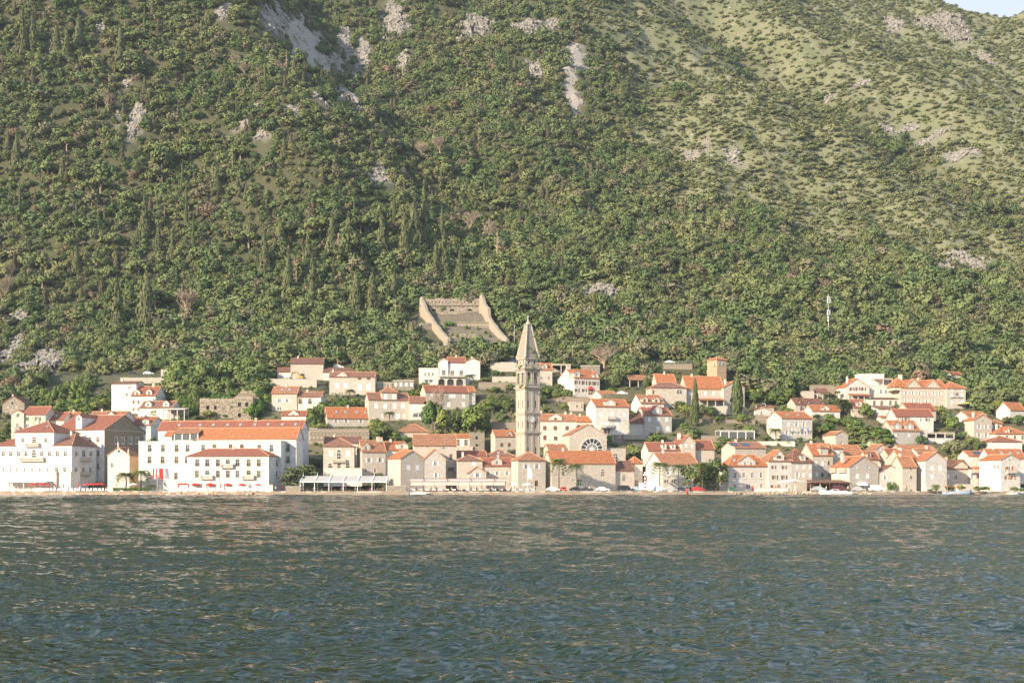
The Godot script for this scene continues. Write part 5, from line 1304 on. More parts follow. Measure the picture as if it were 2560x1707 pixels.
# ------------------------------------------------------------------ houses
func unit_meshes() -> void:
	var st := new_st()   # casement frame in a 1 x 1 opening, centred at its bottom left
	for b in [[0, 0, 0.1, 1], [0.9, 0, 1, 1], [0.1, 0, 0.9, 0.07], [0.1, 0.93, 0.9, 1], [0.46, 0.07, 0.54, 0.93], [0.1, 0.6, 0.46, 0.65], [0.54, 0.6, 0.9, 0.65]]:
		box(st, Vector3(b[0], b[1], -0.16), Vector3(b[2], b[3], -0.09))
	unit.frame = done(st)
	st = new_st()
	for b in [[-0.14, -0.1, 0, 1.1], [1, -0.1, 1.14, 1.1], [0, 1, 1, 1.1], [0, -0.1, 1, 0]]:
		box(st, Vector3(b[0], b[1], -0.02), Vector3(b[2], b[3], 0.05))
	box(st, Vector3(-0.18, -0.16, -0.02), Vector3(1.18, -0.1, 0.14))
	unit.surround = done(st)
	unit.pane = boxmesh(Vector3(0.005, 0.005, -0.24), Vector3(0.995, 0.995, -0.17))
	st = new_st()   # one shutter leaf with louvres, hinged on x = 0
	for b in [[0, 0, 0.07, 1], [0.43, 0, 0.5, 1], [0.07, 0, 0.43, 0.07], [0.07, 0.93, 0.43, 1], [0.07, 0.47, 0.43, 0.53]]:
		box(st, Vector3(b[0], b[1], 0.0), Vector3(b[2], b[3], 0.05))
	for k in 8:
		var y := 0.08 + k * 0.106
		quad(st, Vector3(0.07, y, 0.04), Vector3(0.43, y, 0.04), Vector3(0.43, y + 0.1, 0.012), Vector3(0.07, y + 0.1, 0.012))
	unit.shutter = done(st)
	st = new_st()
	for k in 12:
		box(st, Vector3(-0.06 + k * 0.1, 0.02, 0.1), Vector3(-0.04 + k * 0.1, 0.42, 0.12))
	box(st, Vector3(-0.08, 0.42, 0.09), Vector3(1.08, 0.45, 0.13))
	unit.rail = done(st)
	# arched window: stone surround, pane
	st = new_st()
	var pn := new_st()
	var prev := Vector2.ZERO
	for k in 13:
		var t := PI * k / 12.0
		var p := Vector2(0.5 + 0.5 * cos(t), 0.68 + 0.32 * sin(t))
		var q := Vector2(0.5 + 0.66 * cos(t), 0.68 + 0.46 * sin(t))
		if k > 0:
			var p0 := Vector2(0.5 + 0.5 * cos(t - PI / 12), 0.68 + 0.32 * sin(t - PI / 12))
			var q0 := Vector2(0.5 + 0.66 * cos(t - PI / 12), 0.68 + 0.46 * sin(t - PI / 12))
			quad(st, Vector3(p0.x, p0.y, 0.08), Vector3(q0.x, q0.y, 0.08), Vector3(q.x, q.y, 0.08), Vector3(p.x, p.y, 0.08))
			quad(st, Vector3(q0.x, q0.y, 0.08), Vector3(q0.x, q0.y, -0.02), Vector3(q.x, q.y, -0.02), Vector3(q.x, q.y, 0.08))
			quad(st, Vector3(p0.x, p0.y, -0.02), Vector3(p0.x, p0.y, 0.08), Vector3(p.x, p.y, 0.08), Vector3(p.x, p.y, -0.02))
			tri(pn, Vector3(0.5, 0.68, 0.015), Vector3(p0.x, p0.y, 0.015), Vector3(p.x, p.y, 0.015))
	box(st, Vector3(-0.16, 0, -0.02), Vector3(0, 0.68, 0.08))
	box(st, Vector3(1, 0, -0.02), Vector3(1.16, 0.68, 0.08))
	box(pn, Vector3(0, 0.0, -0.02), Vector3(1, 0.68, 0.015))
	unit.arch = done(st)
	unit.arch_pane = done(pn)
	st = new_st()
	for b in [[0.47, 0, 0.53, 0.98], [0, 0.64, 1, 0.7], [0, 0.3, 1, 0.34]]:
		box(st, Vector3(b[0], b[1], 0.016), Vector3(b[2], b[3], 0.05))
	unit.arch_bars = done(st)
	unit.bracket = boxmesh(Vector3(0, -0.45, 0), Vector3(0.15, -0.2, 0.7))
	unit.skylight = boxmesh(Vector3(-0.45, 0, -0.6), Vector3(0.45, 0.12, 0.6))
	# round window of radius 0.5 with spokes
	st = new_st()
	var sp := new_st()
	pn = new_st()
	for k in 32:
		var a0 := TAU * k / 32; var a1 := TAU * (k + 1) / 32
		var d0 := Vector3(cos(a0), sin(a0), 0); var d1 := Vector3(cos(a1), sin(a1), 0)
		var z := Vector3(0, 0, 0.16)
		quad(st, d0 * 0.5 + z, d0 * 0.58 + z, d1 * 0.58 + z, d1 * 0.5 + z)
		quad(st, d0 * 0.58 + z, d0 * 0.58, d1 * 0.58, d1 * 0.58 + z)
		quad(st, d0 * 0.5, d0 * 0.5 + z, d1 * 0.5 + z, d1 * 0.5)
		tri(pn, Vector3(0, 0, 0.02), d0 * 0.5 + Vector3(0, 0, 0.02), d1 * 0.5 + Vector3(0, 0, 0.02))
		quad(sp, d0 * 0.26 + z * 0.6, d0 * 0.29 + z * 0.6, d1 * 0.29 + z * 0.6, d1 * 0.26 + z * 0.6)
	for k in 14:
		var dd := Vector3(cos(TAU * k / 14), sin(TAU * k / 14), 0)
		tube(sp, dd * 0.02 + Vector3(0, 0, 0.09), dd * 0.5 + Vector3(0, 0, 0.09), 0.012, 0.012, 4, false)
	unit.ring = done(st)
	unit.spokes = done(sp)
	unit.disc = done(pn)

# a wall plane from o along ux (length w) with holes [x0, y0, x1, y1] and reveals going inwards
func holed(st: SurfaceTool, o: Vector3, ux: Vector3, inward: Vector3, w: float, y0: float, y1: float, holes: Array) -> void:
	var xs := [0.0, w]; var ys := [y0, y1]
	for h in holes:
		for k in [h[0], h[2]]:
			if k > 0 and k < w and not xs.has(k): xs.append(k)
		for k in [h[1], h[3]]:
			if k > y0 and k < y1 and not ys.has(k): ys.append(k)
	xs.sort(); ys.sort()
	for i in xs.size() - 1:
		for j in ys.size() - 1:
			var cx: float = (xs[i] + xs[i + 1]) / 2; var cy: float = (ys[j] + ys[j + 1]) / 2
			var open := false
			for h in holes:
				if cx > h[0] and cx < h[2] and cy > h[1] and cy < h[3]:
					open = true
			if not open:
				quad(st, o + ux * xs[i] + Vector3(0, ys[j], 0), o + ux * xs[i + 1] + Vector3(0, ys[j], 0), o + ux * xs[i + 1] + Vector3(0, ys[j + 1], 0), o + ux * xs[i] + Vector3(0, ys[j + 1], 0), Vector2(xs[i] + o.x, ys[j]))
	for h in holes:
		var a: Vector3 = o + ux * h[0] + Vector3(0, h[1], 0); var b: Vector3 = o + ux * h[2] + Vector3(0, h[1], 0)
		var c: Vector3 = o + ux * h[2] + Vector3(0, h[3], 0); var d: Vector3 = o + ux * h[0] + Vector3(0, h[3], 0)
		var k := inward * 0.25
		quad(st, a, a + k, b + k, b); quad(st, b, b + k, c + k, c); quad(st, c, c + k, d + k, d); quad(st, d, d + k, a + k, a)

const HOLES := ["c", "s", "p", "o", "w", "bc", "bo", "gc", "go", "t", "d", "gd", "v", "L"]

func build_block(root: Node3D, b: Dictionary, first: bool) -> void:
	var bt := Transform3D(Basis(Vector3.UP, deg_to_rad(b.a)), Vector3(b.p[0], b.p[1], b.p[2]))
	var rel := root.transform.affine_inverse() * bt
	var w: float = b.w; var d: float = b.d; var h: float = b.h; var e: float = b.e; var f: float = b.f
	var wm: String = b.wm
	var wins: Array = b.get("n", [])
	var faces := {"f": [Vector3.ZERO, Vector3.RIGHT, Vector3(0, 0, -1), w], "l": [Vector3(0, 0, -d), Vector3(0, 0, 1), Vector3.RIGHT, d], "r": [Vector3(w, 0, 0), Vector3(0, 0, -1), Vector3.LEFT, d]}
	var st := new_st()
	if wm == "open" or wm == "glass":
		var n := maxi(2, int(round(w / 3.2)))
		for k in n + 1:
			var x: float = 0.15 + (w - 0.3) * k / n
			box(st, Vector3(x - 0.15, -f, -0.3), Vector3(x + 0.15, h, 0))
			if k == 0 or k == n:
				box(st, Vector3(x - 0.15, -f, -d), Vector3(x + 0.15, h, -d + 0.3))
		box(st, Vector3(0.3, h - 0.3, -0.25), Vector3(w - 0.3, h, -0.05))
		part("post", done(st), M.frame_white if wm == "glass" else M.trim, root, rel)
		if wm == "glass":
			part("pane", boxmesh(Vector3(0.05, -0.2, -d + 0.05), Vector3(w - 0.05, h - 0.05, -0.1)), M.glass, root, rel)
		else:
			part("wall", boxmesh(Vector3(0.3, -f, -d + 0.05), Vector3(w - 0.3, h, -d + 0.25)), M.concrete, root, rel)
	elif b.r == "n":   # a ruin: four free walls with a broken top
		for seg in [["f", w, Vector3.ZERO, Vector3.RIGHT, Vector3(0, 0, -1)], ["b", w, Vector3(0, 0, -d), Vector3.RIGHT, Vector3(0, 0, 1)], ["l", d - 1.2, Vector3(0, 0, -0.6), Vector3(0, 0, -1), Vector3.RIGHT], ["r", d - 1.2, Vector3(w, 0, -0.6), Vector3(0, 0, -1), Vector3.LEFT]]:
			var holes := []
			for q in wins:
				if q[0] == seg[0]:
					holes.append([q[1], q[2], q[1] + q[3], q[2] + q[4]])
			var top := h - 0.6
			holed(st, seg[2], seg[3], seg[4] * 2.2, seg[1], -f, top, holes)
			holed(st, seg[2] + seg[4] * 0.55, seg[3], -seg[4] * 0.01, seg[1], -f, top, holes)
			var n := maxi(3, int(seg[1] / 0.7))
			for k in n:
				var x0: float = seg[1] * k / n; var x1: float = seg[1] * (k + 1) / n
				var gable: float = e * (1.0 - absf((x0 + x1) / seg[1] - 1.0)) if e > 0 and (seg[0] == "f" or seg[0] == "b") else 0.0
				var up := top + 0.25 + rng.randf() * 0.5 + gable
				var a: Vector3 = seg[2] + seg[3] * x0; var c: Vector3 = seg[2] + seg[3] * x1 + seg[4] * 0.55
				box(st, Vector3(minf(a.x, c.x), top, minf(a.z, c.z)), Vector3(maxf(a.x, c.x), up, maxf(a.z, c.z)))
		part("wall", done(st), M[wm], root, rel)
	else:
		var sides := new_st()
		for fc in ["f", "l", "r"]:
			var holes := []
			for q in wins:
				if q[0] == fc and HOLES.has(q[5]):
					var x0: float = q[1] if fc != "l" else d - q[1] - q[3]
					holes.append([x0, q[2], x0 + q[3], minf(q[2] + q[4], h - 0.05)])
			holed(sides if fc == "r" else st, faces[fc][0], faces[fc][1], faces[fc][2], faces[fc][3], -f, h, holes)
		quad(st, Vector3(w, -f, -d), Vector3(0, -f, -d), Vector3(0, h, -d), Vector3(w, h, -d))
		if b.r == "g":
			tri(st, Vector3(0, h, -d), Vector3(0, h, 0), Vector3(0, h + e, -d / 2), Vector2(0, 0), Vector2(d, 0), Vector2(d / 2, e))
			tri(sides, Vector3(w, h, 0), Vector3(w, h, -d), Vector3(w, h + e, -d / 2), Vector2(0, 0), Vector2(d, 0), Vector2(d / 2, e))
		elif b.r == "f":
			tri(st, Vector3(0, h, 0), Vector3(w, h, 0), Vector3(w / 2, h + e, 0), Vector2(0, 0), Vector2(w, 0), Vector2(w / 2, e))
			tri(st, Vector3(w, h, -d), Vector3(0, h, -d), Vector3(w / 2, h + e, -d), Vector2(0, 0), Vector2(w, 0), Vector2(w / 2, e))
		elif b.r == "s":
			quad(st, Vector3(w, h, -d), Vector3(0, h, -d), Vector3(0, h + e, -d), Vector3(w, h + e, -d))
			tri(st, Vector3(0, h, -d), Vector3(0, h, 0), Vector3(0, h + e, -d)); tri(sides, Vector3(w, h, 0), Vector3(w, h, -d), Vector3(w, h + e, -d))
		var side_mat: String = b.get("sm", wm)   # bare masonry or another plaster on the flank
		var wall := part("wall", done(st), M[wm], root, rel)
		part("wall", done(sides), M[side_mat], root, rel)
		if root.name == "gabled_mansion":
			wall.set_meta("label", "white plastered front wall")
	# windows
	for q in wins:
		window(root, rel, b, q, faces)
	# roof
	if b.r != "n":
		roof(root, rel, b)
	for q in b.get("do", []):
		dormer(root, rel, b, q)
	for q in b.get("ba", []):
		balcony(root, rel, b, q, faces)

func window(root: Node3D, rel: Transform3D, b: Dictionary, q: Array, faces: Dictionary) -> void:
	var fc: String = q[0]
	var style: String = q[5]
	var x: float = q[1]; var y: float = q[2]; var ww: float = q[3]; var hh: float = q[4]
	if fc == "l": x = b.d - x - ww
	if HOLES.has(style): hh = minf(hh, b.h - 0.05 - y)
	if hh < 0.25 or style == "v": return
	var face: Array = faces[fc]
	var ux: Vector3 = face[1]
	var basis := Basis(ux, Vector3.UP, -face[2])
	var t := rel * Transform3D(basis, face[0] + ux * x + Vector3(0, y, 0))
	var s := t * Transform3D(Basis.from_scale(Vector3(ww, hh, 1)), Vector3.ZERO)
	var one := Transform3D.IDENTITY
	if style == "W" or style == "o2":
		var m := t * Transform3D(Basis.from_scale(Vector3(ww, hh, 1)), Vector3(ww / 2, hh / 2, 0))
		var o := part("window", unit.ring, M.trim, root, m)
		part("pane", unit.disc, M.pane, o)
		if style == "W": part("muntin", unit.spokes, M.frame_white, o)
		return
	if style == "L":
		part("arch", unit.arch, M.trim, root, s)
		return
	if style == "a" or style == "ra":
		var o := part("window", unit.arch, M.trim, root, s)
		part("pane", unit.arch_pane, M.pane if style == "a" else M.door, o)
		if hh > 1.4: part("muntin", unit.arch_bars, M.frame_white, o)
		if style == "ra":
			var st := new_st()
			for k in 8:
				var a0 := PI * k / 8; var a1 := PI * (k + 1) / 8
				var p0 := Vector3(0.5 + 0.7 * cos(a0), 0.62 + 0.36 * sin(a0), 0.05); var p1 := Vector3(0.5 + 0.7 * cos(a1), 0.62 + 0.36 * sin(a1), 0.05)
				quad(st, p0, Vector3(0.5 + 0.7 * cos(a0), 0.62, 0.9), Vector3(0.5 + 0.7 * cos(a1), 0.62, 0.9), p1)
			part("awning", done(st), M.canvas_red, o)
		return
	if style == "d" or style == "gd":
		var o := part("door", unit.frame, M.frame_white if style == "d" else M.trim, root, s)
		part("panel", unit.pane, M.door if style == "d" else M.shutter_green, o)
		if style == "gd":
			var st := new_st()
			tri(st, Vector3(-0.3, 1.05, 0.25), Vector3(1.3, 1.05, 0.25), Vector3(0.5, 1.4, 0.25))
			box(st, Vector3(-0.3, 0.98, 0), Vector3(1.3, 1.05, 0.3))
			box(st, Vector3(-0.25, 0, 0), Vector3(-0.08, 0.98, 0.15)); box(st, Vector3(1.08, 0, 0), Vector3(1.25, 0.98, 0.15))
			part("pediment", done(st), M.trim, o)
		return
	var fm: Material = M.frame_taupe if style == "t" else M.frame_white
	if b.wm == "stone" and style == "p" and rng.randf() < 0.5: fm = M.wood
	var o := part("window", unit.frame, fm, root, s)
	if style == "w" or style == "bc" or style == "gc":
		var sm: Material = M.shutter_white if style == "w" else (M.shutter_brown if style == "bc" else M.shutter_green)
		part("shutter", unit.shutter, sm, o, Transform3D(one.basis, Vector3(0, 0, -0.08)))
		part("shutter", unit.shutter, sm, o, Transform3D(one.basis, Vector3(0.5, 0, -0.08)))
		part("pane", unit.pane, M.pane, o)
	else:
		part("pane", unit.pane, M.glass if style == "t" and rng.randf() < 0.5 else M.pane, o)
		if style == "o" or style == "bo" or style == "go":
			var sm: Material = M.shutter_white if style == "o" else (M.shutter_brown if style == "bo" else M.shutter_green)
			if root.name == "orange_shutter_house": sm = M.shutter_rust
			part("shutter", unit.shutter, sm, o, Transform3D(one.basis, Vector3(-0.56, 0, 0.01)))
			part("shutter", unit.shutter, sm, o, Transform3D(one.basis, Vector3(1.06, 0, 0.01)))
		elif style == "t" and y > 2.0:
			part("railing", unit.rail, M.iron, o)
	if style in ["c", "p", "s", "t"]:
		part("surround", unit.surround, M.trim, o)

func roof(root: Node3D, rel: Transform3D, b: Dictionary) -> void:
	var w: float = b.w; var d: float = b.d; var h: float = b.h; var e: float = b.e
	var st := new_st(); var rd := new_st()
	var ro: MeshInstance3D
	var m: Material = M[b.rm]
	if b.rm in ["orange", "red"] and int(absf(b.p[0] * 7.0 + b.p[2])) % 3 == 0:
		m = M[b.rm + "_faded"]
	var kind: String = b.r
	var oh := 0.32
	var ridge := false
	if kind == "g":
		var k := e / (d / 2)
		var y0 := h - oh * k + 0.06; var g := 0.22; var yr := h + e + 0.06
		slab(st, [Vector3(-g, y0, oh), Vector3(w + g, y0, oh), Vector3(w + g, yr, -d / 2), Vector3(-g, yr, -d / 2)], 0.16)
		slab(st, [Vector3(w + g, y0, -d - oh), Vector3(-g, y0, -d - oh), Vector3(-g, yr, -d / 2), Vector3(w + g, yr, -d / 2)], 0.16)
		tube(rd, Vector3(-g, yr + 0.02, -d / 2), Vector3(w + g, yr + 0.02, -d / 2), 0.13, 0.13, 6)
		tube(rd, Vector3(-g + 0.06, y0, oh), Vector3(-g + 0.06, yr, -d / 2), 0.1, 0.1, 5)
		tube(rd, Vector3(w + g - 0.06, y0, oh), Vector3(w + g - 0.06, yr, -d / 2), 0.1, 0.1, 5)
		ridge = true
	elif kind == "f":
		var k := e / (w / 2)
		var y0 := h - oh * k + 0.06; var g := 0.2; var yr := h + e + 0.06
		slab(st, [Vector3(-oh, y0, -d - g), Vector3(-oh, y0, g), Vector3(w / 2, yr, g), Vector3(w / 2, yr, -d - g)], 0.16)
		slab(st, [Vector3(w + oh, y0, g), Vector3(w + oh, y0, -d - g), Vector3(w / 2, yr, -d - g), Vector3(w / 2, yr, g)], 0.16)
		tube(rd, Vector3(w / 2, yr + 0.02, g), Vector3(w / 2, yr + 0.02, -d - g), 0.13, 0.13, 6)
		tube(rd, Vector3(-oh, y0, g - 0.06), Vector3(w / 2, yr, g - 0.06), 0.1, 0.1, 5)
		tube(rd, Vector3(w + oh, y0, g - 0.06), Vector3(w / 2, yr, g - 0.06), 0.1, 0.1, 5)
		ridge = true
	elif kind == "h" or kind == "p":
		var a: Vector3; var c: Vector3
		if kind == "p":
			a = Vector3(w / 2 - 0.05, h + e, -d / 2); c = Vector3(w / 2 + 0.05, h + e, -d / 2)
		else:
			var ins: float = minf(w / 2 - 0.1, d / 2 * float(b.get("i", 1.0)))
			a = Vector3(ins, h + e, -d / 2); c = Vector3(w - ins, h + e, -d / 2)
		var o2 := 0.4
		var y0 := h + 0.0
		var p := [Vector3(-o2, y0, o2), Vector3(w + o2, y0, o2), Vector3(w + o2, y0, -d - o2), Vector3(-o2, y0, -d - o2)]
		quad(st, p[0], p[1], c, a); quad(st, p[2], p[3], a, c)
		quad(st, p[1], p[2], c, c + Vector3(0, 0.001, 0)); quad(st, p[3], p[0], a, a + Vector3(0, 0.001, 0))
		box(st, Vector3(-o2, y0 - 0.12, -d - o2), Vector3(w + o2, y0 - 0.005, o2))
		for k in [[p[0], a], [p[1], c], [p[2], c], [p[3], a]]:
			tube(rd, k[0], k[1], 0.11, 0.11, 5)
		tube(rd, a, c, 0.13, 0.13, 6)
		ridge = true
	elif kind == "x":
		box(st, Vector3(-0.12, h, -d - 0.12), Vector3(w + 0.12, h + 0.28, 0.12))
		m = M.trim if b.rm in ["white", "cream", "stone", "grey"] else m
		if b.wm in ["white", "cream"]: m = M[b.wm]
	elif kind == "s":
		slab(st, [Vector3(-0.2, h, 0.4), Vector3(w + 0.2, h, 0.4), Vector3(w + 0.2, h + e + 0.1, -d - 0.1), Vector3(-0.2, h + e + 0.1, -d - 0.1)], 0.16)
	ro = part("roof", done(st), m, root, rel)
	if ridge:
		part("ridge", done(rd), M.ridge if b.rm != "dark" else M.old, ro)
	# eaves moulding
	if not b.has("nc") and kind in ["g", "h", "p", "f"] and not b.wm in ["open", "glass"] and h > 2.0:
		var cs := new_st()
		if kind != "f": box(cs, Vector3(-0.1, h - 0.34, -0.02), Vector3(w + 0.1, h - 0.16, 0.14))
		box(cs, Vector3(-0.14, h - 0.34, -d), Vector3(0.02, h - 0.16, -0.02)); box(cs, Vector3(w - 0.02, h - 0.34, -d), Vector3(w + 0.14, h - 0.16, -0.02))
		part("cornice", done(cs), M.trim, root, rel)
	var flues: Array = b.get("ch", [])
	if flues.is_empty() and kind in ["g", "f", "h"] and b.f > 0.5 and w > 5 and int(absf(b.p[0] * 3.0)) % 2 == 0:
		flues = [[w * (0.25 + 0.5 * fmod(absf(b.p[2]), 1.0)), 0.6, 0.7]]
	for c in flues:
		var cs := new_st()
		var z := -d / 2 if kind != "f" else -d * 0.45
		var x: float = clampf(c[0], 0.6, w - 0.6)
		var top: float = h + e + minf(c[2], 1.8)
		box(cs, Vector3(x - c[1] / 2, h + e * 0.4, z - 0.4), Vector3(x + c[1] / 2, top, z + 0.4))
		box(cs, Vector3(x - c[1] / 2 - 0.08, top, z - 0.48), Vector3(x + c[1] / 2 + 0.08, top + 0.12, z + 0.48))
		var ch := part("chimney", done(cs), M.cream, ro)
		part("chimney_cap", boxmesh(Vector3(x - c[1] / 2 + 0.1, top + 0.12, z - 0.3), Vector3(x + c[1] / 2 - 0.1, top + 0.34, z + 0.3)), M.ridge, ro)
	var pitch := Vector3(0, e, -d / 2)
	var tilt := Basis(Vector3.RIGHT, atan2(e, d / 2))
	for x in b.get("sk", []):
		part("skylight", unit.skylight, M.skylight, ro, Transform3D(tilt, Vector3(x, h + 0.08, 0) + pitch * 0.5))
	for x in b.get("sp", []):
		part("solar_panel", unit.skylight, M.solar, ro, Transform3D(tilt * Basis.from_scale(Vector3(3.2, 1, 2.2)), Vector3(x, h + 0.08, 0) + pitch * 0.52))

func dormer(root: Node3D, rel: Transform3D, b: Dictionary, q: Array) -> void:
	var d: float = b.d; var h: float = b.h; var e: float = maxf(b.e, 0.8)
	var k := e / (d / 2)
	var w: float = maxf(0.9, q[1]); var ev: float = clampf(q[2], 0.7, e * 0.95); var gr: float = clampf(q[3], 0.25, 1.6)
	var z0 := -0.35
	if ev < 0.9: z0 = -0.15
	var deep: float = minf(d / 2, (ev + gr * 0.6) / k)
	var t := rel * Transform3D(Basis.IDENTITY, Vector3(q[0], h, z0))
	var st := new_st()
	var wh := minf(1.25, ev * 0.78); var ww := minf(0.95, w * 0.5)
	var style: String = q[4]
	holed(st, Vector3(0, 0, 0), Vector3.RIGHT, Vector3(0, 0, -1), w, -0.2, ev, [[w / 2 - ww / 2, ev - wh - 0.06, w / 2 + ww / 2, ev - 0.06]])
	quad(st, Vector3(0, -0.2, -deep), Vector3(0, -0.2, 0), Vector3(0, ev, 0), Vector3(0, ev, -deep))
	quad(st, Vector3(w, -0.2, 0), Vector3(w, -0.2, -deep), Vector3(w, ev, -deep), Vector3(w, ev, 0))
	tri(st, Vector3(0, ev, 0), Vector3(w, ev, 0), Vector3(w / 2, ev + gr, 0), Vector2.ZERO, Vector2(w, 0), Vector2(w / 2, gr))
	var o := part("dormer", done(st), M[b.wm] if style != "r" else M.red, root, t)
	var rs := new_st()
	var oh := 0.14; var yr := ev + gr + 0.05; var y0 := ev + 0.05 - oh * gr / (w / 2)
	slab(rs, [Vector3(-oh, y0, -deep), Vector3(-oh, y0, oh), Vector3(w / 2, yr, oh), Vector3(w / 2, yr, -deep - 0.3)], 0.1)
	slab(rs, [Vector3(w + oh, y0, oh), Vector3(w + oh, y0, -deep), Vector3(w / 2, yr, -deep - 0.3), Vector3(w / 2, yr, oh)], 0.1)
	part("dormer_roof", done(rs), M[b.rm], o)
	var s := Transform3D(Basis.from_scale(Vector3(ww, wh, 1)), Vector3(w / 2 - ww / 2, ev - wh - 0.06, 0))
	part("frame", unit.frame, M.frame_white, o, s)
	part("pane", unit.pane, M.pane, o, s)
	if style == "w" or style == "b":
		var sm: Material = M.shutter_white if style == "w" else M.shutter_brown
		part("shutter", unit.shutter, sm, o, s * Transform3D(Basis.IDENTITY, Vector3(0, 0, -0.08)))
		part("shutter", unit.shutter, sm, o, s * Transform3D(Basis.IDENTITY, Vector3(0.5, 0, -0.08)))

func balcony(root: Node3D, rel: Transform3D, b: Dictionary, q: Array, faces: Dictionary) -> void:
	var face: Array = faces[q[0]]
	var ux: Vector3 = face[1]
	var x: float = q[1] if q[0] != "l" else b.d - q[1] - q[2]
	var t := rel * Transform3D(Basis(ux, Vector3.UP, -face[2]), face[0] + ux * x + Vector3(0, q[3], 0))
	var w: float = q[2]; var h: float = clampf(q[4], 0.8, 1.2); var dp := 1.0
	var o := part("balcony", boxmesh(Vector3(0, -0.2, 0.0), Vector3(w, 0, dp)), M.trim, root, t)
	var st := new_st()
	box(st, Vector3(0, h - 0.12, dp - 0.18), Vector3(w, h, dp)); box(st, Vector3(0, h - 0.12, 0), Vector3(0.16, h, dp - 0.18)); box(st, Vector3(w - 0.16, h - 0.12, 0), Vector3(w, h, dp - 0.18))
	part("handrail", done(st), M.trim, o)
	var bs := new_st()
	var n := maxi(3, int(w / 0.36))
	for k in n + 1:
		var bx: float = 0.09 + (w - 0.18) * k / n
		box(bs, Vector3(bx - 0.07, 0, dp - 0.16), Vector3(bx + 0.07, h - 0.12, dp - 0.02))
	for k in 3:
		for sx in [0.09, w - 0.09]:
			box(bs, Vector3(sx - 0.07, 0, 0.12 + k * 0.26), Vector3(sx + 0.07, h - 0.12, 0.26 + k * 0.26))
	var ba := part("balusters", done(bs), M.trim, o)
	ba.set_meta("kind", "stuff")
	for k in maxi(2, int(w / 0.9)) + 1:
		var bx: float = 0.1 + (w - 0.35) * k / maxi(2, int(w / 0.9))
		part("bracket", unit.bracket, M.trim, o, Transform3D(Basis.IDENTITY, Vector3(bx, 0, 0)))

func make_houses() -> void:
	for h in HOUSES:
		var b0: Dictionary = h[4][0]
		var root := thing(h[0], h[1], h[2], Vector3(b0.p[0], b0.p[1], b0.p[2]), deg_to_rad(b0.a), h[3])
		for b in h[4]:
			build_block(root, b, b == b0)

# ------------------------------------------------------------------ bell tower
func arch_hole(st: SurfaceTool, o: Vector3, ux: Vector3, x0: float, x1: float, ys: float, yt: float) -> void:
	var c := (x0 + x1) / 2; var r := (x1 - x0) / 2
	for k in 8:
		var a0 := PI * k / 8; var a1 := PI * (k + 1) / 8
		var p0 := o + ux * (c + r * cos(a0)) + Vector3(0, ys + (yt - ys) * sin(a0), 0); var p1 := o + ux * (c + r * cos(a1)) + Vector3(0, ys + (yt - ys) * sin(a1), 0)
		var q0 := o + ux * (c + r * cos(a0)) + Vector3(0, yt, 0); var q1 := o + ux * (c + r * cos(a1)) + Vector3(0, yt, 0)
		quad(st, p1, p0, q0, q1)

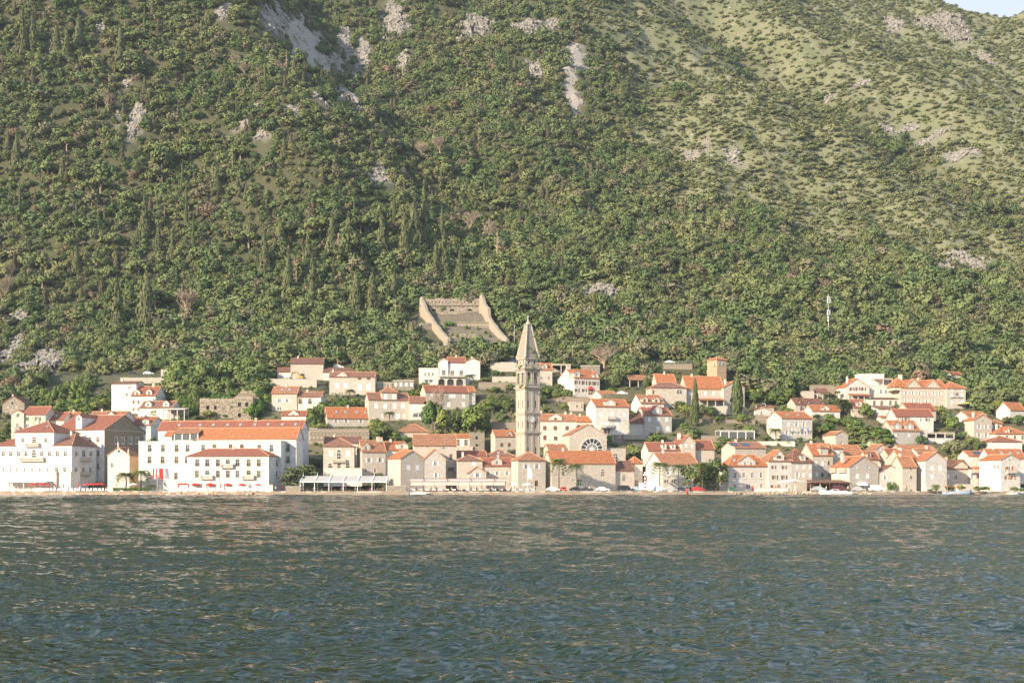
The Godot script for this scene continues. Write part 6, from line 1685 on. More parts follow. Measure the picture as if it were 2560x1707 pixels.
func make_tower() -> void:
	var x0: float = TOWER[0][0]; var z0: float = TOWER[0][1]
	var root := thing("bell_tower", "tall free-standing stone bell tower with clock, belfry and pyramid spire", "bell tower", Vector3(x0, 4.0, z0), deg_to_rad(30))
	var w := 5.85
	var m: Material = M.tower
	var lv := [0.0, 16.7, 23.3, 32.1, 38.0]      # storey heights above the base
	# shaft
	var st := new_st()
	box(st, Vector3(-0.35, -3, -w - 0.35), Vector3(w + 0.35, 2.2, 0.35))
	part("plinth", done(st), m, root)
	st = new_st()
	var slits := []
	for y in [9.5, 17.2 + 1.0, 25.2]:
		for x in [0.95, 3.95]:
			slits.append([x, y, x + 0.55, y + 2.4])
	holed(st, Vector3.ZERO, Vector3.RIGHT, Vector3(0, 0, -1) * 2, w, 2.2, lv[3], slits)
	holed(st, Vector3(0, 0, -w), Vector3(0, 0, 1), Vector3.RIGHT * 2, w, 2.2, lv[3], [[1.2, 25.2, 1.7, 27.6], [4.0, 25.2, 4.5, 27.6], [1.2, 18.2, 1.7, 20.6], [4.0, 18.2, 4.5, 20.6]])
	holed(st, Vector3(w, 0, 0), Vector3(0, 0, -1), Vector3.LEFT, w, 2.2, lv[3], [])
	holed(st, Vector3(w, 0, -w), Vector3(-1, 0, 0), Vector3(0, 0, 1), w, 2.2, lv[3], [])
	part("shaft", done(st), m, root)
	var inner := new_st()
	box(inner, Vector3(0.5, 2, -w + 0.5), Vector3(w - 0.5, lv[3] - 0.2, -0.5))
	part("stairwell", done(inner), M.grey, root)
	# pilaster strips and arched tops
	var seg := [[2.2, 16.2], [17.2, 22.8], [23.9, 31.4]]
	for s in seg:
		for x in [0.0, w / 2 - 0.3, w - 0.6]:
			part("pilaster", boxmesh(Vector3(x, s[0], 0), Vector3(x + 0.6, s[1], 0.16)), m, root)
			part("pilaster", boxmesh(Vector3(-0.16, s[0], -x - 0.6), Vector3(0, s[1], -x)), m, root)
			part("pilaster", boxmesh(Vector3(w, s[0], -x - 0.6), Vector3(w + 0.16, s[1], -x)), m, root)
	# string courses
	for c in [[16.2, 0.3, 0.45], [16.65, 0.55, 0.3], [22.8, 0.3, 0.45], [23.25, 0.5, 0.3], [31.4, 0.35, 0.5], [31.9, 0.7, 0.35], [37.8, 0.4, 0.45], [38.25, 0.8, 0.4], [38.65, 0.5, 0.25]]:
		part("cornice", boxmesh(Vector3(-c[1], c[0], -w - c[1]), Vector3(w + c[1], c[0] + c[2], c[1])), m, root)
	# belfry with arched openings on four sides
	for f in 4:
		var t := Transform3D(Basis(Vector3.UP, -PI / 2 * f), Vector3(w / 2, 0, -w / 2))
		st = new_st()
		var o := Vector3(-w / 2, 0, w / 2)
		var holes := [[0.85, 33.0, 2.25, 37.1], [3.6, 33.0, 5.0, 37.1]]
		holed(st, o, Vector3.RIGHT, Vector3(0, 0, -1) * 2.4, w, 32.25, 37.8, holes)
		for h in holes:
			arch_hole(st, o, Vector3.RIGHT, h[0], h[2], 36.3, 37.1)
		part("belfry_wall", done(st), m, root, t)
		st = new_st()
		for x in [0.1, 0.6, 2.35, 2.95, 3.15, 5.1, 5.6]:
			tube(st, o + Vector3(x + 0.1, 32.9, 0.1), o + Vector3(x + 0.1, 37.2, 0.1), 0.14, 0.12, 6)
		part("column", done(st), m, root, t)
		for h in holes:
			st = new_st()
			for k in 5:
				tube(st, o + Vector3(h[0] + 0.14 + k * 0.28, 32.3, 0.0), o + Vector3(h[0] + 0.14 + k * 0.28, 33.0, 0.0), 0.09, 0.07, 5)
			box(st, o + Vector3(h[0] - 0.1, 33.0, -0.15), o + Vector3(h[2] + 0.1, 33.18, 0.2))
			part("parapet", done(st), m, root, t)
		# gallery balustrade above
		st = new_st()
		for k in 13:
			tube(st, Vector3(-w / 2 - 0.15 + k * (w + 0.3) / 12, 38.9, w / 2 + 0.25), Vector3(-w / 2 - 0.15 + k * (w + 0.3) / 12, 39.75, w / 2 + 0.25), 0.12, 0.09, 5)
		box(st, Vector3(-w / 2 - 0.35, 39.75, w / 2 + 0.1), Vector3(w / 2 + 0.05, 39.95, w / 2 + 0.4))
		box(st, Vector3(w / 2 + 0.05, 38.9, w / 2 + 0.05), Vector3(w / 2 + 0.45, 40.15, w / 2 + 0.45))
		part("balustrade", done(st), m, root, t)
		# attic drum with small arches
		st = new_st()
		var dw := 4.9
		var od := Vector3(-dw / 2, 0, dw / 2)
		var dh := [[0.95, 39.6, 1.75, 41.0], [3.15, 39.6, 3.95, 41.0]]
		holed(st, od, Vector3.RIGHT, Vector3(0, 0, -1) * 2, dw, 38.9, 41.4, dh)
		for h in dh:
			arch_hole(st, od, Vector3.RIGHT, h[0], h[2], 40.6, 41.0)
		part("attic_wall", done(st), m, root, t)
	st = new_st()
	box(st, Vector3(w / 2 - 2.0, 38.9, -w / 2 - 2.0), Vector3(w / 2 + 2.0, 41.3, -w / 2 + 2.0))
	part("attic_core", done(st), M.grey, root)
	for c in [[41.4, 2.75, 0.25], [41.65, 3.0, 0.35]]:
		part("cornice", boxmesh(Vector3(w / 2 - c[1], c[0], -w / 2 - c[1]), Vector3(w / 2 + c[1], c[0] + c[2], -w / 2 + c[1])), m, root)
	# bells
	for x in [1.6, 4.2]:
		st = new_st()
		lathe(st, [[0.5, 34.4], [0.42, 34.6], [0.3, 35.1], [0.22, 35.4], [0.02, 35.5]], 10, Vector3(x, 0, -1.6))
		part("bell", done(st), M.bronze, root)
	# spire: recessed faces between corner ribs
	st = new_st()
	var c0 := Vector3(w / 2, 42.0, -w / 2); var c1 := Vector3(w / 2, 53.4, -w / 2)
	var r0 := 2.75; var r1 := 0.75
	var b := [c0 + Vector3(-r0, 0, r0), c0 + Vector3(r0, 0, r0), c0 + Vector3(r0, 0, -r0), c0 + Vector3(-r0, 0, -r0)]
	var tt := [c1 + Vector3(-r1, 0, r1), c1 + Vector3(r1, 0, r1), c1 + Vector3(r1, 0, -r1), c1 + Vector3(-r1, 0, -r1)]
	hexa(st, b, tt)
	part("spire", done(st), M.spire, root)
	for k in 4:
		st = new_st()
		tube(st, b[k], tt[k], 0.42, 0.22, 6)
		part("spire_rib", done(st), m, root)
	part("cornice", boxmesh(Vector3(w / 2 - 1.0, 53.4, -w / 2 - 1.0), Vector3(w / 2 + 1.0, 53.65, -w / 2 + 1.0)), m, root)
	st = new_st()
	lathe(st, [[0.95, 53.65], [0.7, 54.1], [0.36, 54.7], [0.25, 55.1], [0.33, 55.3], [0.16, 55.55], [0.34, 55.95], [0.36, 56.2], [0.2, 56.5], [0.02, 56.62]], 10, Vector3(w / 2, 0, -w / 2))
	part("finial", done(st), m, root)
	# shrubs in the masonry joints
	var k := 0
	for p in [Vector3(0.4, 42.3, -0.1), Vector3(4.6, 42.4, 0.0), Vector3(3.4, 43.8, -0.4), Vector3(5.7, 38.4, 0.7), Vector3(2.6, 38.6, 0.9), Vector3(-0.6, 38.4, -2), Vector3(5.3, 46.2, -1.0), Vector3(1.7, 45.5, -0.7), Vector3(-0.5, 32.0, -1.5), Vector3(6.2, 32.0, 0.6), Vector3(0.1, 32.0, 0.8), Vector3(4.6, 49.0, -1.4), Vector3(0.4, 38.2, 0.8)]:
		var tr := Transform3D(Basis.from_scale(Vector3.ONE * (0.9 + 0.5 * (k % 3))), p - Vector3(0, 0.5, 0))
		part("weeds", meshes.bush[k % 3], M.leaf_broad, root, tr)
		k += 1
	# clock
	var cl := Node3D.new()
	cl.name = "clock"
	root.add_child(cl)
	cl.position = Vector3(2.45, 21.4, 0.1)
	st = new_st()
	var rim := new_st()
	for q in 24:
		var a0 := TAU * q / 24; var a1 := TAU * (q + 1) / 24
		var d0 := Vector3(cos(a0), sin(a0), 0); var d1 := Vector3(cos(a1), sin(a1), 0)
		tri(st, Vector3(0, 0, 0.12), d0 * 1.15 + Vector3(0, 0, 0.12), d1 * 1.15 + Vector3(0, 0, 0.12))
		quad(rim, d0 * 1.12 + Vector3(0, 0, 0.24), d0 * 1.36 + Vector3(0, 0, 0.24), d1 * 1.36 + Vector3(0, 0, 0.24), d1 * 1.12 + Vector3(0, 0, 0.24))
		quad(rim, d0 * 1.36 + Vector3(0, 0, 0.24), d0 * 1.36 - Vector3(0, 0, 0.1), d1 * 1.36 - Vector3(0, 0, 0.1), d1 * 1.36 + Vector3(0, 0, 0.24))
		quad(rim, d0 * 1.12, d0 * 1.12 + Vector3(0, 0, 0.24), d1 * 1.12 + Vector3(0, 0, 0.24), d1 * 1.12)
	part("dial", done(st), M.canvas, cl)
	part("rim", done(rim), m, cl)
	st = new_st()
	for q in 12:
		var dd := Vector3(sin(TAU * q / 12), cos(TAU * q / 12), 0)
		tube(st, dd * 0.88 + Vector3(0, 0, 0.14), dd * 1.04 + Vector3(0, 0, 0.14), 0.045, 0.045, 4)
	part("numerals", done(st), M.iron, cl)
	st = new_st()
	tube(st, Vector3(0, 0, 0.17), Vector3(-0.62, 0.62, 0.17), 0.05, 0.03, 4)
	part("hand", done(st), M.iron, cl)
	st = new_st()
	tube(st, Vector3(0, 0, 0.17), Vector3(0.45, -0.05, 0.17), 0.06, 0.04, 4)
	part("hand", done(st), M.iron, cl)

# ------------------------------------------------------------------ the ruined fort above the town
func wall_strip(st: SurfaceTool, a: Vector3, b: Vector3, tops: Array, th: float, deep: float) -> void:
	# a wall from a to b whose top runs through the heights [[share, y], ...]
	var u := (b - a); u.y = 0
	var side := u.normalized().cross(Vector3.UP) * th / 2
	var fine := []
	for k in tops.size() - 1:
		var cut := maxi(1, int((tops[k + 1][0] - tops[k][0]) * u.length() / 1.4))
		for q in cut:
			var f := float(q) / cut
			fine.append([lerpf(tops[k][0], tops[k + 1][0], f), lerpf(tops[k][1], tops[k + 1][1], f) + rng.randf_range(-0.28, 0.22)])
	fine.append(tops[-1])
	tops = fine
	for k in tops.size() - 1:
		var p := a.lerp(b, tops[k][0]); var q := a.lerp(b, tops[k + 1][0])
		var pb := Vector3(p.x, p.y - deep, p.z); var qb := Vector3(q.x, q.y - deep, q.z)
		var pt := Vector3(p.x, tops[k][1], p.z); var qt := Vector3(q.x, tops[k + 1][1], q.z)
		hexa(st, [pb + side, qb + side, qb - side, pb - side], [pt + side, qt + side, qt - side, pt - side])

func make_fort() -> void:
	var c := []
	for p in FORT:
		c.append(Vector3(p[0], p[1], p[2]))
	var root := thing("hill_fort", "roofless stone fort on the slope with loopholed back wall and two sloping side walls", "fort", Vector3.ZERO)
	var bl: Vector3 = c[0]; var br: Vector3 = c[1]; var fr: Vector3 = c[2]; var fl: Vector3 = c[3]
	# loopholed rear wall
	var u := (br - bl); var wlen := u.length(); u = u.normalized()
	var st := new_st()
	var holes := []
	for k in 16:
		holes.append([1.2 + k * (wlen - 2.6) / 15.0 - 0.2, 5.9, 1.2 + k * (wlen - 2.6) / 15.0 + 0.25, 6.5])
	for k in 3:
		holes.append([4.5 + k * 8.2, 2.2, 6.3 + k * 8.2, 3.0])
	holed(st, bl, u, u.cross(Vector3.UP) * -4.0, wlen, -3, 7.8, holes)
	holed(st, bl + u.cross(Vector3.UP) * -1.0, u, u.cross(Vector3.UP) * 0.01, wlen, -3, 7.8, holes)
	wall_strip(st, bl + Vector3(0, 7.8, 0) + u.cross(Vector3.UP) * -0.5, br + Vector3(0, 7.8, 0) + u.cross(Vector3.UP) * -0.5, [[0, bl.y + 7.9], [0.3, bl.y + 7.85], [1, br.y + 7.7]], 1.0, 0.001)
	part("rear_wall", done(st), M.ruin, root)
	st = new_st()
	wall_strip(st, bl + u.cross(Vector3.UP) * 0.25 + Vector3(0, 4.9, 0), br + u.cross(Vector3.UP) * 0.25 + Vector3(0, 4.9, 0), [[0.02, bl.y + 5.1], [0.98, br.y + 5.1]], 0.5, 0.4)
	part("string_course", done(st), M.grey, root)
	# side walls with hollow profile
	st = new_st()
	wall_strip(st, bl, fl, [[0, bl.y + 8.0], [0.08, bl.y + 6.2], [0.2, bl.y + 1.9], [0.55, bl.y - 5.2], [1, fl.y + 2.8]], 1.3, 6)
	part("side_wall", done(st), M.fort_pale, root)
	st = new_st()
	wall_strip(st, br, fr, [[0, br.y + 8.4], [0.06, br.y + 8.0], [0.14, br.y + 4.6], [0.3, br.y + 2.6], [0.34, br.y - 2.0], [0.65, br.y - 7.4], [1, fr.y + 3.0]], 1.3, 6)
	part("side_wall", done(st), M.fort_pale, root)
	for p in [[bl, 8.6, 1.3], [br, 9.4, 1.5], [fl, 3.4, 2.0], [fr, 2.8, 1.8]]:
		st = new_st()
		var q: Vector3 = p[0]
		lathe(st, [[p[2], -5.0], [p[2] * 0.95, p[1] * 0.5], [p[2] * 0.8, p[1] - 0.5], [p[2] * 0.5, p[1]], [0.01, p[1] + 0.1]], 8, q)
		part("turret", done(st), M.fort_pale, root)
	# bastion outside the west wall
	st = new_st()
	box(st, Vector3(-4.4, -6, -3.2), Vector3(0, 3.2, 3.4))
	part("bastion", done(st), M.ruin, root, Transform3D(Basis(Vector3.UP, 0.35), bl.lerp(fl, 0.34) + Vector3(-0.4, -2.6, 0)))
	# inner terraces
	for q in [[0.34, 0.02, 0.98, 1.2, 4.4], [0.72, 0.0, 0.62, 0.6, 3.6]]:
		st = new_st()
		var a := bl.lerp(fl, q[0]); var b := br.lerp(fr, q[0])
		var a2 := a.lerp(b, q[1]); var b2 := a.lerp(b, q[2])
		var tops := []
		for k in 9:
			tops.append([k / 8.0, a.y + q[3] + 0.5 * rng.randf()])
		wall_strip(st, a2, b2, tops, 0.9, q[4])
		part("terrace_wall", done(st), M.ruin, root)
	var door := bl.lerp(fl, 0.34).lerp(br.lerp(fr, 0.34), 0.42)
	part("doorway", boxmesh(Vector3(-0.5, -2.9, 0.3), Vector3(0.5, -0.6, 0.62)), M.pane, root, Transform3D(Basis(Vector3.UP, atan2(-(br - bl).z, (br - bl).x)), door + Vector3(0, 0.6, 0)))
	var front := new_st()
	wall_strip(front, fl, fr, [[0.06, fl.y + 0.6], [0.5, fl.y + 0.4], [0.94, fl.y + 0.7]], 1.0, 4)
	part("front_wall", done(front), M.ruin, root)
	for k in 16:
		var s := rng.randf_range(0.1, 0.9); var t := rng.randf_range(0.4, 0.98)
		if k < 6:
			s = 0.2 + 0.03 * k; t = 0.40
		var p := bl.lerp(fl, t).lerp(br.lerp(fr, t), s)
		var sc := rng.randf_range(1.6, 2.8)
		part("ivy", meshes.bush[k % 3], M.leaf_ivy if k < 10 else M.leaf_broad_gold, root, Transform3D(Basis.from_scale(Vector3.ONE * sc), Vector3(p.x, ground_y(p.x, -p.z) + (0.8 if k < 6 else 0.0), p.z)))

# ------------------------------------------------------------------ trees
var meshes := {}

class Leaves:
	var v := PackedVector3Array()
	var n := PackedVector3Array()
	var c := PackedColorArray()
	func leaf(p: Vector3, out: Vector3, size: Vector2, tone: float, r: RandomNumberGenerator, flat := 0.7) -> void:
		var nn := (out * flat + Vector3(r.randf_range(-1, 1), r.randf_range(-0.6, 1), r.randf_range(-1, 1)) * 0.75).normalized()
		var x := nn.cross(Vector3(r.randf_range(-1, 1), r.randf_range(-1, 1), r.randf_range(-1, 1))).normalized() * size.x
		var y := nn.cross(x).normalized() * size.y
		var sn := (out * 0.65 + nn * 0.45).normalized()
		for q in [p - x - y * 0.7, p - x * 0.5 + y, p + x - y * 0.5, p + x - y * 0.5, p - x * 0.5 + y, p + x * 0.8 + y * 0.8]:
			v.append(q); n.append(sn); c.append(Color(tone, tone, tone * 0.96))
	func add_tris(st_mesh: ArrayMesh, col: Color) -> void:
		var a := st_mesh.surface_get_arrays(0)
		var vv: PackedVector3Array = a[Mesh.ARRAY_VERTEX]
		for k in range(0, vv.size(), 3):
			var nn := (vv[k + 2] - vv[k]).cross(vv[k + 1] - vv[k]).normalized()
			for j in 3:
				v.append(vv[k + j]); n.append(nn); c.append(col)
	func mesh() -> ArrayMesh:
		# make the winding agree with the normals (clockwise front faces)
		for k in range(0, v.size(), 3):
			var g := (v[k + 2] - v[k]).cross(v[k + 1] - v[k])
			if g.dot(n[k]) < 0:
				var t := v[k + 1]; v[k + 1] = v[k + 2]; v[k + 2] = t
		var arr := []
		arr.resize(Mesh.ARRAY_MAX)
		arr[Mesh.ARRAY_VERTEX] = v
		arr[Mesh.ARRAY_NORMAL] = n
		arr[Mesh.ARRAY_COLOR] = c
		var m := ArrayMesh.new()
		m.add_surface_from_arrays(Mesh.PRIMITIVE_TRIANGLES, arr)
		return m

func sphere_dir(r: RandomNumberGenerator) -> Vector3:
	var y := r.randf_range(-0.75, 1); var t := r.randf() * TAU
	var q := sqrt(maxf(0, 1 - y * y))
	return Vector3(cos(t) * q, y, sin(t) * q)

# crowns fill a space one unit high and one unit wide, feet at the origin
func clump_crown(seed_: int, clumps: int, centre: float, radii: Vector3, cr: float, per: int, leaf: float, tall := 1.0) -> ArrayMesh:
	var r := RandomNumberGenerator.new()
	r.seed = seed_
	var L := Leaves.new()
	for k in clumps:
		var p := sphere_dir(r) * pow(r.randf(), 0.35)
		var c := Vector3(p.x * radii.x, centre + p.y * radii.y, p.z * radii.z)
		var q := cr * r.randf_range(0.7, 1.2)
		var tone := r.randf_range(0.88, 1.1)
		for j in per:
			var dir := sphere_dir(r)
			var pos := c + dir * Vector3(q, q * tall, q) * (0.65 + 0.4 * r.randf())
			var s := leaf * r.randf_range(0.6, 1.25)
			L.leaf(pos, (dir * 0.8 + Vector3(p.x, p.y * 0.6 + 0.25, p.z) * 0.5).normalized(), Vector2(s, s), tone * r.randf_range(0.86, 1.14), r)
	return L.mesh()

func spindle_crown(seed_: int, cone: bool, n: int, leaf: float) -> ArrayMesh:
	var r := RandomNumberGenerator.new()
	r.seed = seed_
	var L := Leaves.new()
	var lobes := []
	for k in 9:
		lobes.append([r.randf() * TAU, r.randf(), r.randf_range(0.75, 1.15)])
	for k in n:
		var y := pow(r.randf(), 0.8 if not cone else 1.35)
		var rad := 0.0
		if cone:
			rad = 0.5 * pow(1.0 - y, 0.85) * (0.72 + 0.28 * absf(sin(y * 31.0)))
		else:
			rad = 0.5 * pow(sin(PI * clampf(0.1 + 0.9 * y, 0, 1)), 0.55) * (1.0 - 0.45 * y)
		var t := r.randf() * TAU
		for l in lobes:
			if absf(angle_difference(t, l[0])) < 0.6 and absf(y - l[1]) < 0.12:
				rad *= l[2]
		rad *= 0.72 + 0.36 * r.randf()
		var dir := Vector3(cos(t), 0.25 if cone else 0.12, sin(t)).normalized()
		var s := leaf * r.randf_range(0.6, 1.2)
		L.leaf(Vector3(cos(t) * rad, 0.06 + 0.94 * y, sin(t) * rad), dir, Vector2(s * (1.5 if cone else 2.2), s * (0.8 if cone else 1.3)), r.randf_range(0.7, 1.25), r, 0.9)
	return L.mesh()

func layer_crown(seed_: int, layers: int, y0: float, per: int, leaf: float, umbrella: bool) -> ArrayMesh:
	var r := RandomNumberGenerator.new()
	r.seed = seed_
	var L := Leaves.new()
	for k in layers:
		var t := r.randf() * TAU
		var y := lerpf(y0, 0.93, r.randf())
		var off := 0.32 * sqrt(r.randf()) if umbrella else 0.30 * (1.15 - y) / 0.6 * r.randf_range(0.4, 1.2)
		if umbrella:
			y = 0.90 - 0.9 * off * off * 2.2 - 0.06 * r.randf()
		var c := Vector3(cos(t) * off, y, sin(t) * off)
		var q := Vector3(0.17, 0.085, 0.17) if umbrella else Vector3(r.randf_range(0.13, 0.24), 0.05, r.randf_range(0.13, 0.24))
		var tone := r.randf_range(0.8, 1.15)
		for j in per:
			var dir := sphere_dir(r)
			var s := leaf * r.randf_range(0.6, 1.2)
			L.leaf(c + dir * q * (0.6 + 0.45 * r.randf()), (dir + Vector3(0, 0.35, 0)).normalized(), Vector2(s, s), tone * r.randf_range(0.8, 1.2), r)
	return L.mesh()

func branch(st: SurfaceTool, a: Vector3, dir: Vector3, ln: float, rad: float, depth: int, r: RandomNumberGenerator) -> void:
	var b := a + dir * ln
	tube(st, a, b, rad, rad * 0.62, 5 if depth > 3 else 3, false)
	if depth == 0: return
	var kids := 2 + (1 if r.randf() < 0.6 else 0)
	for k in kids:
		var nd := (dir + Vector3(r.randf_range(-1, 1), r.randf_range(-0.25, 0.6), r.randf_range(-1, 1)) * 0.75).normalized()
		branch(st, b, nd, ln * r.randf_range(0.58, 0.82), rad * 0.62, depth - 1, r)

func fit(m: ArrayMesh) -> ArrayMesh:  # to one unit high and wide
	var box_ := m.get_aabb()
	var s := Vector3(1.0 / maxf(box_.size.x, box_.size.z), 1.0 / box_.end.y, 1.0 / maxf(box_.size.x, box_.size.z))
	var a := m.surface_get_arrays(0)
	var v: PackedVector3Array = a[Mesh.ARRAY_VERTEX]
	for k in v.size():
		v[k] = v[k] * s
	a[Mesh.ARRAY_VERTEX] = v
	var o := ArrayMesh.new()
	o.add_surface_from_arrays(Mesh.PRIMITIVE_TRIANGLES, a)
	return o

func bare_mesh(seed_: int, pole: bool) -> ArrayMesh:
	var r := RandomNumberGenerator.new()
	r.seed = seed_
	var st := new_st()
	if pole:
		tube(st, Vector3.ZERO, Vector3(0.02, 1, 0), 0.10, 0.02, 5, false)
		for k in 16:
			var y := r.randf_range(0.25, 0.95); var t := r.randf() * TAU
			tube(st, Vector3(0, y, 0), Vector3(cos(t) * 0.5 * (1.1 - y), y - 0.04 + 0.08 * r.randf(), sin(t) * 0.5 * (1.1 - y)), 0.025, 0.008, 3, false)
	else:
		branch(st, Vector3.ZERO, Vector3(0.04, 1, 0).normalized(), 0.26, 0.030, 6, r)
	return fit(done(st))

func palm_mesh(seed_: int) -> ArrayMesh:
	var r := RandomNumberGenerator.new()
	r.seed = seed_
	var L := Leaves.new()
	for k in 60:
		var t := TAU * k / 60.0 * 3.0 + r.randf() * 0.6
		var rise := r.randf_range(-0.9, 1.0)
		var p := Vector3(0, 0.86, 0)
		var dir := Vector3(cos(t), 0, sin(t))
		var ln := r.randf_range(0.40, 0.5)
		for j in 7:
			var f := j / 6.0
			var pos := p + dir * ln * f + Vector3(0, (0.24 * rise) * f - 0.24 * f * f * (1.2 - rise * 0.4), 0)
			var sd := dir.cross(Vector3.UP) * 0.17 * (1.0 - 0.4 * f)
			for e in [-1.0, 1.0]:
				var a := pos; var b := pos + dir * 0.12 + Vector3(0, -0.012, 0); var cc: Vector3 = pos + sd * e + dir * 0.10 + Vector3(0, -0.035, 0)
				var tone := r.randf_range(0.75, 1.25)
				for q in [a, b, cc]:
					L.v.append(q); L.n.append((Vector3.UP + dir * 0.5 * f).normalized()); L.c.append(Color(tone, tone, tone))
	return L.mesh()

func trunk_mesh(seed_: int, upto: float, thick: float, limbs: int) -> ArrayMesh:
	var r := RandomNumberGenerator.new()
	r.seed = seed_
	var st := new_st()
	var bend := Vector3(r.randf_range(-0.04, 0.04), 0, r.randf_range(-0.04, 0.04))
	tube(st, Vector3(0, -0.06, 0), Vector3(0, upto * 0.5, 0) + bend, thick, thick * 0.75, 6, false)
	tube(st, Vector3(0, upto * 0.5, 0) + bend, Vector3(0, upto, 0), thick * 0.75, thick * 0.5, 6, false)
	for k in limbs:
		var t := TAU * k / maxi(1, limbs) + r.randf()
		var y := upto * r.randf_range(0.55, 0.95)
		tube(st, Vector3(0, y, 0), Vector3(cos(t) * 0.26, y + 0.22, sin(t) * 0.26), thick * 0.42, thick * 0.15, 4, false)
	return done(st)

func make_meshes() -> void:
	meshes.broad = []; meshes.fine = []; meshes.bush = []; meshes.conifer = []; meshes.umbrella = []; meshes.bare = []; meshes.snag = []; meshes.cypress = []; meshes.aleppo = []; meshes.palm = []
	for k in 6:
		meshes.broad.append(clump_crown(100 + k, [17, 11, 22, 14, 19, 9][k], [0.55, 0.52, 0.56, 0.5, 0.58, 0.48][k], Vector3(0.34, [0.32, 0.36, 0.28, 0.34, 0.30, 0.38][k], 0.34), [0.165, 0.2, 0.14, 0.18, 0.15, 0.21][k], [36, 56, 30, 44, 34, 66][k], [0.046, 0.044, 0.047, 0.044, 0.048, 0.044][k]))
	for k in 5:
		meshes.fine.append(clump_crown(200 + k, 30, 0.54, Vector3(0.37, 0.36, 0.37), 0.135, 50, 0.034))
	for k in 4:
		meshes.bush.append(clump_crown(300 + k, 10, 0.40, Vector3(0.33, 0.34, 0.33), 0.20, 30, 0.068))
	for k in 3:
		meshes.conifer.append(spindle_crown(400 + k, true, 760, 0.045))
		meshes.cypress.append(spindle_crown(420 + k, false, 760, 0.034))
		meshes.umbrella.append(layer_crown(440 + k, 20, 0.6, 42, 0.045, true))
		meshes.aleppo.append(layer_crown(460 + k, 28, 0.30, 40, 0.036, false))
		meshes.bare.append(bare_mesh(480 + k, false))
		meshes.snag.append(bare_mesh(500 + k, true))
		meshes.palm.append(palm_mesh(520 + k))
	meshes.trunk = trunk_mesh(1, 0.6, 0.035, 5)
	meshes.trunk_umbrella = trunk_mesh(2, 0.84, 0.035, 6)
	meshes.trunk_straight = trunk_mesh(3, 0.9, 0.05, 0)
	meshes.trunk_palm = trunk_mesh(4, 0.87, 0.03, 0)
	# woodland copies: crown and stem in one mesh
	meshes.wood = []
	for src in meshes.broad:
		var L := Leaves.new()
		var a: Array = src.surface_get_arrays(0)
		L.v = a[Mesh.ARRAY_VERTEX]; L.n = a[Mesh.ARRAY_NORMAL]; L.c = a[Mesh.ARRAY_COLOR]
		L.add_tris(meshes.trunk, Color(0.9, 0.7, 0.8))
		meshes.wood.append(L.mesh())

const TREE_WORDS := {
	"broad": ["broadleaf_tree", "tree"], "lush": ["leafy_tree", "tree"], "olive": ["olive_tree", "olive tree"], "lime": ["lime_green_tree", "tree"], "blossom": ["blossoming_tree", "tree"], "oak": ["spreading_oak", "oak tree"], "ivy": ["ivy_bush", "bush"],
	"cypress": ["cypress_tree", "cypress"], "conifer": ["conifer_tree", "conifer"], "umbrella": ["umbrella_pine", "pine tree"], "aleppo": ["layered_pine", "pine tree"], "palm": ["palm_tree", "palm"], "bare": ["bare_tree", "bare tree"]}

func beside_what(x: float, d: float) -> String:
	var best := 1e9
	var out := ""
	for h in HOUSES:
		for b in h[4]:
			var a := deg_to_rad(b.a)
			var c: Vector2 = Vector2(b.p[0] + cos(a) * b.w / 2 - sin(a) * b.d / 2, -b.p[2] + sin(a) * b.w / 2 + cos(a) * b.d / 2)
			var gap: float = c.distance_to(Vector2(x, d)) - (b.w + b.d) / 4
			if gap < best:
				best = gap
				var rel := "uphill of" if d > c.y + b.d / 2 else ("downhill of" if d < c.y - b.d / 2 else "beside")
				out = "%s the %s" % [rel, String(h[0]).replace("_", " ")]
	return out

func slope_place(x: float, e: float) -> String:
	var who := "palace" if x < -130 else ("white hotel" if x < -66 else ("restaurant pavilion" if x < -36 else ("bell tower" if x < 30 else ("monastery" if x < 95 else "sign hotel"))))
	return "%s the slope above the %s" % ["low on" if e < 95 else ("midway up" if e < 190 else "high on"), who]

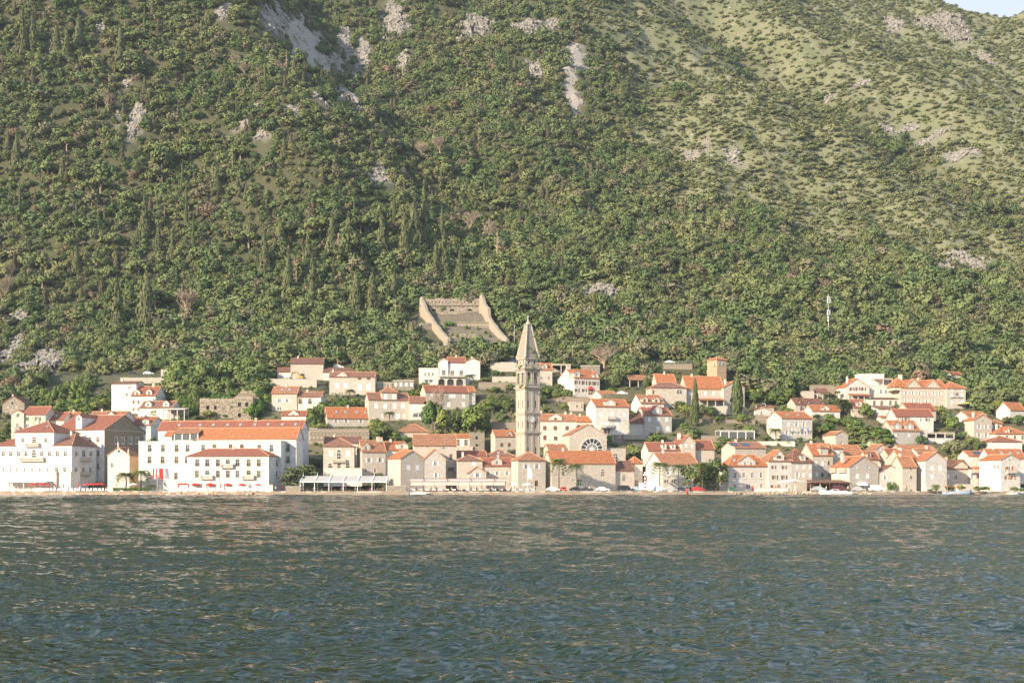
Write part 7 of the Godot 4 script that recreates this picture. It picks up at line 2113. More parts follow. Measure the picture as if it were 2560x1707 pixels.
func plant(kind: String, at: Vector3, tall: float, wide: float, label: String, group: String, k: int, turn: float, leaf := "") -> void:
	var words: Array = TREE_WORDS[kind]
	var o := thing(words[0], label, words[1], at, turn, group)
	var t := Transform3D(Basis.from_scale(Vector3(wide, tall, wide)), Vector3.ZERO)
	var lf: String = leaf if leaf != "" else "leaf_" + kind
	match kind:
		"bare":
			part("branches", meshes.snag[k % 3] if wide < tall * 0.35 else meshes.bare[k % 3], M.deadbark, o, t)
			if wide > 4.0:
				for q in 3:
					part("twigs", meshes.bare[(k + q) % 3], M.deadbark, o, Transform3D(Basis(Vector3.UP, 1.1 + 1.6 * q) * Basis.from_scale(Vector3(wide * 0.8, tall * (0.95 - 0.1 * q), wide * 0.8)), Vector3.ZERO))
		"palm":
			part("trunk", meshes.trunk_palm, M.bark, o, Transform3D(Basis.from_scale(Vector3(minf(wide, tall) * 1.6, tall, minf(wide, tall) * 1.6)), Vector3.ZERO))
			var low := Transform3D(Basis.from_scale(Vector3(wide, minf(tall, wide * 1.5), wide)), Vector3(0, tall - 0.97 * minf(tall, wide * 1.5), 0))
			part("crown", meshes.palm[k % 3], M[lf], o, low)
		"cypress":
			part("trunk", meshes.trunk_straight, M.bark, o, t)
			part("crown", meshes.cypress[k % 3], M[lf], o, t)
		"conifer":
			part("trunk", meshes.trunk_straight, M.bark, o, t)
			part("crown", meshes.conifer[k % 3], M[lf], o, t)
		"umbrella":
			part("trunk", meshes.trunk_umbrella, M.palebark, o, t)
			part("crown", meshes.umbrella[k % 3], M[lf], o, t)
		"aleppo":
			part("trunk", meshes.trunk_umbrella, M.bark, o, t)
			part("crown", meshes.aleppo[k % 3], M[lf], o, t)
		_:
			part("trunk", meshes.trunk, M.bark, o, t)
			part("crown", meshes.fine[k % 5], M[lf], o, t)

func make_trees() -> void:
	var k := 0
	for t in TOWN_TREES:
		var kind: String = t[0]
		var at := on_ground(t[1], t[2])
		var s: float = -t[2] - shore(t[1])
		at.y = maxf(at.y, 1.05) if s < 24 else at.y
		var where := "on the quay" if s < 24 else ("among the lower houses" if s < 70 else ("among the terraced houses" if s < 125 else "at the upper edge of the town"))
		var look: String = {"broad": "round-crowned green tree", "lush": "big bright green leafy tree", "olive": "silvery grey-green olive tree", "lime": "bright lime-green tree", "blossom": "cream-flowering tree", "oak": "broad dark evergreen oak", "ivy": "tall mound of ivy", "cypress": "tall dark column cypress", "palm": "fan palm with a shaggy head", "bare": "leafless brown tree", "aleppo": "dark pine with flat layered boughs"}[kind]
		var leaf := ""
		if kind == "broad": leaf = ["leaf_broad", "leaf_broad_deep", "leaf_broad_gold", "leaf_oak", "leaf_broad"][k % 5]
		var near_to := where if s < 24 else beside_what(t[1], -t[2])
		plant(kind, at - Vector3(0, 0.1, 0), t[3] * 1.06, t[4] * (1.3 if kind == "palm" else 1.1), look + " standing " + near_to, look + " " + near_to, k, k * 1.7, leaf)
		k += 1
	for t in HILL_TREES:
		var kind: String = t[0]
		var look: String = {"cypress": "slim dark cypress", "conifer": "dark cone-shaped conifer", "umbrella": "flat-topped umbrella pine", "aleppo": "big dark layered pine", "bare": "pale leafless dead tree"}[kind]
		var at := on_ground(t[1], t[2])
		look = "%s %s %s" % ["tall" if t[3] > 15 else ("small" if t[3] < 8 else "middling"), look, slope_place(t[1], at.y)]
		plant(kind, at - Vector3(0, t[3] * (0.3 if kind == "umbrella" else 0.0), 0), t[3] * 1.15, t[4] * (1.35 if kind == "umbrella" else 1.0), look, look, k, k * 1.7)
		k += 1

func multi(called: String, mesh: Mesh, m: Material, rows: Array) -> void:
	if rows.is_empty(): return
	var mm := MultiMesh.new()
	mm.transform_format = MultiMesh.TRANSFORM_3D
	mm.use_colors = true
	mm.mesh = mesh
	mm.instance_count = rows.size()
	for i in rows.size():
		mm.set_instance_transform(i, rows[i][0])
		mm.set_instance_color(i, rows[i][1])
	var o := MultiMeshInstance3D.new()
	o.name = numbered(called)
	o.multimesh = mm
	o.material_override = m
	add_child(o)
	o.set_meta("kind", "stuff")

func cell_blocked(x: float, d: float) -> bool:
	return blocked.has(int(round((d - GD0) / GS)) * GNX + int(round((x - GX0) / GS)))

func rock_here(x: float, d: float) -> float:
	var i := clampi(int(round((x - GX0) / GS)), 0, GNX - 1); var j := clampi(int(round((d - GD0) / GS)), 0, GND - 1)
	return rockmask[j * GNX + i]

func make_forest() -> void:
	var r := RandomNumberGenerator.new()
	r.seed = 2024
	var wood := []; var shrub := []; var cone := []; var stones := []
	for k in 6: wood.append([])
	for k in 4: shrub.append([])
	for k in 3: cone.append([])
	var near := []
	var fort_c := Vector2((FORT[0][0] + FORT[2][0]) / 2, -(FORT[0][2] + FORT[2][2]) / 2)
	var d := 466.0
	while d < 1420.0:
		var step := 3.0 if d < 590 else (3.0 if d < 900 else 3.7)
		var half := minf(530.0, d * 0.40 + 25.0)
		var x := -half
		while x < half:
			var px := x + r.randf_range(-0.5, 0.5) * step * 1.3; var pd := d + r.randf_range(-0.5, 0.5) * step * 1.3
			x += step
			var s := pd - shore(px)
			if s < 27: continue
			var roll := r.randf()
			var roll2 := r.randf()
			var roll3 := r.randf()
			if cell_blocked(px, pd) or (rock_here(px, pd) > 0.15 and roll2 > 0.16) or rock_here(px, pd + 4) > 0.4 or (rock_here(px, pd + 8) > 0.6 and roll > 0.3): continue
			var p := Vector2(px, pd)
			if absf(px - fort_c.x - (pd - fort_c.y) * -0.45) < 20 and pd - fort_c.y > -22 and pd - fort_c.y < 17:
				if pd - fort_c.y > -17 or roll > 0.6: continue
				var ws := r.randf_range(1.4, 2.6)
				shrub[0].append([Transform3D(Basis.from_scale(Vector3.ONE * ws), Vector3(px, ground_y(px, pd) - 0.2, -pd)), Color(0.16, 0.19, 0.07)])
				continue
			var e := ground_y(px, pd)
			var front := before.has(int(round((pd - GD0) / GS)) * GNX + int(round((px - GX0) / GS)))
			var town := 1.0 - sst(85, 105, s + 12 * n_patch.get_noise_2d(px * 3, pd))
			if front: town = 1.0
			var b := bareness(px, pd, e) * (1.0 - town)
			var hue := n_patch.get_noise_2d(px * 2.2 + 400, pd * 2.2)
			var hue2 := n_mid.get_noise_2d(px * 1.3, pd * 1.3 + 900)
			# leaf colour of this plant
			var green := Color(0.150, 0.183, 0.075)
			var gold := Color(0.208, 0.212, 0.098)
			var dusky := Color(0.180, 0.165, 0.108)
			var deep := Color(0.105, 0.150, 0.060)
			var c := green.lerp(gold, clampf(0.22 + hue * 1.2, 0, 0.9)).lerp(deep, clampf(0.25 + hue2 * 1.6 + 0.5 * (roll2 - 0.5), 0, 0.95))
			if roll3 < 0.14: c = c.lerp(dusky, 0.8)
			elif roll3 > 0.985: c = Color(0.21, 0.155, 0.105)
			c = c * r.randf_range(1.08, 1.38)
			c.a = 1.0
			var turn := Basis(Vector3.UP, r.randf() * TAU)
			if town > 0.5:
				if roll < (0.6 if front else 0.85):
					var w := r.randf_range(1.0, 2.3) if front else r.randf_range(2.6, 5.4)
					shrub[r.randi() % 4].append([Transform3D(turn * Basis.from_scale(Vector3(w, w * r.randf_range(0.5, 0.85), w)), Vector3(px, e - 0.2, -pd)), c])
				continue
			if r.randf() < sst(0.1, 0.9, b):
				# dry grass with scrub
				for tuft in 2:
					var tw := r.randf_range(0.6, 1.3); var tx := px + r.randf_range(-2, 2); var td := pd + r.randf_range(-2, 2)
					shrub[(tuft + 1) % 4].append([Transform3D(turn * Basis.from_scale(Vector3(tw, tw * 0.6, tw)), Vector3(tx, ground_y(tx, td) - 0.1, -td)), Color(0.29, 0.285, 0.15) * r.randf_range(0.7, 1.2)])
				if roll < 0.97 - 0.3 * hue + 0.5 * n_fine.get_noise_2d(px * 0.7, pd * 0.7) + 0.35 * hue2:
					var w := r.randf_range(1.7, 5.2) * (1.0 if roll2 < 0.75 else 1.6)
					shrub[r.randi() % 4].append([Transform3D(turn * Basis.from_scale(Vector3(w * 1.15, w * r.randf_range(0.4, 0.75), w)), Vector3(px, e - 0.12 * w, -pd)), c.lerp(Color(0.24, 0.255, 0.125), 0.7)])
				elif roll < 0.04:
					var w := r.randf_range(3.0, 5.0)
					wood[r.randi() % 6].append([Transform3D(turn * Basis.from_scale(Vector3(w, w * 0.9, w)), Vector3(px, e - 0.2, -pd)), c])
				elif roll > 0.8:
					var w := r.randf_range(0.4, 1.6)
					stones.append([Transform3D(turn * Basis.from_scale(Vector3(w * 1.5, w * 0.7, w)), Vector3(px, e - 0.1, -pd)), Color(0.36, 0.34, 0.31) * r.randf_range(0.8, 1.15)])
				continue
			var uw := r.randf_range(1.6, 3.4)
			shrub[r.randi() % 4].append([Transform3D(Basis.from_scale(Vector3(uw, uw * 0.8, uw)), Vector3(px + r.randf_range(-1.6, 1.6), e - 0.3, -pd + r.randf_range(-1.6, 1.6))), c])
			if roll > 0.975:
				continue
			var left := sst(70, -60, px + 40 * hue)
			if roll < 0.03 * left and e > 75 and e < 330:
				var h := r.randf_range(6, 11)
				cone[r.randi() % 3].append([Transform3D(turn * Basis.from_scale(Vector3(h * 0.42, h, h * 0.42)), Vector3(px, e - 0.2, -pd)), Color(0.125, 0.120, 0.072) * r.randf_range(0.8, 1.25)])
				continue
			var w := r.randf_range(2.6, 4.6) if roll2 < 0.42 else (r.randf_range(4.6, 7.2) if roll2 < 0.88 else r.randf_range(7.2, 10.5))
			var h := w * r.randf_range(0.7, 1.15)
			if s > 95 and s < 235 and px > -150:
				w *= 1.25
				h *= 1.2
			var tr := Transform3D(turn * Basis.from_scale(Vector3(w * r.randf_range(0.85, 1.4), h, w * r.randf_range(0.85, 1.4))), Vector3(px, e - h * r.randf_range(0.12, 0.34), -pd))
			var row := [tr, c]
			if s < 150:
				w = minf(w, 5.6)
				h = minf(h, 4.6)
			if s < 150 and near.size() < 170 and absf(px) < pd * 0.37:
				near.append([px, pd, e, w, h, roll3])
				continue
			wood[r.randi() % 6].append(row)
		d += step * 0.87
	for k in 6: multi("woodland", meshes.wood[k], M.leaf, wood[k])
	for k in 4: multi("shrubbery", meshes.bush[k], M.leaf, shrub[k])
	for k in 3: multi("conifer_woodland", meshes.conifer[k], M.leaf, cone[k])
	multi("boulder_field", meshes.stone, M.stones, stones)
	var i := 0
	for t in near:
		var lf: String = ["leaf_broad", "leaf_broad_gold", "leaf_broad", "leaf_broad_deep", "leaf_oak"][i % 5]
		plant("broad", Vector3(t[0], t[2] - 0.25, -t[1]), t[4] * 1.1, t[3] * 1.1, "leafy green tree at the edge of the wood " + beside_what(t[0], t[1]), "wood edge trees " + beside_what(t[0], t[1]), i, i * 2.1, lf)
		i += 1
	print("woodland ", wood.map(func(a): return a.size()), " shrubs ", shrub.map(func(a): return a.size()), " near ", near.size())

# ------------------------------------------------------------------ people (one continuous surface each)
func capsule(p: Vector3, a: Vector3, b: Vector3, ra: float, rb: float) -> float:
	var ab := b - a
	var t := clampf((p - a).dot(ab) / ab.length_squared(), 0, 1)
	return p.distance_to(a + ab * t) - lerpf(ra, rb, t)

func person_mesh(pose: String) -> ArrayMesh:
	# joints: [from, to, radius, radius, colour index] 0 skin 1 shirt 2 trousers 3 hair
	var st_ := 0.16 if pose == "walk" else 0.0
	var B := []
	if pose == "sit":
		B = [[Vector3(0, 0.55, 0), Vector3(0, 0.98, -0.03), 0.15, 0.16, 1], [Vector3(0, 1.02, -0.02), Vector3(0, 1.16, 0), 0.06, 0.06, 0], [Vector3(0, 1.24, 0.01), Vector3(0, 1.32, 0.0), 0.095, 0.10, 0], [Vector3(0, 1.34, -0.03), Vector3(0, 1.37, -0.02), 0.095, 0.09, 3]]
		for s in [-1.0, 1.0]:
			B += [[Vector3(0.09 * s, 0.5, 0), Vector3(0.11 * s, 0.52, 0.40), 0.10, 0.07, 2], [Vector3(0.11 * s, 0.52, 0.40), Vector3(0.11 * s, 0.08, 0.38), 0.065, 0.045, 2], [Vector3(0.11 * s, 0.05, 0.38), Vector3(0.11 * s, 0.04, 0.52), 0.045, 0.04, 2],
				[Vector3(0.19 * s, 0.98, -0.02), Vector3(0.24 * s, 0.74, 0.08), 0.06, 0.045, 1], [Vector3(0.24 * s, 0.74, 0.08), Vector3(0.15 * s, 0.72, 0.32), 0.042, 0.035, 0]]
	else:
		B = [[Vector3(0, 0.92, 0), Vector3(0, 1.38, 0), 0.14, 0.15, 1], [Vector3(0, 1.45, 0), Vector3(0, 1.55, 0.01), 0.055, 0.055, 0], [Vector3(0, 1.62, 0.01), Vector3(0, 1.69, 0.0), 0.09, 0.095, 0], [Vector3(0, 1.71, -0.03), Vector3(0, 1.73, -0.02), 0.09, 0.085, 3]]
		for s in [-1.0, 1.0]:
			B += [[Vector3(0.085 * s, 0.90, 0), Vector3(0.095 * s, 0.48, st_ * s), 0.095, 0.065, 2], [Vector3(0.095 * s, 0.48, st_ * s), Vector3(0.10 * s, 0.08, st_ * s * 1.6 - 0.02), 0.062, 0.042, 2], [Vector3(0.10 * s, 0.05, st_ * s * 1.6 - 0.03), Vector3(0.11 * s, 0.04, st_ * s * 1.6 + 0.13), 0.042, 0.038, 2],
				[Vector3(0.19 * s, 1.38, 0), Vector3(0.25 * s, 1.10, -st_ * s * 0.5), 0.055, 0.042, 1], [Vector3(0.25 * s, 1.10, -st_ * s * 0.5), Vector3(0.25 * s, 0.84, 0.06 - st_ * s * 0.8), 0.04, 0.034, 0]]
	var cs := 0.045
	var lo := Vector3(-0.4, -0.06, -0.5); var n := Vector3i(19, 42, 24)
	var f := PackedFloat32Array(); var col := PackedInt32Array()
	f.resize(n.x * n.y * n.z); col.resize(n.x * n.y * n.z)
	for y in n.y:
		for z in n.z:
			for x in n.x:
				var p := lo + Vector3(x, y, z) * cs
				var v := 9.0; var best := 9.0; var bc := 0
				for b in B:
					var q := capsule(p, b[0], b[1], b[2], b[3])
					if q < best: best = q; bc = b[4]
					var h := clampf(0.5 + 0.5 * (v - q) / 0.04, 0, 1)
					v = lerpf(v, q, h) - 0.04 * h * (1 - h)
				f[(y * n.z + z) * n.x + x] = v
				col[(y * n.z + z) * n.x + x] = bc
	var tones := [Color(0.50, 0.30, 0.21), Color(1, 1, 1), Color(0.10, 0.11, 0.15), Color(0.06, 0.04, 0.03)]
	var st := new_st()
	var id := {}
	var cnt := 0
	var off := [Vector3i(0, 0, 0), Vector3i(1, 0, 0), Vector3i(0, 1, 0), Vector3i(1, 1, 0), Vector3i(0, 0, 1), Vector3i(1, 0, 1), Vector3i(0, 1, 1), Vector3i(1, 1, 1)]
	var edges := [[0, 1], [2, 3], [4, 5], [6, 7], [0, 2], [1, 3], [4, 6], [5, 7], [0, 4], [1, 5], [2, 6], [3, 7]]
	var at := func(q: Vector3i) -> int: return (q.y * n.z + q.z) * n.x + q.x
	for y in n.y - 1:
		for z in n.z - 1:
			for x in n.x - 1:
				var q := Vector3i(x, y, z)
				var sum := Vector3.ZERO; var c := 0
				for e in edges:
					var a: Vector3i = q + off[e[0]]; var b: Vector3i = q + off[e[1]]
					var fa := f[at.call(a)]; var fb := f[at.call(b)]
					if (fa < 0) != (fb < 0):
						sum += Vector3(a).lerp(Vector3(b), fa / (fa - fb)); c += 1
				if c > 0:
					id[q] = cnt
					cnt += 1
					st.set_color(tones[col[at.call(q)]])
					st.add_vertex(lo + sum / c * cs)
	for y in range(1, n.y - 1):
		for z in range(1, n.z - 1):
			for x in range(1, n.x - 1):
				var q := Vector3i(x, y, z)
				for ax in 3:
					var b := q
					b[ax] += 1
					var fa := f[at.call(q)]; var fb := f[at.call(b)]
					if (fa < 0) == (fb < 0): continue
					var u := Vector3i.ZERO; var w := Vector3i.ZERO
					u[(ax + 1) % 3] = 1; w[(ax + 2) % 3] = 1
					var c4 := [q - u - w, q - w, q, q - u]
					if not (id.has(c4[0]) and id.has(c4[1]) and id.has(c4[2]) and id.has(c4[3])): continue
					var o := [0, 2, 1, 0, 3, 2] if fa < 0 else [0, 1, 2, 0, 2, 3]
					for k in o:
						st.add_index(id[c4[k]])
	st.generate_normals()
	return st.commit()

func make_people() -> void:
	for pose in ["stand", "walk", "sit"]:
		meshes["person_" + pose] = person_mesh(pose)
	for c in [["white", 0.75, 0.74, 0.72], ["red", 0.50, 0.05, 0.04], ["orange", 0.62, 0.22, 0.08], ["blue", 0.15, 0.28, 0.50], ["cream", 0.66, 0.58, 0.46], ["navy", 0.05, 0.07, 0.14]]:
		var m := mat(c[1], c[2], c[3], 0.9)
		m.vertex_color_use_as_albedo = true
		M["cloth_" + c[0]] = m
	for p in PEOPLE:
		var o := inst(meshes["person_" + p[0]], M["cloth_" + p[1]])
		o.name = numbered("person")
		add_child(o)
		o.position = Vector3(p[2], 1.06, p[3])
		o.rotation_degrees.y = p[4]
		tag(o, "person in %s clothes %s on the quay" % [p[1], "walking" if p[0] == "walk" else "standing"], "person", "people in %s clothes %s on the quay" % [p[1], "walking" if p[0] == "walk" else "standing"])

# ------------------------------------------------------------------ quay and street things
func spot(n: String, y := 1.05) -> Vector3:
	return Vector3(spots[n][0], y, spots[n][1])

func make_quay() -> void:
	var st := new_st()
	var x := -290.0
	while x < 290.0:
		var a := Vector3(x, 1.05, -shore(x)); var b := Vector3(x + 2, 1.05, -shore(x + 2))
		var c := b + Vector3(0, 0, -26); var d := a + Vector3(0, 0, -26)
		quad(st, a, b, c, d, Vector2(x, 0))
		quad(st, a + Vector3(0, -3, 0.12), b + Vector3(0, -3, 0.12), b + Vector3(0, 0, 0), a + Vector3(0, 0, 0), Vector2(x, 0))
		x += 2.0
	var q := structure("quay", done(st), M.quay)
	# capstones along the edge, each its own block
	var r := RandomNumberGenerator.new()
	r.seed = 8
	var caps := []
	for k in 4:
		caps.append(boxmesh(Vector3(-0.78 + 0.02 * k, -0.34, -0.45), Vector3(0.78 - 0.01 * k, 0.03 + 0.015 * k, 0.14 + 0.02 * k)))
	x = -168.0
	while x < 168.0:
		var o := part("capstone", caps[r.randi() % 4], M.quay if r.randf() < 0.7 else M.trim, q)
		o.position = Vector3(x, 1.07 + r.randf_range(-0.02, 0.03), -shore(x) + r.randf_range(-0.03, 0.05))
		o.rotation.y = atan2(shore(x + 1) - shore(x - 1), 2.0) + r.randf_range(-0.01, 0.01)
		x += 1.6
	# rubble at the foot of the quay
	var rows := []
	for k in 620:
		var xx := r.randf_range(-112, -82) if k % 2 == 0 else r.randf_range(70, 116)
		var sz := r.randf_range(0.25, 0.7)
		rows.append([Transform3D(Basis(Vector3.UP, r.randf() * TAU) * Basis.from_scale(Vector3(sz, sz * 0.8, sz)), Vector3(xx, r.randf_range(-0.2, 0.55), -shore(xx) + r.randf_range(0.1, 0.9))), Color(0.55, 0.45, 0.33) * r.randf_range(0.7, 1.2)])
	multi("rubble", meshes.stone, M.stones, rows)

func make_scree() -> void:
	var r := RandomNumberGenerator.new()
	r.seed = 61
	var rows := []
	for q in ROCKS:
		for k in mini(220, int(q[2] * q[3] * (1.2 if q[5] == 1 else 0.6)) + 12):
			var x: float = q[0] + r.randf_range(-1.1, 1.1) * q[2]; var d: float = q[1] + r.randf_range(-1.1, 1.1) * q[3]
			if rock_at(q, x, d) < 0.25: continue
			var w := r.randf_range(0.4, 1.1) * (0.9 if q[5] == 1 else 1.4)
			rows.append([Transform3D(Basis.from_euler(Vector3(r.randf(), r.randf() * TAU, r.randf())) * Basis.from_scale(Vector3(w * 1.4, w, w)), Vector3(x, ground_y(x, d) + (0.35 if q[5] == 1 else 1.2), -d)), Color(0.34, 0.315, 0.275) * r.randf_range(0.75, 1.15)])
	multi("boulder_field", meshes.stone, M.stones, rows)

func stone_mesh() -> ArrayMesh:
	var r := RandomNumberGenerator.new()
	r.seed = 12
	var st := new_st()
	var pts := []
	for i in 4:
		var ring := []
		for k in 7:
			var rad: float = [0.45, 0.55, 0.42, 0.12][i] * r.randf_range(0.75, 1.2)
			ring.append(Vector3(cos(TAU * k / 7) * rad, [-0.3, 0.1, 0.4, 0.55][i] + r.randf_range(-0.06, 0.06), -sin(TAU * k / 7) * rad))
		pts.append(ring)
	for i in 3:
		for k in 7:
			quad(st, pts[i][k], pts[i][(k + 1) % 7], pts[i + 1][(k + 1) % 7], pts[i + 1][k])
	for k in 7:
		tri(st, Vector3(0, 0.56, 0), pts[3][k], pts[3][(k + 1) % 7])
	return done(st)

func prof_body(st: SurfaceTool, prof: Array, half: float, topin: float) -> void:  # side outline [[x, y], ...] counter-clockwise, narrowing with height
	var n := prof.size()
	var L := []; var R := []
	for p in prof:
		var k: float = half - maxf(0, p[1] - 0.8) * topin
		L.append(Vector3(p[0], p[1], k)); R.append(Vector3(p[0], p[1], -k))
	for i in n:
		var j := (i + 1) % n
		quad(st, L[i], R[i], R[j], L[j])
	var c := Vector3.ZERO
	for p in prof: c += Vector3(p[0], p[1], 0) / n
	for i in n:
		var j := (i + 1) % n
		tri(st, Vector3(c.x, c.y, half), L[i], L[j]); tri(st, Vector3(c.x, c.y, -half), R[j], R[i])

func make_cars() -> void:
	var kinds := {
		"car": [[[-2.1, 0.3], [2.1, 0.3], [2.2, 0.6], [2.1, 0.78], [1.2, 0.92], [-1.9, 0.98], [-2.15, 0.85], [-2.2, 0.5]], [[1.15, 0.9], [0.45, 1.42], [-0.9, 1.45], [-1.85, 0.96]], 0.86, 1.35],
		"suv": [[[-2.2, 0.35], [2.2, 0.35], [2.25, 0.7], [2.1, 0.95], [1.25, 1.05], [-2.1, 1.1], [-2.25, 0.8]], [[1.2, 1.03], [0.5, 1.62], [-1.7, 1.66], [-2.1, 1.08]], 0.9, 1.4],
		"van": [[[-2.45, 0.35], [2.4, 0.35], [2.45, 0.75], [2.2, 1.05], [1.6, 1.15], [-2.45, 1.2], [-2.5, 0.7]], [[1.6, 1.13], [0.9, 1.92], [-2.3, 1.96], [-2.45, 1.18]], 0.96, 1.5],
		"truck": [[[-2.6, 0.4], [2.4, 0.4], [2.45, 0.8], [2.35, 1.2], [-2.6, 1.2]], [[2.35, 1.18], [1.9, 2.0], [1.1, 2.05], [1.1, 1.18]], 0.98, 1.6]}
	var built := {}
	for k in kinds:
		var s: Array = kinds[k]
		var st := new_st()
		prof_body(st, s[0], s[2], 0.1)
		var body := done(st)
		st = new_st()
		prof_body(st, s[1], s[2] - 0.05, 0.22)
		if k == "truck":
			box(st, Vector3(-2.6, 1.2, -1.0), Vector3(0.95, 2.75, 1.0))
		var cabin := done(st)
		st = new_st()
		# side windows and screens a little proud of the cabin
		var q: Array = s[1]
		var y0: float = q[0][1] + 0.06; var y1: float = q[1][1] - 0.1
		for z in [1.0, -1.0]:
			var h0: float = s[2] - 0.05 - maxf(0, y0 - 0.8) * 0.22 + 0.015; var h1: float = s[2] - 0.05 - maxf(0, y1 - 0.8) * 0.22 + 0.015
			var fx0: float = lerpf(q[0][0], q[1][0], 0.12) - 0.1; var fx1: float = lerpf(q[0][0], q[1][0], 0.85) - 0.1
			var bx1: float = q[2][0] + 0.1; var bx0: float = lerpf(q[3][0], q[2][0], 0.1) + 0.15
			var a := Vector3(bx0, y0, h0 * z); var b := Vector3(fx0, y0, h0 * z); var c := Vector3(fx1, y1, h1 * z); var d := Vector3(bx1, y1, h1 * z)
			quad(st, a, b, c, d)
		var w0: float = s[2] - 0.15
		quad(st, Vector3(q[0][0] + 0.0, y0, w0), Vector3(q[0][0] + 0.0, y0, -w0), Vector3(q[1][0] + 0.08, y1, -w0 + 0.12), Vector3(q[1][0] + 0.08, y1, w0 - 0.12))
		if k != "truck":
			quad(st, Vector3(q[3][0] - 0.02, y0, -w0), Vector3(q[3][0] - 0.02, y0, w0), Vector3(q[2][0] - 0.12, y1, w0 - 0.12), Vector3(q[2][0] - 0.12, y1, -w0 + 0.12))
		built[k] = [body, cabin, done(st), s[3], s[2]]
	var st := new_st()
	tube(st, Vector3(0, 0, -0.1), Vector3(0, 0, 0.1), 0.32, 0.32, 12)
	var tyre := done(st)
	st = new_st()
	tube(st, Vector3(0, 0, 0.06), Vector3(0, 0, 0.12), 0.19, 0.17, 10)
	var rim := done(st)
	for c in CARS:
		var at := on_ground(c[2], c[3])
		if -c[3] - shore(c[2]) < 24: at.y = 1.06
		var o := thing("parked_car" if c[0] != "truck" else "box_truck", c[5], "truck" if c[0] == "truck" else "car", at, deg_to_rad(c[4]))
		var b: Array = built[c[0]]
		part("body", b[0], M["car_" + c[1]], o)
		part("cabin", b[1], M["car_" + c[1]], o)
		part("window_glass", b[2], M.pane, o)
		for sx in [-1.0, 1.0]:
			for sz in [-1.0, 1.0]:
				var w := part("wheel", tyre, M.rubber, o, Transform3D(Basis(Vector3.UP, 0.0 if sz > 0 else PI), Vector3(b[3] * sx, 0.32, (b[4] - 0.06) * sz)))
				part("rim", rim, M.car_silver, w)
			part("headlight" if sx > 0 else "tail_light", boxmesh(Vector3(0, 0, -0.15), Vector3(0.06, 0.14, 0.15)), M.plastic_white if sx > 0 else M.paint_red, o, Transform3D(Basis.IDENTITY, Vector3(2.14 * sx if sx > 0 else -2.22, 0.62, 0.62)))
			part("headlight" if sx > 0 else "tail_light", boxmesh(Vector3(0, 0, -0.15), Vector3(0.06, 0.14, 0.15)), M.plastic_white if sx > 0 else M.paint_red, o, Transform3D(Basis.IDENTITY, Vector3(2.14 * sx if sx > 0 else -2.22, 0.62, -0.62)))

func parasol(called: String, label: String, group: String, at: Vector3, open: bool, cloth: Material, big := 1.5) -> void:
	var o := thing(called, label, "parasol", at, 0.0, group)
	var st := new_st()
	tube(st, Vector3.ZERO, Vector3(0, 2.75, 0), 0.035, 0.03, 6)
	part("pole", done(st), M.frame_white, o)
	part("foot", boxmesh(Vector3(-0.3, 0, -0.3), Vector3(0.3, 0.1, 0.3)), M.concrete, o)
	st = new_st()
	if open:
		for k in 8:
			var a := Vector3(cos(TAU * k / 8) * big, 2.2, -sin(TAU * k / 8) * big); var b := Vector3(cos(TAU * (k + 1) / 8) * big, 2.2, -sin(TAU * (k + 1) / 8) * big)
			tri(st, a, b, Vector3(0, 2.72, 0))
			quad(st, a + Vector3(0, -0.18, 0), b + Vector3(0, -0.18, 0), b, a)
	else:
		lathe(st, [[0.03, 1.15], [0.2, 1.2], [0.22, 1.5], [0.14, 2.1], [0.05, 2.7], [0.01, 2.8]], 8)
	part("canopy", done(st), cloth, o)

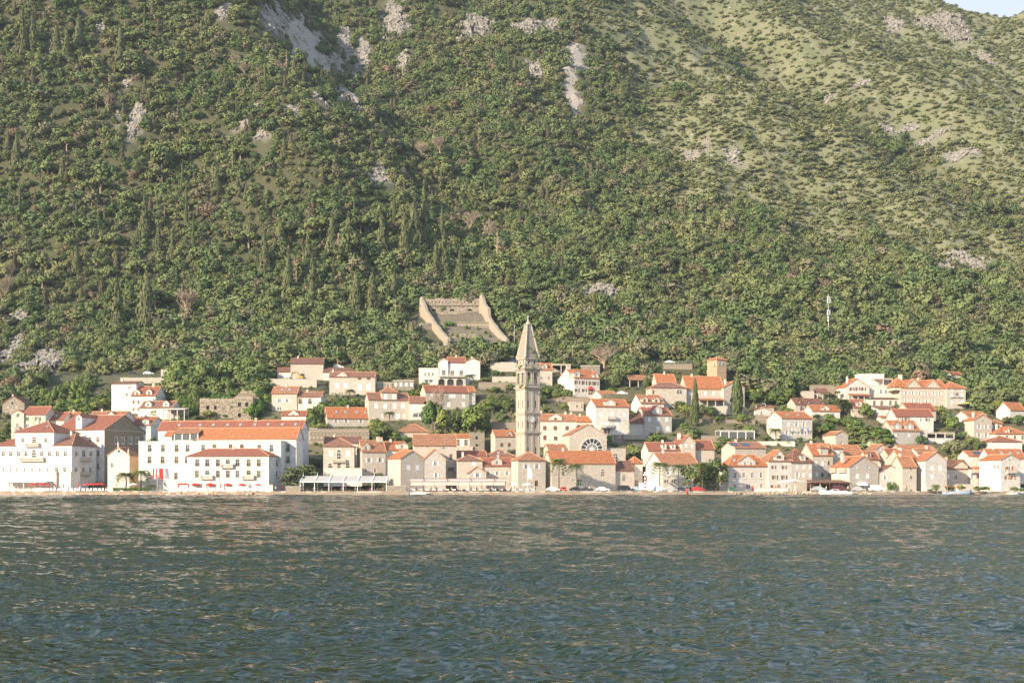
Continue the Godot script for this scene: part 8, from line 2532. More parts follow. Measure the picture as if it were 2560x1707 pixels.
func make_terrace_things() -> void:
	for p in PARASOLS:
		var left: bool = p[2] < -125.0
		var site: String = "on the sunbathing quay of the palace" if left else ("on the hotel terrace" if p[2] < -50 else "by the restaurant tables")
		var state := "open" if p[0] == "open" else "folded"
		parasol("parasol", "%s %s parasol %s" % [state, p[1], site], "%s %s parasols %s" % [state, p[1], site], Vector3(p[2], 1.06, p[3]), p[0] == "open", M["canvas_" + p[1]] if p[1] != "white" else M.canvas, 1.6)
	for p in HILL_PARASOLS:
		var at := on_ground(p[2], p[3])
		var state := "open" if p[0] == "open" else "folded"
		parasol("parasol", "%s %s parasol on a garden terrace of the slope" % [state, p[1]], "%s %s parasols on the slope" % [state, p[1]], at, p[0] == "open", M["canvas_" + p[1]] if p[1] != "white" else M.canvas, 2.1)
	# sun loungers
	var fr := new_st()
	box(fr, Vector3(-0.32, 0.24, -0.95), Vector3(0.32, 0.32, 0.4))
	for x in [-0.28, 0.24]:
		for z in [-0.9, 0.3]:
			box(fr, Vector3(x, 0, z), Vector3(x + 0.04, 0.24, z + 0.04))
	var frame := done(fr)
	var bk := new_st()
	hexa(bk, [Vector3(-0.32, 0.28, 0.42), Vector3(0.32, 0.28, 0.42), Vector3(0.32, 0.28, 0.34), Vector3(-0.32, 0.28, 0.34)], [Vector3(-0.32, 0.98, 0.86), Vector3(0.32, 0.98, 0.86), Vector3(0.32, 1.0, 0.78), Vector3(-0.32, 1.0, 0.78)])
	var back := done(bk)
	for l in LOUNGERS:
		var where := "on the palace quay" if l[0] < -125 else "on the hotel terrace"
		var o := thing("sun_lounger", "white sun lounger with raised back " + where, "sun lounger", Vector3(l[0], 1.06, l[1]), deg_to_rad(l[2] + 180), "white sun loungers " + where)
		part("frame", frame, M.plastic_white, o)
		part("backrest", back, M.plastic_white, o)
	# restaurant tables, chairs, guests
	var tt := new_st()
	box(tt, Vector3(-0.5, 0.70, -0.5), Vector3(0.5, 0.75, 0.5))
	var top := done(tt)
	tt = new_st()
	tube(tt, Vector3(0, 0, 0), Vector3(0, 0.7, 0), 0.05, 0.05, 6)
	box(tt, Vector3(-0.3, 0, -0.3), Vector3(0.3, 0.04, 0.3))
	var leg := done(tt)
	tt = new_st()
	hexa(tt, [Vector3(-0.58, 0.42, 0.58), Vector3(0.58, 0.42, 0.58), Vector3(0.58, 0.42, -0.58), Vector3(-0.58, 0.42, -0.58)], [Vector3(-0.52, 0.765, 0.52), Vector3(0.52, 0.765, 0.52), Vector3(0.52, 0.765, -0.52), Vector3(-0.52, 0.765, -0.52)])
	var cloth := done(tt)
	var seat := boxmesh(Vector3(-0.22, 0.42, -0.22), Vector3(0.22, 0.47, 0.22))
	var back2 := boxmesh(Vector3(-0.22, 0.55, -0.22), Vector3(0.22, 0.95, -0.18))
	var clg := boxmesh(Vector3(-0.02, 0, -0.02), Vector3(0.02, 0.42, 0.02))
	var i := 0
	for t in TABLES:
		var cl: bool = t[0] == "cloth"
		var where := "under the long white awning" if cl else "under the white pavilion roof"
		var at := Vector3(t[1], 1.06, t[2])
		var o := thing("restaurant_table", ("white-clothed restaurant table " if cl else "small wooden restaurant table ") + where, "table", at, 0.0, "restaurant tables " + where)
		part("top", top, M.wood, o)
		part("leg", leg, M.iron, o)
		if cl:
			part("tablecloth", cloth, M.canvas, o)
		for k in 2:
			var sg := -1.0 if k == 0 else 1.0
			var c := thing("restaurant_chair", ("dark chair at a white-clothed table " if cl else "pale wicker chair at a wooden table ") + where, "chair", at + Vector3(0.78 * sg, 0, 0.05), PI / 2 * -sg, "chairs " + where)
			var cm: Material = M.darkwood if cl else M.palebark
			part("seat", seat, cm, c)
			part("backrest", back2, cm, c)
			for lx in [-0.19, 0.19]:
				for lz in [-0.19, 0.19]:
					part("leg", clg, cm, c, Transform3D(Basis.IDENTITY, Vector3(lx, 0, lz)))
			if (i + k * 3) % (3 if cl else 2) == 0:
				var col: String = ["white", "navy", "red", "cream", "blue", "orange"][(i * 2 + k) % 6]
				var pe := inst(meshes.person_sit, M["cloth_" + col])
				pe.name = numbered("person")
				add_child(pe)
				pe.position = at + Vector3(0.76 * sg, 0.03, 0.05)
				pe.rotation.y = PI / 2 * -sg
				tag(pe, "person in %s clothes seated at a table %s" % [col, where], "person", "guests in %s seated %s" % [col, where])
		i += 1

func make_canopies() -> void:
	# white pavilion of the first restaurant
	var a := spot("pavL"); var b := spot("pavR")
	var w := a.distance_to(b)
	var o := thing("restaurant_pavilion", "long white restaurant canopy on posts with six roof ribs along the quay", "canopy", a, -atan2(b.z - a.z, b.x - a.x))
	var st := new_st()
	slab(st, [Vector3(0, 3.1, 0.2), Vector3(w, 3.1, 0.2), Vector3(w, 4.9, -4.6), Vector3(0, 4.9, -4.6)], 0.12)
	part("roof", done(st), M.concrete_pale, o)
	for k in 7:
		var x := w * k / 6.0
		st = new_st()
		hexa(st, [Vector3(x - 0.12, 2.95, 0.3), Vector3(x + 0.12, 2.95, 0.3), Vector3(x + 0.12, 4.9, -4.6), Vector3(x - 0.12, 4.9, -4.6)], [Vector3(x - 0.12, 3.3, 0.3), Vector3(x + 0.12, 3.3, 0.3), Vector3(x + 0.12, 5.2, -4.6), Vector3(x - 0.12, 5.2, -4.6)])
		tube(st, Vector3(x, 5.1, -4.5), Vector3(x, 5.9, -4.5), 0.1, 0.06, 5)
		part("rib", done(st), M.frame_white, o)
		st = new_st()
		box(st, Vector3(x - 0.09, 0, 0), Vector3(x + 0.09, 3.0, 0.18)); box(st, Vector3(x - 0.09, 0, -4.5), Vector3(x + 0.09, 4.7, -4.32))
		part("post", done(st), M.frame_white, o)
	part("fascia", boxmesh(Vector3(0, 2.85, 0.22), Vector3(w, 3.1, 0.3)), M.frame_white, o)
	# long awning with drop panels
	a = spot("awnL"); b = spot("awnR")
	w = a.distance_to(b)
	o = thing("restaurant_awning", "long brown-framed restaurant awning with a row of white drop blinds", "awning", a, -atan2(b.z - a.z, b.x - a.x))
	st = new_st()
	slab(st, [Vector3(-0.3, 3.15, 0.3), Vector3(w + 0.3, 3.15, 0.3), Vector3(w + 0.3, 3.95, -4.4), Vector3(-0.3, 3.95, -4.4)], 0.1)
	part("roof", done(st), M.awning, o)
	st = new_st()
	box(st, Vector3(-0.3, 3.0, 0.3), Vector3(w + 0.3, 3.18, 0.4)); box(st, Vector3(-0.3, 3.9, -4.5), Vector3(w + 0.3, 4.15, -4.4))
	part("beam", done(st), M.shutter_brown, o)
	for k in 8:
		var x0 := w * k / 8.0 + 0.06; var x1 := w * (k + 1) / 8.0 - 0.06
		part("blind", boxmesh(Vector3(x0, 1.95, 0.31), Vector3(x1, 3.0, 0.36)), M.awning, o)
	for k in 9:
		st = new_st()
		box(st, Vector3(w * k / 8.0 - 0.05, 0, 0.28), Vector3(w * k / 8.0 + 0.05, 3.0, 0.38)); box(st, Vector3(w * k / 8.0 - 0.05, 0, -4.4), Vector3(w * k / 8.0 + 0.05, 3.9, -4.3))
		part("post", done(st), M.shutter_brown, o)
		if k % 2 == 1:
			st = new_st()
			tube(st, Vector3(w * k / 8.0, 4.1, -4.4), Vector3(w * k / 8.0 + 0.5, 3.3, 0.2), 0.07, 0.07, 4); tube(st, Vector3(w * k / 8.0, 4.8, -4.4), Vector3(w * k / 8.0 + 0.5, 3.3, 0.2), 0.05, 0.05, 4)
			part("strut", done(st), M.shutter_brown, o)
	# terrace canopies of the palace
	a = spot("terL"); b = spot("terR")
	w = a.distance_to(b)
	o = thing("terrace_canopy", "white pergola canopy with peaked frames before the palace", "canopy", a, -atan2(b.z - a.z, b.x - a.x))
	for k in 4:
		var x0 := w * k / 4.0; var x1 := w * (k + 1) / 4.0
		st = new_st()
		slab(st, [Vector3(x0, 3.0, 0), Vector3(x1 - 0.15, 3.0, 0), Vector3(x1 - 0.15, 3.5, -3.4), Vector3(x0, 3.5, -3.4)], 0.08)
		part("roof", done(st), M.canvas, o)
		st = new_st()
		tube(st, Vector3(x0, 3.05, 0.05), Vector3((x0 + x1) / 2, 4.1, -1.5), 0.05, 0.05, 4); tube(st, Vector3((x0 + x1) / 2, 4.1, -1.5), Vector3(x1, 3.05, 0.05), 0.05, 0.05, 4); tube(st, Vector3((x0 + x1) / 2, 3.3, -1.5), Vector3((x0 + x1) / 2, 4.1, -1.5), 0.05, 0.05, 4)
		part("frame", done(st), M.frame_white, o)
		st = new_st()
		box(st, Vector3(x0, 0, -0.1), Vector3(x0 + 0.14, 2.95, 0.04)); box(st, Vector3(x0, 0, -3.4), Vector3(x0 + 0.14, 3.3, -3.26))
		part("post", done(st), M.frame_white, o)
	# dark wooden pergola
	a = spot("woodL"); b = spot("woodR")
	w = a.distance_to(b)
	o = thing("wooden_pergola", "dark brown wooden bar shelter behind the parked estate car", "shelter", a, -atan2(b.z - a.z, b.x - a.x))
	st = new_st()
	slab(st, [Vector3(0, 2.9, 0.6), Vector3(w, 2.9, 0.6), Vector3(w, 3.7, -4), Vector3(0, 3.7, -4)], 0.16)
	part("roof", done(st), M.shutter_brown, o)
	st = new_st()
	for k in 9:
		box(st, Vector3(w * k / 8.0 - 0.08, 2.55, -0.2), Vector3(w * k / 8.0 + 0.08, 2.75, 0.9))
	box(st, Vector3(0, 2.3, 0.1), Vector3(w, 2.55, 0.3))
	part("beam", done(st), M.darkwood, o)
	for k in 5:
		part("post", boxmesh(Vector3(w * k / 4.0 - 0.12, 0, 0.1), Vector3(w * k / 4.0 + 0.12, 2.3, 0.3)), M.darkwood if k > 1 else M.trim, o)
	part("rear_wall", boxmesh(Vector3(0.2, 0, -3.9), Vector3(w - 0.2, 3.4, -3.7)), M.darkwood, o)
	# white cantilever shade
	a = spot("shadeC")
	o = thing("square_sunshade", "big white square sunshade on a centre pole before the brown-shuttered house", "parasol", a)
	st = new_st()
	tube(st, Vector3.ZERO, Vector3(0, 4.2, 0), 0.12, 0.1, 6)
	part("pole", done(st), M.frame_white, o)
	for sg in [-1.0, 1.0]:
		st = new_st()
		slab(st, [Vector3(0.1 * sg if sg > 0 else -5.2, 2.9 if sg < 0 else 3.5, 1.6), Vector3(4.4 if sg > 0 else -0.1, 2.9 if sg > 0 else 3.5, 1.6), Vector3(4.4 if sg > 0 else -0.1, 2.9 if sg > 0 else 3.9, -2.2), Vector3(0.1 if sg > 0 else -5.2, 3.9 if sg > 0 else 2.9, -2.2)], 0.06)
		part("canopy", done(st), M.canvas, o)

func hull(st: SurfaceTool, ln: float, beam: float, free: float, sheer: float, blunt := 0.85) -> void:
	var n := 12
	var rings := []
	for i in n + 1:
		var t := float(i) / n                # 0 stern, 1 bow
		var wd := beam / 2 * (lerpf(blunt, 1.0, sst(0, 0.35, t)) if t < 0.35 else sqrt(maxf(0.0, 1.0 - pow((t - 0.35) / 0.65, 2.6))))
		var top := free + sheer * t * t
		var x := ln * (t - 0.5)
		rings.append([Vector3(x, top, wd), Vector3(x, top * 0.35, wd * 0.92), Vector3(x - 0.12 * ln * t * t * 0.6, -0.25, wd * 0.55), Vector3(x - 0.12 * ln * t * t * 0.6, -0.4, 0), Vector3(x - 0.12 * ln * t * t * 0.6, -0.25, -wd * 0.55), Vector3(x, top * 0.35, -wd * 0.92), Vector3(x, top, -wd)])
	for i in n:
		for k in 6:
			quad(st, rings[i][k], rings[i][k + 1], rings[i + 1][k + 1], rings[i + 1][k])
		quad(st, rings[i][6] - Vector3(0, 0.12, 0), rings[i][0] - Vector3(0, 0.12, 0), rings[i + 1][0] - Vector3(0, 0.12, 0), rings[i + 1][6] - Vector3(0, 0.12, 0))
	for k in 5:
		tri(st, rings[0][0], rings[0][k + 1], rings[0][k + 2])

func make_boats() -> void:
	# inflatable
	var a := spot("dinghyL", 0.0); var b := spot("dinghyR", 0.0)
	var ln := a.distance_to(b) * 0.95
	var o := thing("inflatable_boat", "pale grey inflatable dinghy moored below the long awning", "boat", (a + b) / 2, 0.04)
	var st := new_st()
	for s in [-1.0, 1.0]:
		tube(st, Vector3(-ln / 2, 0.35, 0.85 * s), Vector3(ln * 0.3, 0.4, 0.85 * s), 0.28, 0.3, 8)
		tube(st, Vector3(ln * 0.3, 0.4, 0.85 * s), Vector3(ln / 2, 0.62, 0.15 * s), 0.3, 0.24, 8)
	part("tube", done(st), M.plastic_white, o)
	part("floor", boxmesh(Vector3(-ln / 2, 0.05, -0.8), Vector3(ln * 0.35, 0.2, 0.8)), M.plastic_white, o)
	part("console", boxmesh(Vector3(-0.3, 0.2, -0.3), Vector3(0.3, 0.95, 0.3)), M.frame_white, o)
	part("outboard", boxmesh(Vector3(-ln / 2 - 0.4, 0.1, -0.2), Vector3(-ln / 2, 0.95, 0.2)), M.iron, o)
	# white motorboat
	a = spot("mbL", 0.0); b = spot("mbR", 0.0)
	ln = a.distance_to(b)
	o = thing("motorboat", "white cabin motorboat moored at the quay wall", "boat", (a + b) / 2, PI - 0.05)
	st = new_st()
	hull(st, ln, 2.9, 1.0, 0.55)
	part("hull", done(st), M.plastic_white, o)
	st = new_st()
	hexa(st, [Vector3(-1.2, 0.9, 1.0), Vector3(2.2, 1.0, 0.8), Vector3(2.2, 1.0, -0.8), Vector3(-1.2, 0.9, -1.0)], [Vector3(-0.9, 1.7, 0.85), Vector3(0.9, 1.75, 0.7), Vector3(0.9, 1.75, -0.7), Vector3(-0.9, 1.7, -0.85)])
	part("cabin", done(st), M.plastic_white, o)
	st = new_st()
	quad(st, Vector3(-0.8, 1.25, 0.97), Vector3(1.1, 1.3, 0.88), Vector3(0.8, 1.65, 0.76), Vector3(-0.7, 1.6, 0.9))
	quad(st, Vector3(1.1, 1.3, -0.88), Vector3(-0.8, 1.25, -0.97), Vector3(-0.7, 1.6, -0.9), Vector3(0.8, 1.65, -0.76))
	part("window_glass", done(st), M.pane, o)
	part("cover", boxmesh(Vector3(-ln * 0.38, 0.95, -1.0), Vector3(-1.3, 1.3, 1.0)), M.car_silver, o)
	st = new_st()
	for k in 6:
		tube(st, Vector3(ln * (0.1 + 0.07 * k), 1.1 + 0.05 * k, 1.2 - 0.16 * k), Vector3(ln * (0.1 + 0.07 * k), 1.75, 1.2 - 0.16 * k), 0.02, 0.02, 4)
	part("rail", done(st), M.car_silver, o)
	st = new_st()
	lathe(st, [[0.01, -0.1], [0.3, 0.1], [0.32, 0.3], [0.01, 0.5]], 8)
	var bu := part("fender", done(st), M.plastic_white, o)
	bu.position = Vector3(-ln / 2 - 0.4, 0, 1.0)
	# blue boat with orange canopy
	a = spot("bbL", 0.0); b = spot("bbR", 0.0)
	ln = a.distance_to(b)
	o = thing("excursion_boat", "pale blue wooden boat with an orange sun canopy", "boat", (a + b) / 2, 0.03)
	st = new_st()
	hull(st, ln, 2.6, 0.95, 0.65, 0.6)
	part("hull", done(st), M.hull_blue, o)
	part("rubbing_strake", boxmesh(Vector3(-ln * 0.45, 0.88, -1.2), Vector3(ln * 0.2, 0.96, 1.22)), M.frame_white, o)
	for x in [-ln * 0.38, ln * 0.08]:
		for z in [-0.9, 0.9]:
			st = new_st()
			tube(st, Vector3(x, 0.8, z), Vector3(x, 2.6, z), 0.035, 0.035, 5)
			part("post", done(st), M.frame_white, o)
	st = new_st()
	slab(st, [Vector3(-ln * 0.42, 2.6, 1.1), Vector3(ln * 0.12, 2.6, 1.1), Vector3(ln * 0.12, 2.75, 0), Vector3(-ln * 0.42, 2.75, 0)], 0.05); slab(st, [Vector3(ln * 0.12, 2.6, -1.1), Vector3(-ln * 0.42, 2.6, -1.1), Vector3(-ln * 0.42, 2.75, 0), Vector3(ln * 0.12, 2.75, 0)], 0.05)
	part("canopy", done(st), M.canvas_orange, o)
	part("console", boxmesh(Vector3(-0.4, 0.8, -0.5), Vector3(0.4, 1.7, 0.5)), M.frame_white, o)
	part("bench", boxmesh(Vector3(-ln * 0.36, 0.85, -0.8), Vector3(-ln * 0.2, 1.2, 0.8)), M.wood, o)
	# little boat
	a = spot("sbL", 0.0); b = spot("sbR", 0.0)
	ln = a.distance_to(b)
	o = thing("rowing_boat", "small white open boat with wooden bench by the orange-shuttered house", "boat", (a + b) / 2, 0.02)
	st = new_st()
	hull(st, ln, 1.8, 0.6, 0.3)
	part("hull", done(st), M.plastic_white, o)
	for x in [-0.8, 0.6]:
		part("bench", boxmesh(Vector3(x, 0.5, -0.75), Vector3(x + 0.3, 0.62, 0.75)), M.wood, o)
	# bathing-area float line
	o = thing("float_line", "line of orange and white floats along the bathing quay", "float line", Vector3.ZERO)
	st = new_st()
	tube(st, Vector3(-0.34, 0.06, 0), Vector3(0.34, 0.06, 0), 0.15, 0.15, 7)
	var fl := done(st)
	for k in 62:
		var x := -163.0 + k * 1.42
		part("float", fl, M.plastic_orange if k % 3 != 2 else M.plastic_white, o, Transform3D(Basis(Vector3.UP, 0.1 * sin(k * 1.3)), Vector3(x, 0.06, -shore(x) + 2.4 + 0.5 * sin(k * 0.21))))
	# mooring buoys
	var j := 0
	for x in [-36.5, -6.0, 40.0, 123.0, 141.5, 158.0]:
		st = new_st()
		lathe(st, [[0.01, -0.2], [0.28, 0.0], [0.3, 0.2], [0.1, 0.42], [0.01, 0.45]], 9)
		var bo := inst(done(st), M.plastic_orange)
		bo.name = numbered("mooring_buoy")
		add_child(bo)
		bo.position = Vector3(x, 0.02, -shore(x) + 5.5)
		tag(bo, "small orange mooring buoy floating off the quay", "buoy", "orange mooring buoys off the quay")
		j += 1

func make_street() -> void:
	var st := new_st()
	# utility poles
	for p in POLES:
		var o := thing("utility_pole", ("weathered wooden" if p[0] == "wood" else "pale concrete") + " utility pole above the trees over the town", "pole", on_ground(p[1], p[2]) - Vector3(0, 0.5, 0), 0.0, p[0] + " utility poles above the town")
		st = new_st()
		tube(st, Vector3.ZERO, Vector3(0, p[3] + 0.5, 0), 0.16, 0.11, 7)
		part("pole", done(st), M.wood_pale if p[0] == "wood" else M.concrete_pale, o)
		part("insulator_bar", boxmesh(Vector3(-0.45, p[3] - 0.1, -0.06), Vector3(0.45, p[3] + 0.04, 0.06)), M.wood_pale, o)
	# antenna mast
	var q: Array = MAST[0]
	var h: float = q[2] + 7.0
	var o := thing("antenna_mast", "tall white telephone mast with panel antennas rising from the wood", "antenna mast", on_ground(q[0], q[1]))
	st = new_st()
	tube(st, Vector3(0, -0.5, 0), Vector3(0, h, 0), 0.15, 0.06, 8)
	part("pole", done(st), M.frame_white, o)
	for k in 3:
		var t := TAU * k / 3 + 0.4
		for y in [h - 4.2, h - 9.4]:
			part("antenna", boxmesh(Vector3(-0.12, 0, -0.08), Vector3(0.12, 3.0 if y > h - 5 else 2.4, 0.1)), M.plastic_white, o, Transform3D(Basis(Vector3.UP, t), Vector3(cos(t) * 0.65, y, sin(t) * 0.65)))
			part("bracket", boxmesh(Vector3(0, -0.05, -0.05), Vector3(0.6, 0.05, 0.05)), M.iron, o, Transform3D(Basis(Vector3.UP, -t), Vector3(0, y + 1.2, 0)))
	for y in [h - 10.5, h - 11.8]:
		st = new_st()
		lathe(st, [[0.01, 0], [0.3, 0.06], [0.42, 0.2]], 10)
		part("dish", done(st), M.plastic_white, o, Transform3D(Basis(Vector3.RIGHT, 1.3), Vector3(-0.3, y, 0.3)))
	# free-standing stone walls
	for w in WALLS:
		var ww: float = w[1] - w[0]
		o = thing("stone_wall", w[9], "wall", Vector3(w[0], w[3], w[2]))
		st = new_st()
		var n := maxi(4, int(ww / 1.3))
		for k in n:
			var x0: float = ww * k / n; var x1: float = ww * (k + 1) / n
			var t0: float = lerpf(w[4], w[5], float(k) / n) + rng.randf_range(-0.08, 0.08)
			box(st, Vector3(x0, -4, -w[7]), Vector3(x1, t0, 0.01 * (k % 2)))
		part("masonry", done(st), M[w[6]], o)
		for k in int(ww / 1.1):
			var x0: float = k * 1.1
			var t0: float = lerpf(w[4], w[5], x0 / ww) + 0.02
			part("coping_stone", boxmesh(Vector3(x0 + 0.02, t0, -w[7] - 0.05), Vector3(x0 + 1.06, t0 + rng.randf_range(0.14, 0.24), 0.06)), M[w[6]], o)
		if w[8] == 1:
			st = new_st()
			for k in int(ww / 1.6) + 1:
				box(st, Vector3(k * 1.6, w[4] + 0.2, -0.4), Vector3(k * 1.6 + 0.06, w[4] + 1.4, -0.34))
			box(st, Vector3(0, w[4] + 1.34, -0.4), Vector3(ww, w[4] + 1.4, -0.34)); box(st, Vector3(0, w[4] + 0.8, -0.4), Vector3(ww, w[4] + 0.85, -0.34))
			part("railing", done(st), M.car_silver, o)
	# low walls along the quay
	for p in [["wall1L", "wall1R", 1.5, "grey", "block of stone sea wall between hotel terrace and pavilion"], ["wall2L", "wall2R", 1.7, "grey", "stone sea wall between pavilion and long awning"], ["wall3L", "wall3R", 2.0, "cream", "pale stone gate pier at the end of the hotel terrace"], ["lowL", "lowR", 1.0, "cream", "low cream parapet wall in front of the white waterfront houses"], ["gardL", "gardR", 1.6, "white2", "white garden wall beside the grey gable-fronted house"], ["gard2L", "gard2R", 2.2, "stone", "stone garden wall behind the blue boat"]]:
		var a := spot(p[0]); var b := spot(p[1])
		o = thing("low_wall", p[4], "wall", a, -atan2(b.z - a.z, b.x - a.x))
		part("masonry", boxmesh(Vector3(0, -1.0, -0.6), Vector3(a.distance_to(b), p[2], 0)), M[p[3]], o)
		part("coping", boxmesh(Vector3(-0.06, p[2], -0.68), Vector3(a.distance_to(b) + 0.06, p[2] + 0.14, 0.08)), M.trim, o)
	# flags
	var k := 0
	for p in [["flag1", [M.canvas_red, M.canvas, M.canvas_red], "flagpole with a red and white striped banner before the hotel", -1.0], ["flag2", [M.canvas_red, M.canvas_red, M.canvas_red], "flagpole with a plain red banner before the hotel", -1.0], ["flag3", [M.flag_grey, M.flag_grey, M.flag_grey], "flagpole with a grey banner before the hotel", -1.0], ["flagW", [M.canvas, M.canvas, M.canvas], "flagpole with a white banner by the restaurant parasols", 1.0]]:
		o = thing("flagpole", p[2], "flagpole", spot(p[0]))
		st = new_st()
		tube(st, Vector3.ZERO, Vector3(0, 7.4, 0), 0.06, 0.04, 7)
		part("pole", done(st), M.frame_white, o)
		for s in 3:
			st = new_st()
			for y in 8:
				var f := func(xx: float, yy: float) -> Vector3: return Vector3(p[3] * (0.06 + xx), 7.3 - yy * 0.42, 0.12 * sin(xx * 5.0 + yy * 0.5 + k))
				quad(st, f.call(s * 0.45, y + 1.0), f.call(s * 0.45 + 0.45, y + 1.0), f.call(s * 0.45 + 0.45, float(y)), f.call(s * 0.45, float(y)))
			part("banner", done(st), p[1][s], o)
		k += 1
	# red and white striped harbour pole
	o = thing("striped_pole", "red and white striped harbour pole with a lantern box", "harbour light", spot("stripe"))
	for y in 9:
		st = new_st()
		tube(st, Vector3(0, y * 0.55, 0), Vector3(0.05, y * 0.55 + 0.55, 0), 0.27, 0.27, 8)
		part("band", done(st), M.paint_red if y % 2 == 0 else M.plastic_white, o)
	part("lantern", boxmesh(Vector3(-0.5, 5.0, -0.4), Vector3(0.5, 5.6, 0.4)), M.plastic_white, o)
	st = new_st()
	lathe(st, [[0.2, 5.6], [0.2, 6.0], [0.02, 6.2]], 8)
	part("cap", done(st), M.plastic_white, o)
	# red mooring marker, bins
	o = thing("mooring_post", "short red mooring post on the quay edge", "post", spot("redmark"))
	st = new_st()
	tube(st, Vector3(0, -0.6, 0.6), Vector3(0, 0.8, 0.6), 0.22, 0.22, 8)
	part("post", done(st), M.paint_red, o)
	part("cap", boxmesh(Vector3(-0.26, 0.8, 0.34), Vector3(0.26, 0.92, 0.86)), M.paint_red, o)
	o = thing("rubbish_bin", "green lidded rubbish container on the quay", "bin", spot("bin"))
	part("body", boxmesh(Vector3(-1.0, 0.15, -0.5), Vector3(0.6, 1.2, 0.5)), M.shutter_green, o)
	part("lid", boxmesh(Vector3(-1.05, 1.2, -0.55), Vector3(0.65, 1.36, 0.55)), M.shutter_green, o)
	# shop awning
	o = thing("shop_awning", "white shop awning over the door of the balcony house", "awning", spot("shop"))
	st = new_st()
	slab(st, [Vector3(-1.7, 2.2, 0), Vector3(1.7, 2.2, 0), Vector3(1.7, 3.0, -2.6), Vector3(-1.7, 3.0, -2.6)], 0.06)
	part("canopy", done(st), M.canvas, o)
	part("valance", boxmesh(Vector3(-1.7, 1.85, 0.0), Vector3(1.7, 2.2, 0.05)), M.canvas, o)
	for x in [-1.6, 1.6]:
		part("post", boxmesh(Vector3(x - 0.04, 0, -0.1), Vector3(x + 0.04, 2.15, -0.02)), M.iron, o)
	# hedges
	for p in [["hedgeL", "hedgeR", 1.3, "clipped green hedge along the hotel garden wall"], ["hedge2L", "hedge2R", 3.2, "creeper-covered green gateway by the little gable house"]]:
		var a := spot(p[0]); var b := spot(p[1])
		o = thing("hedge", p[3], "hedge", a)
		var n := maxi(3, int(a.distance_to(b) / 0.9))
		for i in n:
			part("foliage", meshes.bush[i % 4], M.leaf_broad_deep, o, Transform3D(Basis(Vector3.UP, i * 1.3) * Basis.from_scale(Vector3(1.9, p[2] * 1.15, 1.7)), (b - a) * (float(i) / n)))
	# street lamps
	for p in ["lamp1", "lamp2"]:
		o = thing("street_lamp", "street lamp with a round white globe on the upper road", "street lamp", on_ground(spots[p][0], spots[p][1]), 0.0, "globe lamps of the upper road")
		st = new_st()
		tube(st, Vector3.ZERO, Vector3(0, 3.6, 0), 0.07, 0.05, 6)
		part("post", done(st), M.iron, o)
		st = new_st()
		lathe(st, [[0.02, 3.6], [0.3, 3.8], [0.34, 4.05], [0.22, 4.3], [0.02, 4.4]], 10)
		part("globe", done(st), M.plastic_white, o)
	# digger on the building site
	o = thing("excavator", "small yellow excavator with raised arm beside the plain stone house", "excavator", on_ground(spots["digger"][0], spots["digger"][1]) + Vector3(0, 0.1, 0))
	part("track", boxmesh(Vector3(-1.3, 0, -0.9), Vector3(1.3, 0.6, -0.4)), M.rubber, o)
	part("track", boxmesh(Vector3(-1.3, 0, 0.4), Vector3(1.3, 0.6, 0.9)), M.rubber, o)
	part("body", boxmesh(Vector3(-1.4, 0.6, -0.8), Vector3(0.6, 1.4, 0.8)), M.digger, o)
	part("cab", boxmesh(Vector3(-0.4, 1.4, -0.8), Vector3(0.6, 2.5, 0.1)), M.pane, o)
	st = new_st()
	tube(st, Vector3(-0.5, 1.2, 0.3), Vector3(-2.4, 3.4, 0.3), 0.2, 0.16, 5); tube(st, Vector3(-2.4, 3.4, 0.3), Vector3(-4.2, 2.9, 0.3), 0.15, 0.12, 5); tube(st, Vector3(-4.2, 2.9, 0.3), Vector3(-4.7, 1.0, 0.3), 0.12, 0.1, 5)
	part("arm", done(st), M.digger, o)
	part("bucket", boxmesh(Vector3(-5.1, 0.4, 0.0), Vector3(-4.4, 1.0, 0.6)), M.iron, o)
	# chapel statues
	for n in get_children():
		if n.name == "stone_chapel":
			for x in [3.95, 7.7]:
				var sy := 11.5 if x < 5 else 9.2
				st = new_st()
				lathe(st, [[0.34, 0], [0.3, 0.3], [0.22, 0.35], [0.27, 0.9], [0.3, 1.3], [0.24, 1.6], [0.1, 1.7], [0.16, 1.85], [0.14, 2.0], [0.02, 2.08]], 9)
				part("statue", done(st), M.trim, n, Transform3D(Basis.IDENTITY, Vector3(x, sy, 0.0)))
		elif n.name == "sign_hotel":
			var f := SystemFont.new()
			f.font_names = PackedStringArray(["Droid Serif"])
			f.font_weight = 700
			for w in [["SANTA BORA", 0.78, Vector3(173.4, 33.86, -560.61), 4.15, 3.55], ["B", 1.5, Vector3(173.4, 33.86, -560.61), 4.3, 4.55], ["HOTEL", 0.3, Vector3(173.4, 33.86, -560.61), 4.15, 2.95]]:
				var tm := TextMesh.new()
				tm.text = w[0]
				tm.font = f
				tm.font_size = 64
				tm.pixel_size = w[1] / 64.0
				tm.depth = 0.08
				tm.vertical_alignment = VERTICAL_ALIGNMENT_BOTTOM
				if w[0] == "HOTEL": continue
				var bt := Transform3D(Basis(Vector3.UP, deg_to_rad(8)), w[2]) * Transform3D(Basis.IDENTITY, Vector3(w[3], w[4], 0.06))
				part("lettering", tm, M.iron, n, n.transform.affine_inverse() * bt)
			st = new_st()
			for i in 8:
				var t0 := PI * i / 8.0; var t1 := PI * (i + 1) / 8.0
				tube(st, Vector3(-cos(t0) * 0.5, -0.3 * sin(t0), 0), Vector3(-cos(t1) * 0.5, -0.3 * sin(t1), 0), 0.09, 0.09, 4)
			var bt2 := Transform3D(Basis(Vector3.UP, deg_to_rad(8)), Vector3(173.4, 33.86, -560.61)) * Transform3D(Basis.IDENTITY, Vector3(3.45, 5.75, 0.1))
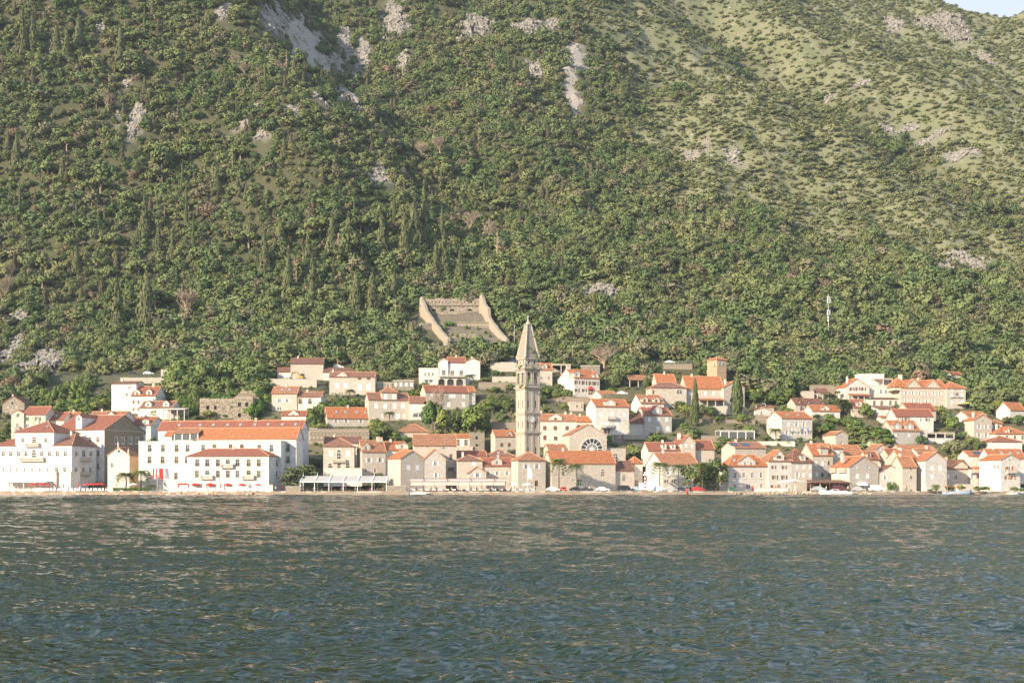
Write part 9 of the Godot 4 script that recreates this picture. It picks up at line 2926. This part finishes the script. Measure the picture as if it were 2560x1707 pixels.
			part("emblem", done(st), M.iron, n, n.transform.affine_inverse() * bt2)
		elif n.name == "satellite_house":
			for i in 4:
				st = new_st()
				lathe(st, [[0.02, 0.0], [0.4, 0.08], [0.62, 0.25]], 12)
				part("satellite_dish", done(st), M.plastic_white, n, Transform3D(Basis(Vector3.RIGHT, 1.2) * Basis(Vector3.UP, 0.4), Vector3(3.0 + 0.75 * i, 9.0 + 0.5 * (i % 2), -4.4)))
	# vine pergola under the long house
	# washing on lines
	for n in get_children():
		if n.name == "white_tall_gable_house":
			st = new_st()
			tube(st, Vector3(0.6, 4.3, 0.7), Vector3(12.2, 4.3, 0.7), 0.015, 0.015, 4)
			part("washing_line", done(st), M.iron, n)
			var r := RandomNumberGenerator.new()
			r.seed = 3
			var x := 2.0
			while x < 11.6:
				var ww := r.randf_range(0.5, 1.0); var hh := r.randf_range(0.7, 1.4)
				part("laundry", boxmesh(Vector3(x, 4.3 - hh, 0.68), Vector3(x + ww, 4.3, 0.72)), [M.canvas, M.plastic_white, M.cloth_blue, M.cloth_cream][r.randi() % 4], n)
				x += ww + r.randf_range(0.1, 0.9)

func level_pads() -> void:
	for c in CARS:
		if -c[3] - shore(c[2]) > 24:
			var y := base_height(c[2], -c[3])
			for j in range(int((-c[3] - 4 - GD0) / GS), int((-c[3] + 5 - GD0) / GS) + 1):
				for i in range(int((c[2] - 5 - GX0) / GS), int((c[2] + 5 - GX0) / GS) + 2):
					gh[j * GNX + i] = y
					blocked[j * GNX + i] = true
			for j in range(int((-c[3] - 26 - GD0) / GS), int((-c[3] - 3 - GD0) / GS)):
				for i in range(int((c[2] - 4 - GX0) / GS), int((c[2] + 5 - GX0) / GS) + 1):
					before[j * GNX + i] = true
	for w in WALLS:
		for j in range(int((-w[2] - 16 - GD0) / GS), int((-w[2] + 1 - GD0) / GS) + 1):
			for i in range(int((w[0] - GX0) / GS), int((w[1] - GX0) / GS) + 2):
				before[j * GNX + i] = true

# ------------------------------------------------------------------ the scene
func _ready() -> void:
	var cam := Camera3D.new()
	cam.name = "camera"
	cam.projection = Camera3D.PROJECTION_FRUSTUM
	cam.near = 1.0
	cam.far = 6000.0
	cam.size = 1707.0 / 3520.0
	cam.frustum_offset = Vector2(0, (1213.0 - 853.5) / 3520.0)
	add_child(cam)
	cam.position = Vector3(0, 3.0, 0)
	cam.current = true
	var env := Environment.new()
	env.background_mode = Environment.BG_SKY
	var sm := ProceduralSkyMaterial.new()
	sm.sky_top_color = lin(0.245, 0.33, 0.46)
	sm.sky_horizon_color = lin(0.42, 0.44, 0.47)
	sm.sky_curve = 0.42
	sm.ground_bottom_color = lin(0.05, 0.08, 0.08)
	sm.ground_horizon_color = lin(0.3, 0.34, 0.36)
	sm.sun_angle_max = 25.0
	var sky := Sky.new()
	sky.sky_material = sm
	env.sky = sky
	env.tonemap_mode = Environment.TONE_MAPPER_LINEAR
	env.tonemap_exposure = 2.3
	env.sdfgi_enabled = true
	env.ssao_enabled = true
	env.ssil_enabled = true
	env.fog_enabled = true
	env.fog_density = 0.00007
	env.fog_light_color = Color(0.80, 0.86, 0.92)
	var we := WorldEnvironment.new()
	we.name = "world"
	we.environment = env
	add_child(we)
	var sun := DirectionalLight3D.new()
	sun.name = "sun"
	sun.light_color = Color(1.0, 0.92, 0.80)
	sun.light_energy = 1.35
	sun.light_angular_distance = 0.5
	sun.shadow_enabled = true
	add_child(sun)
	sun.look_at_from_position(Vector3.ZERO, -Vector3(-0.69, 0.37, 0.62), Vector3.UP)

	rng.seed = 4
	for n in [[n_big, 1.0 / 150.0, 1], [n_mid, 1.0 / 42.0, 2], [n_fine, 1.0 / 13.0, 3], [n_patch, 1.0 / 90.0, 4]]:
		n[0].seed = n[2]
		n[0].frequency = n[1]
		n[0].fractal_octaves = 3
	for s in SPOTS:
		spots[s[0]] = [s[1], s[2]]
	make_materials()
	M.tower = textured(0.82, 0.74, 0.62, [noise_tex(256, 0.05, 0.55, 1.0, 51), noise_normal(256, 0.08, 4.0, 52)], 5, 0.6)
	M.spire = M.grey.duplicate()
	M.spire.albedo_color = lin(0.46, 0.41, 0.34)
	M.fort_pale = M.stone.duplicate()
	M.fort_pale.albedo_color = lin(0.50, 0.44, 0.36)
	M.bronze = mat(0.16, 0.10, 0.05, 0.5, 0.6)
	M.concrete_pale = mat(0.40, 0.385, 0.37, 0.85)
	M.awning = mat(0.56, 0.50, 0.46, 0.85)
	M.wood_pale = mat(0.46, 0.34, 0.24, 0.9)
	M.flag_grey = mat(0.30, 0.31, 0.36, 0.8)
	M.digger = mat(0.60, 0.38, 0.05, 0.5)
	M.stones = mat(1, 1, 1, 0.9)
	M.stones.vertex_color_use_as_albedo = true
	unit_meshes()
	make_meshes()
	meshes.stone = stone_mesh()
	print("meshes ", Time.get_ticks_msec())
	make_terrain()
	make_rocks()
	make_scree()
	print("terrain ", Time.get_ticks_msec())
	make_sea()
	print("sea ", Time.get_ticks_msec())
	make_quay()
	make_houses()
	print("houses ", Time.get_ticks_msec())
	make_tower()
	make_fort()
	make_people()
	make_street()
	make_canopies()
	make_terrace_things()
	make_cars()
	make_boats()
	print("things ", Time.get_ticks_msec())
	make_trees()
	make_forest()
	print("trees ", Time.get_ticks_msec())
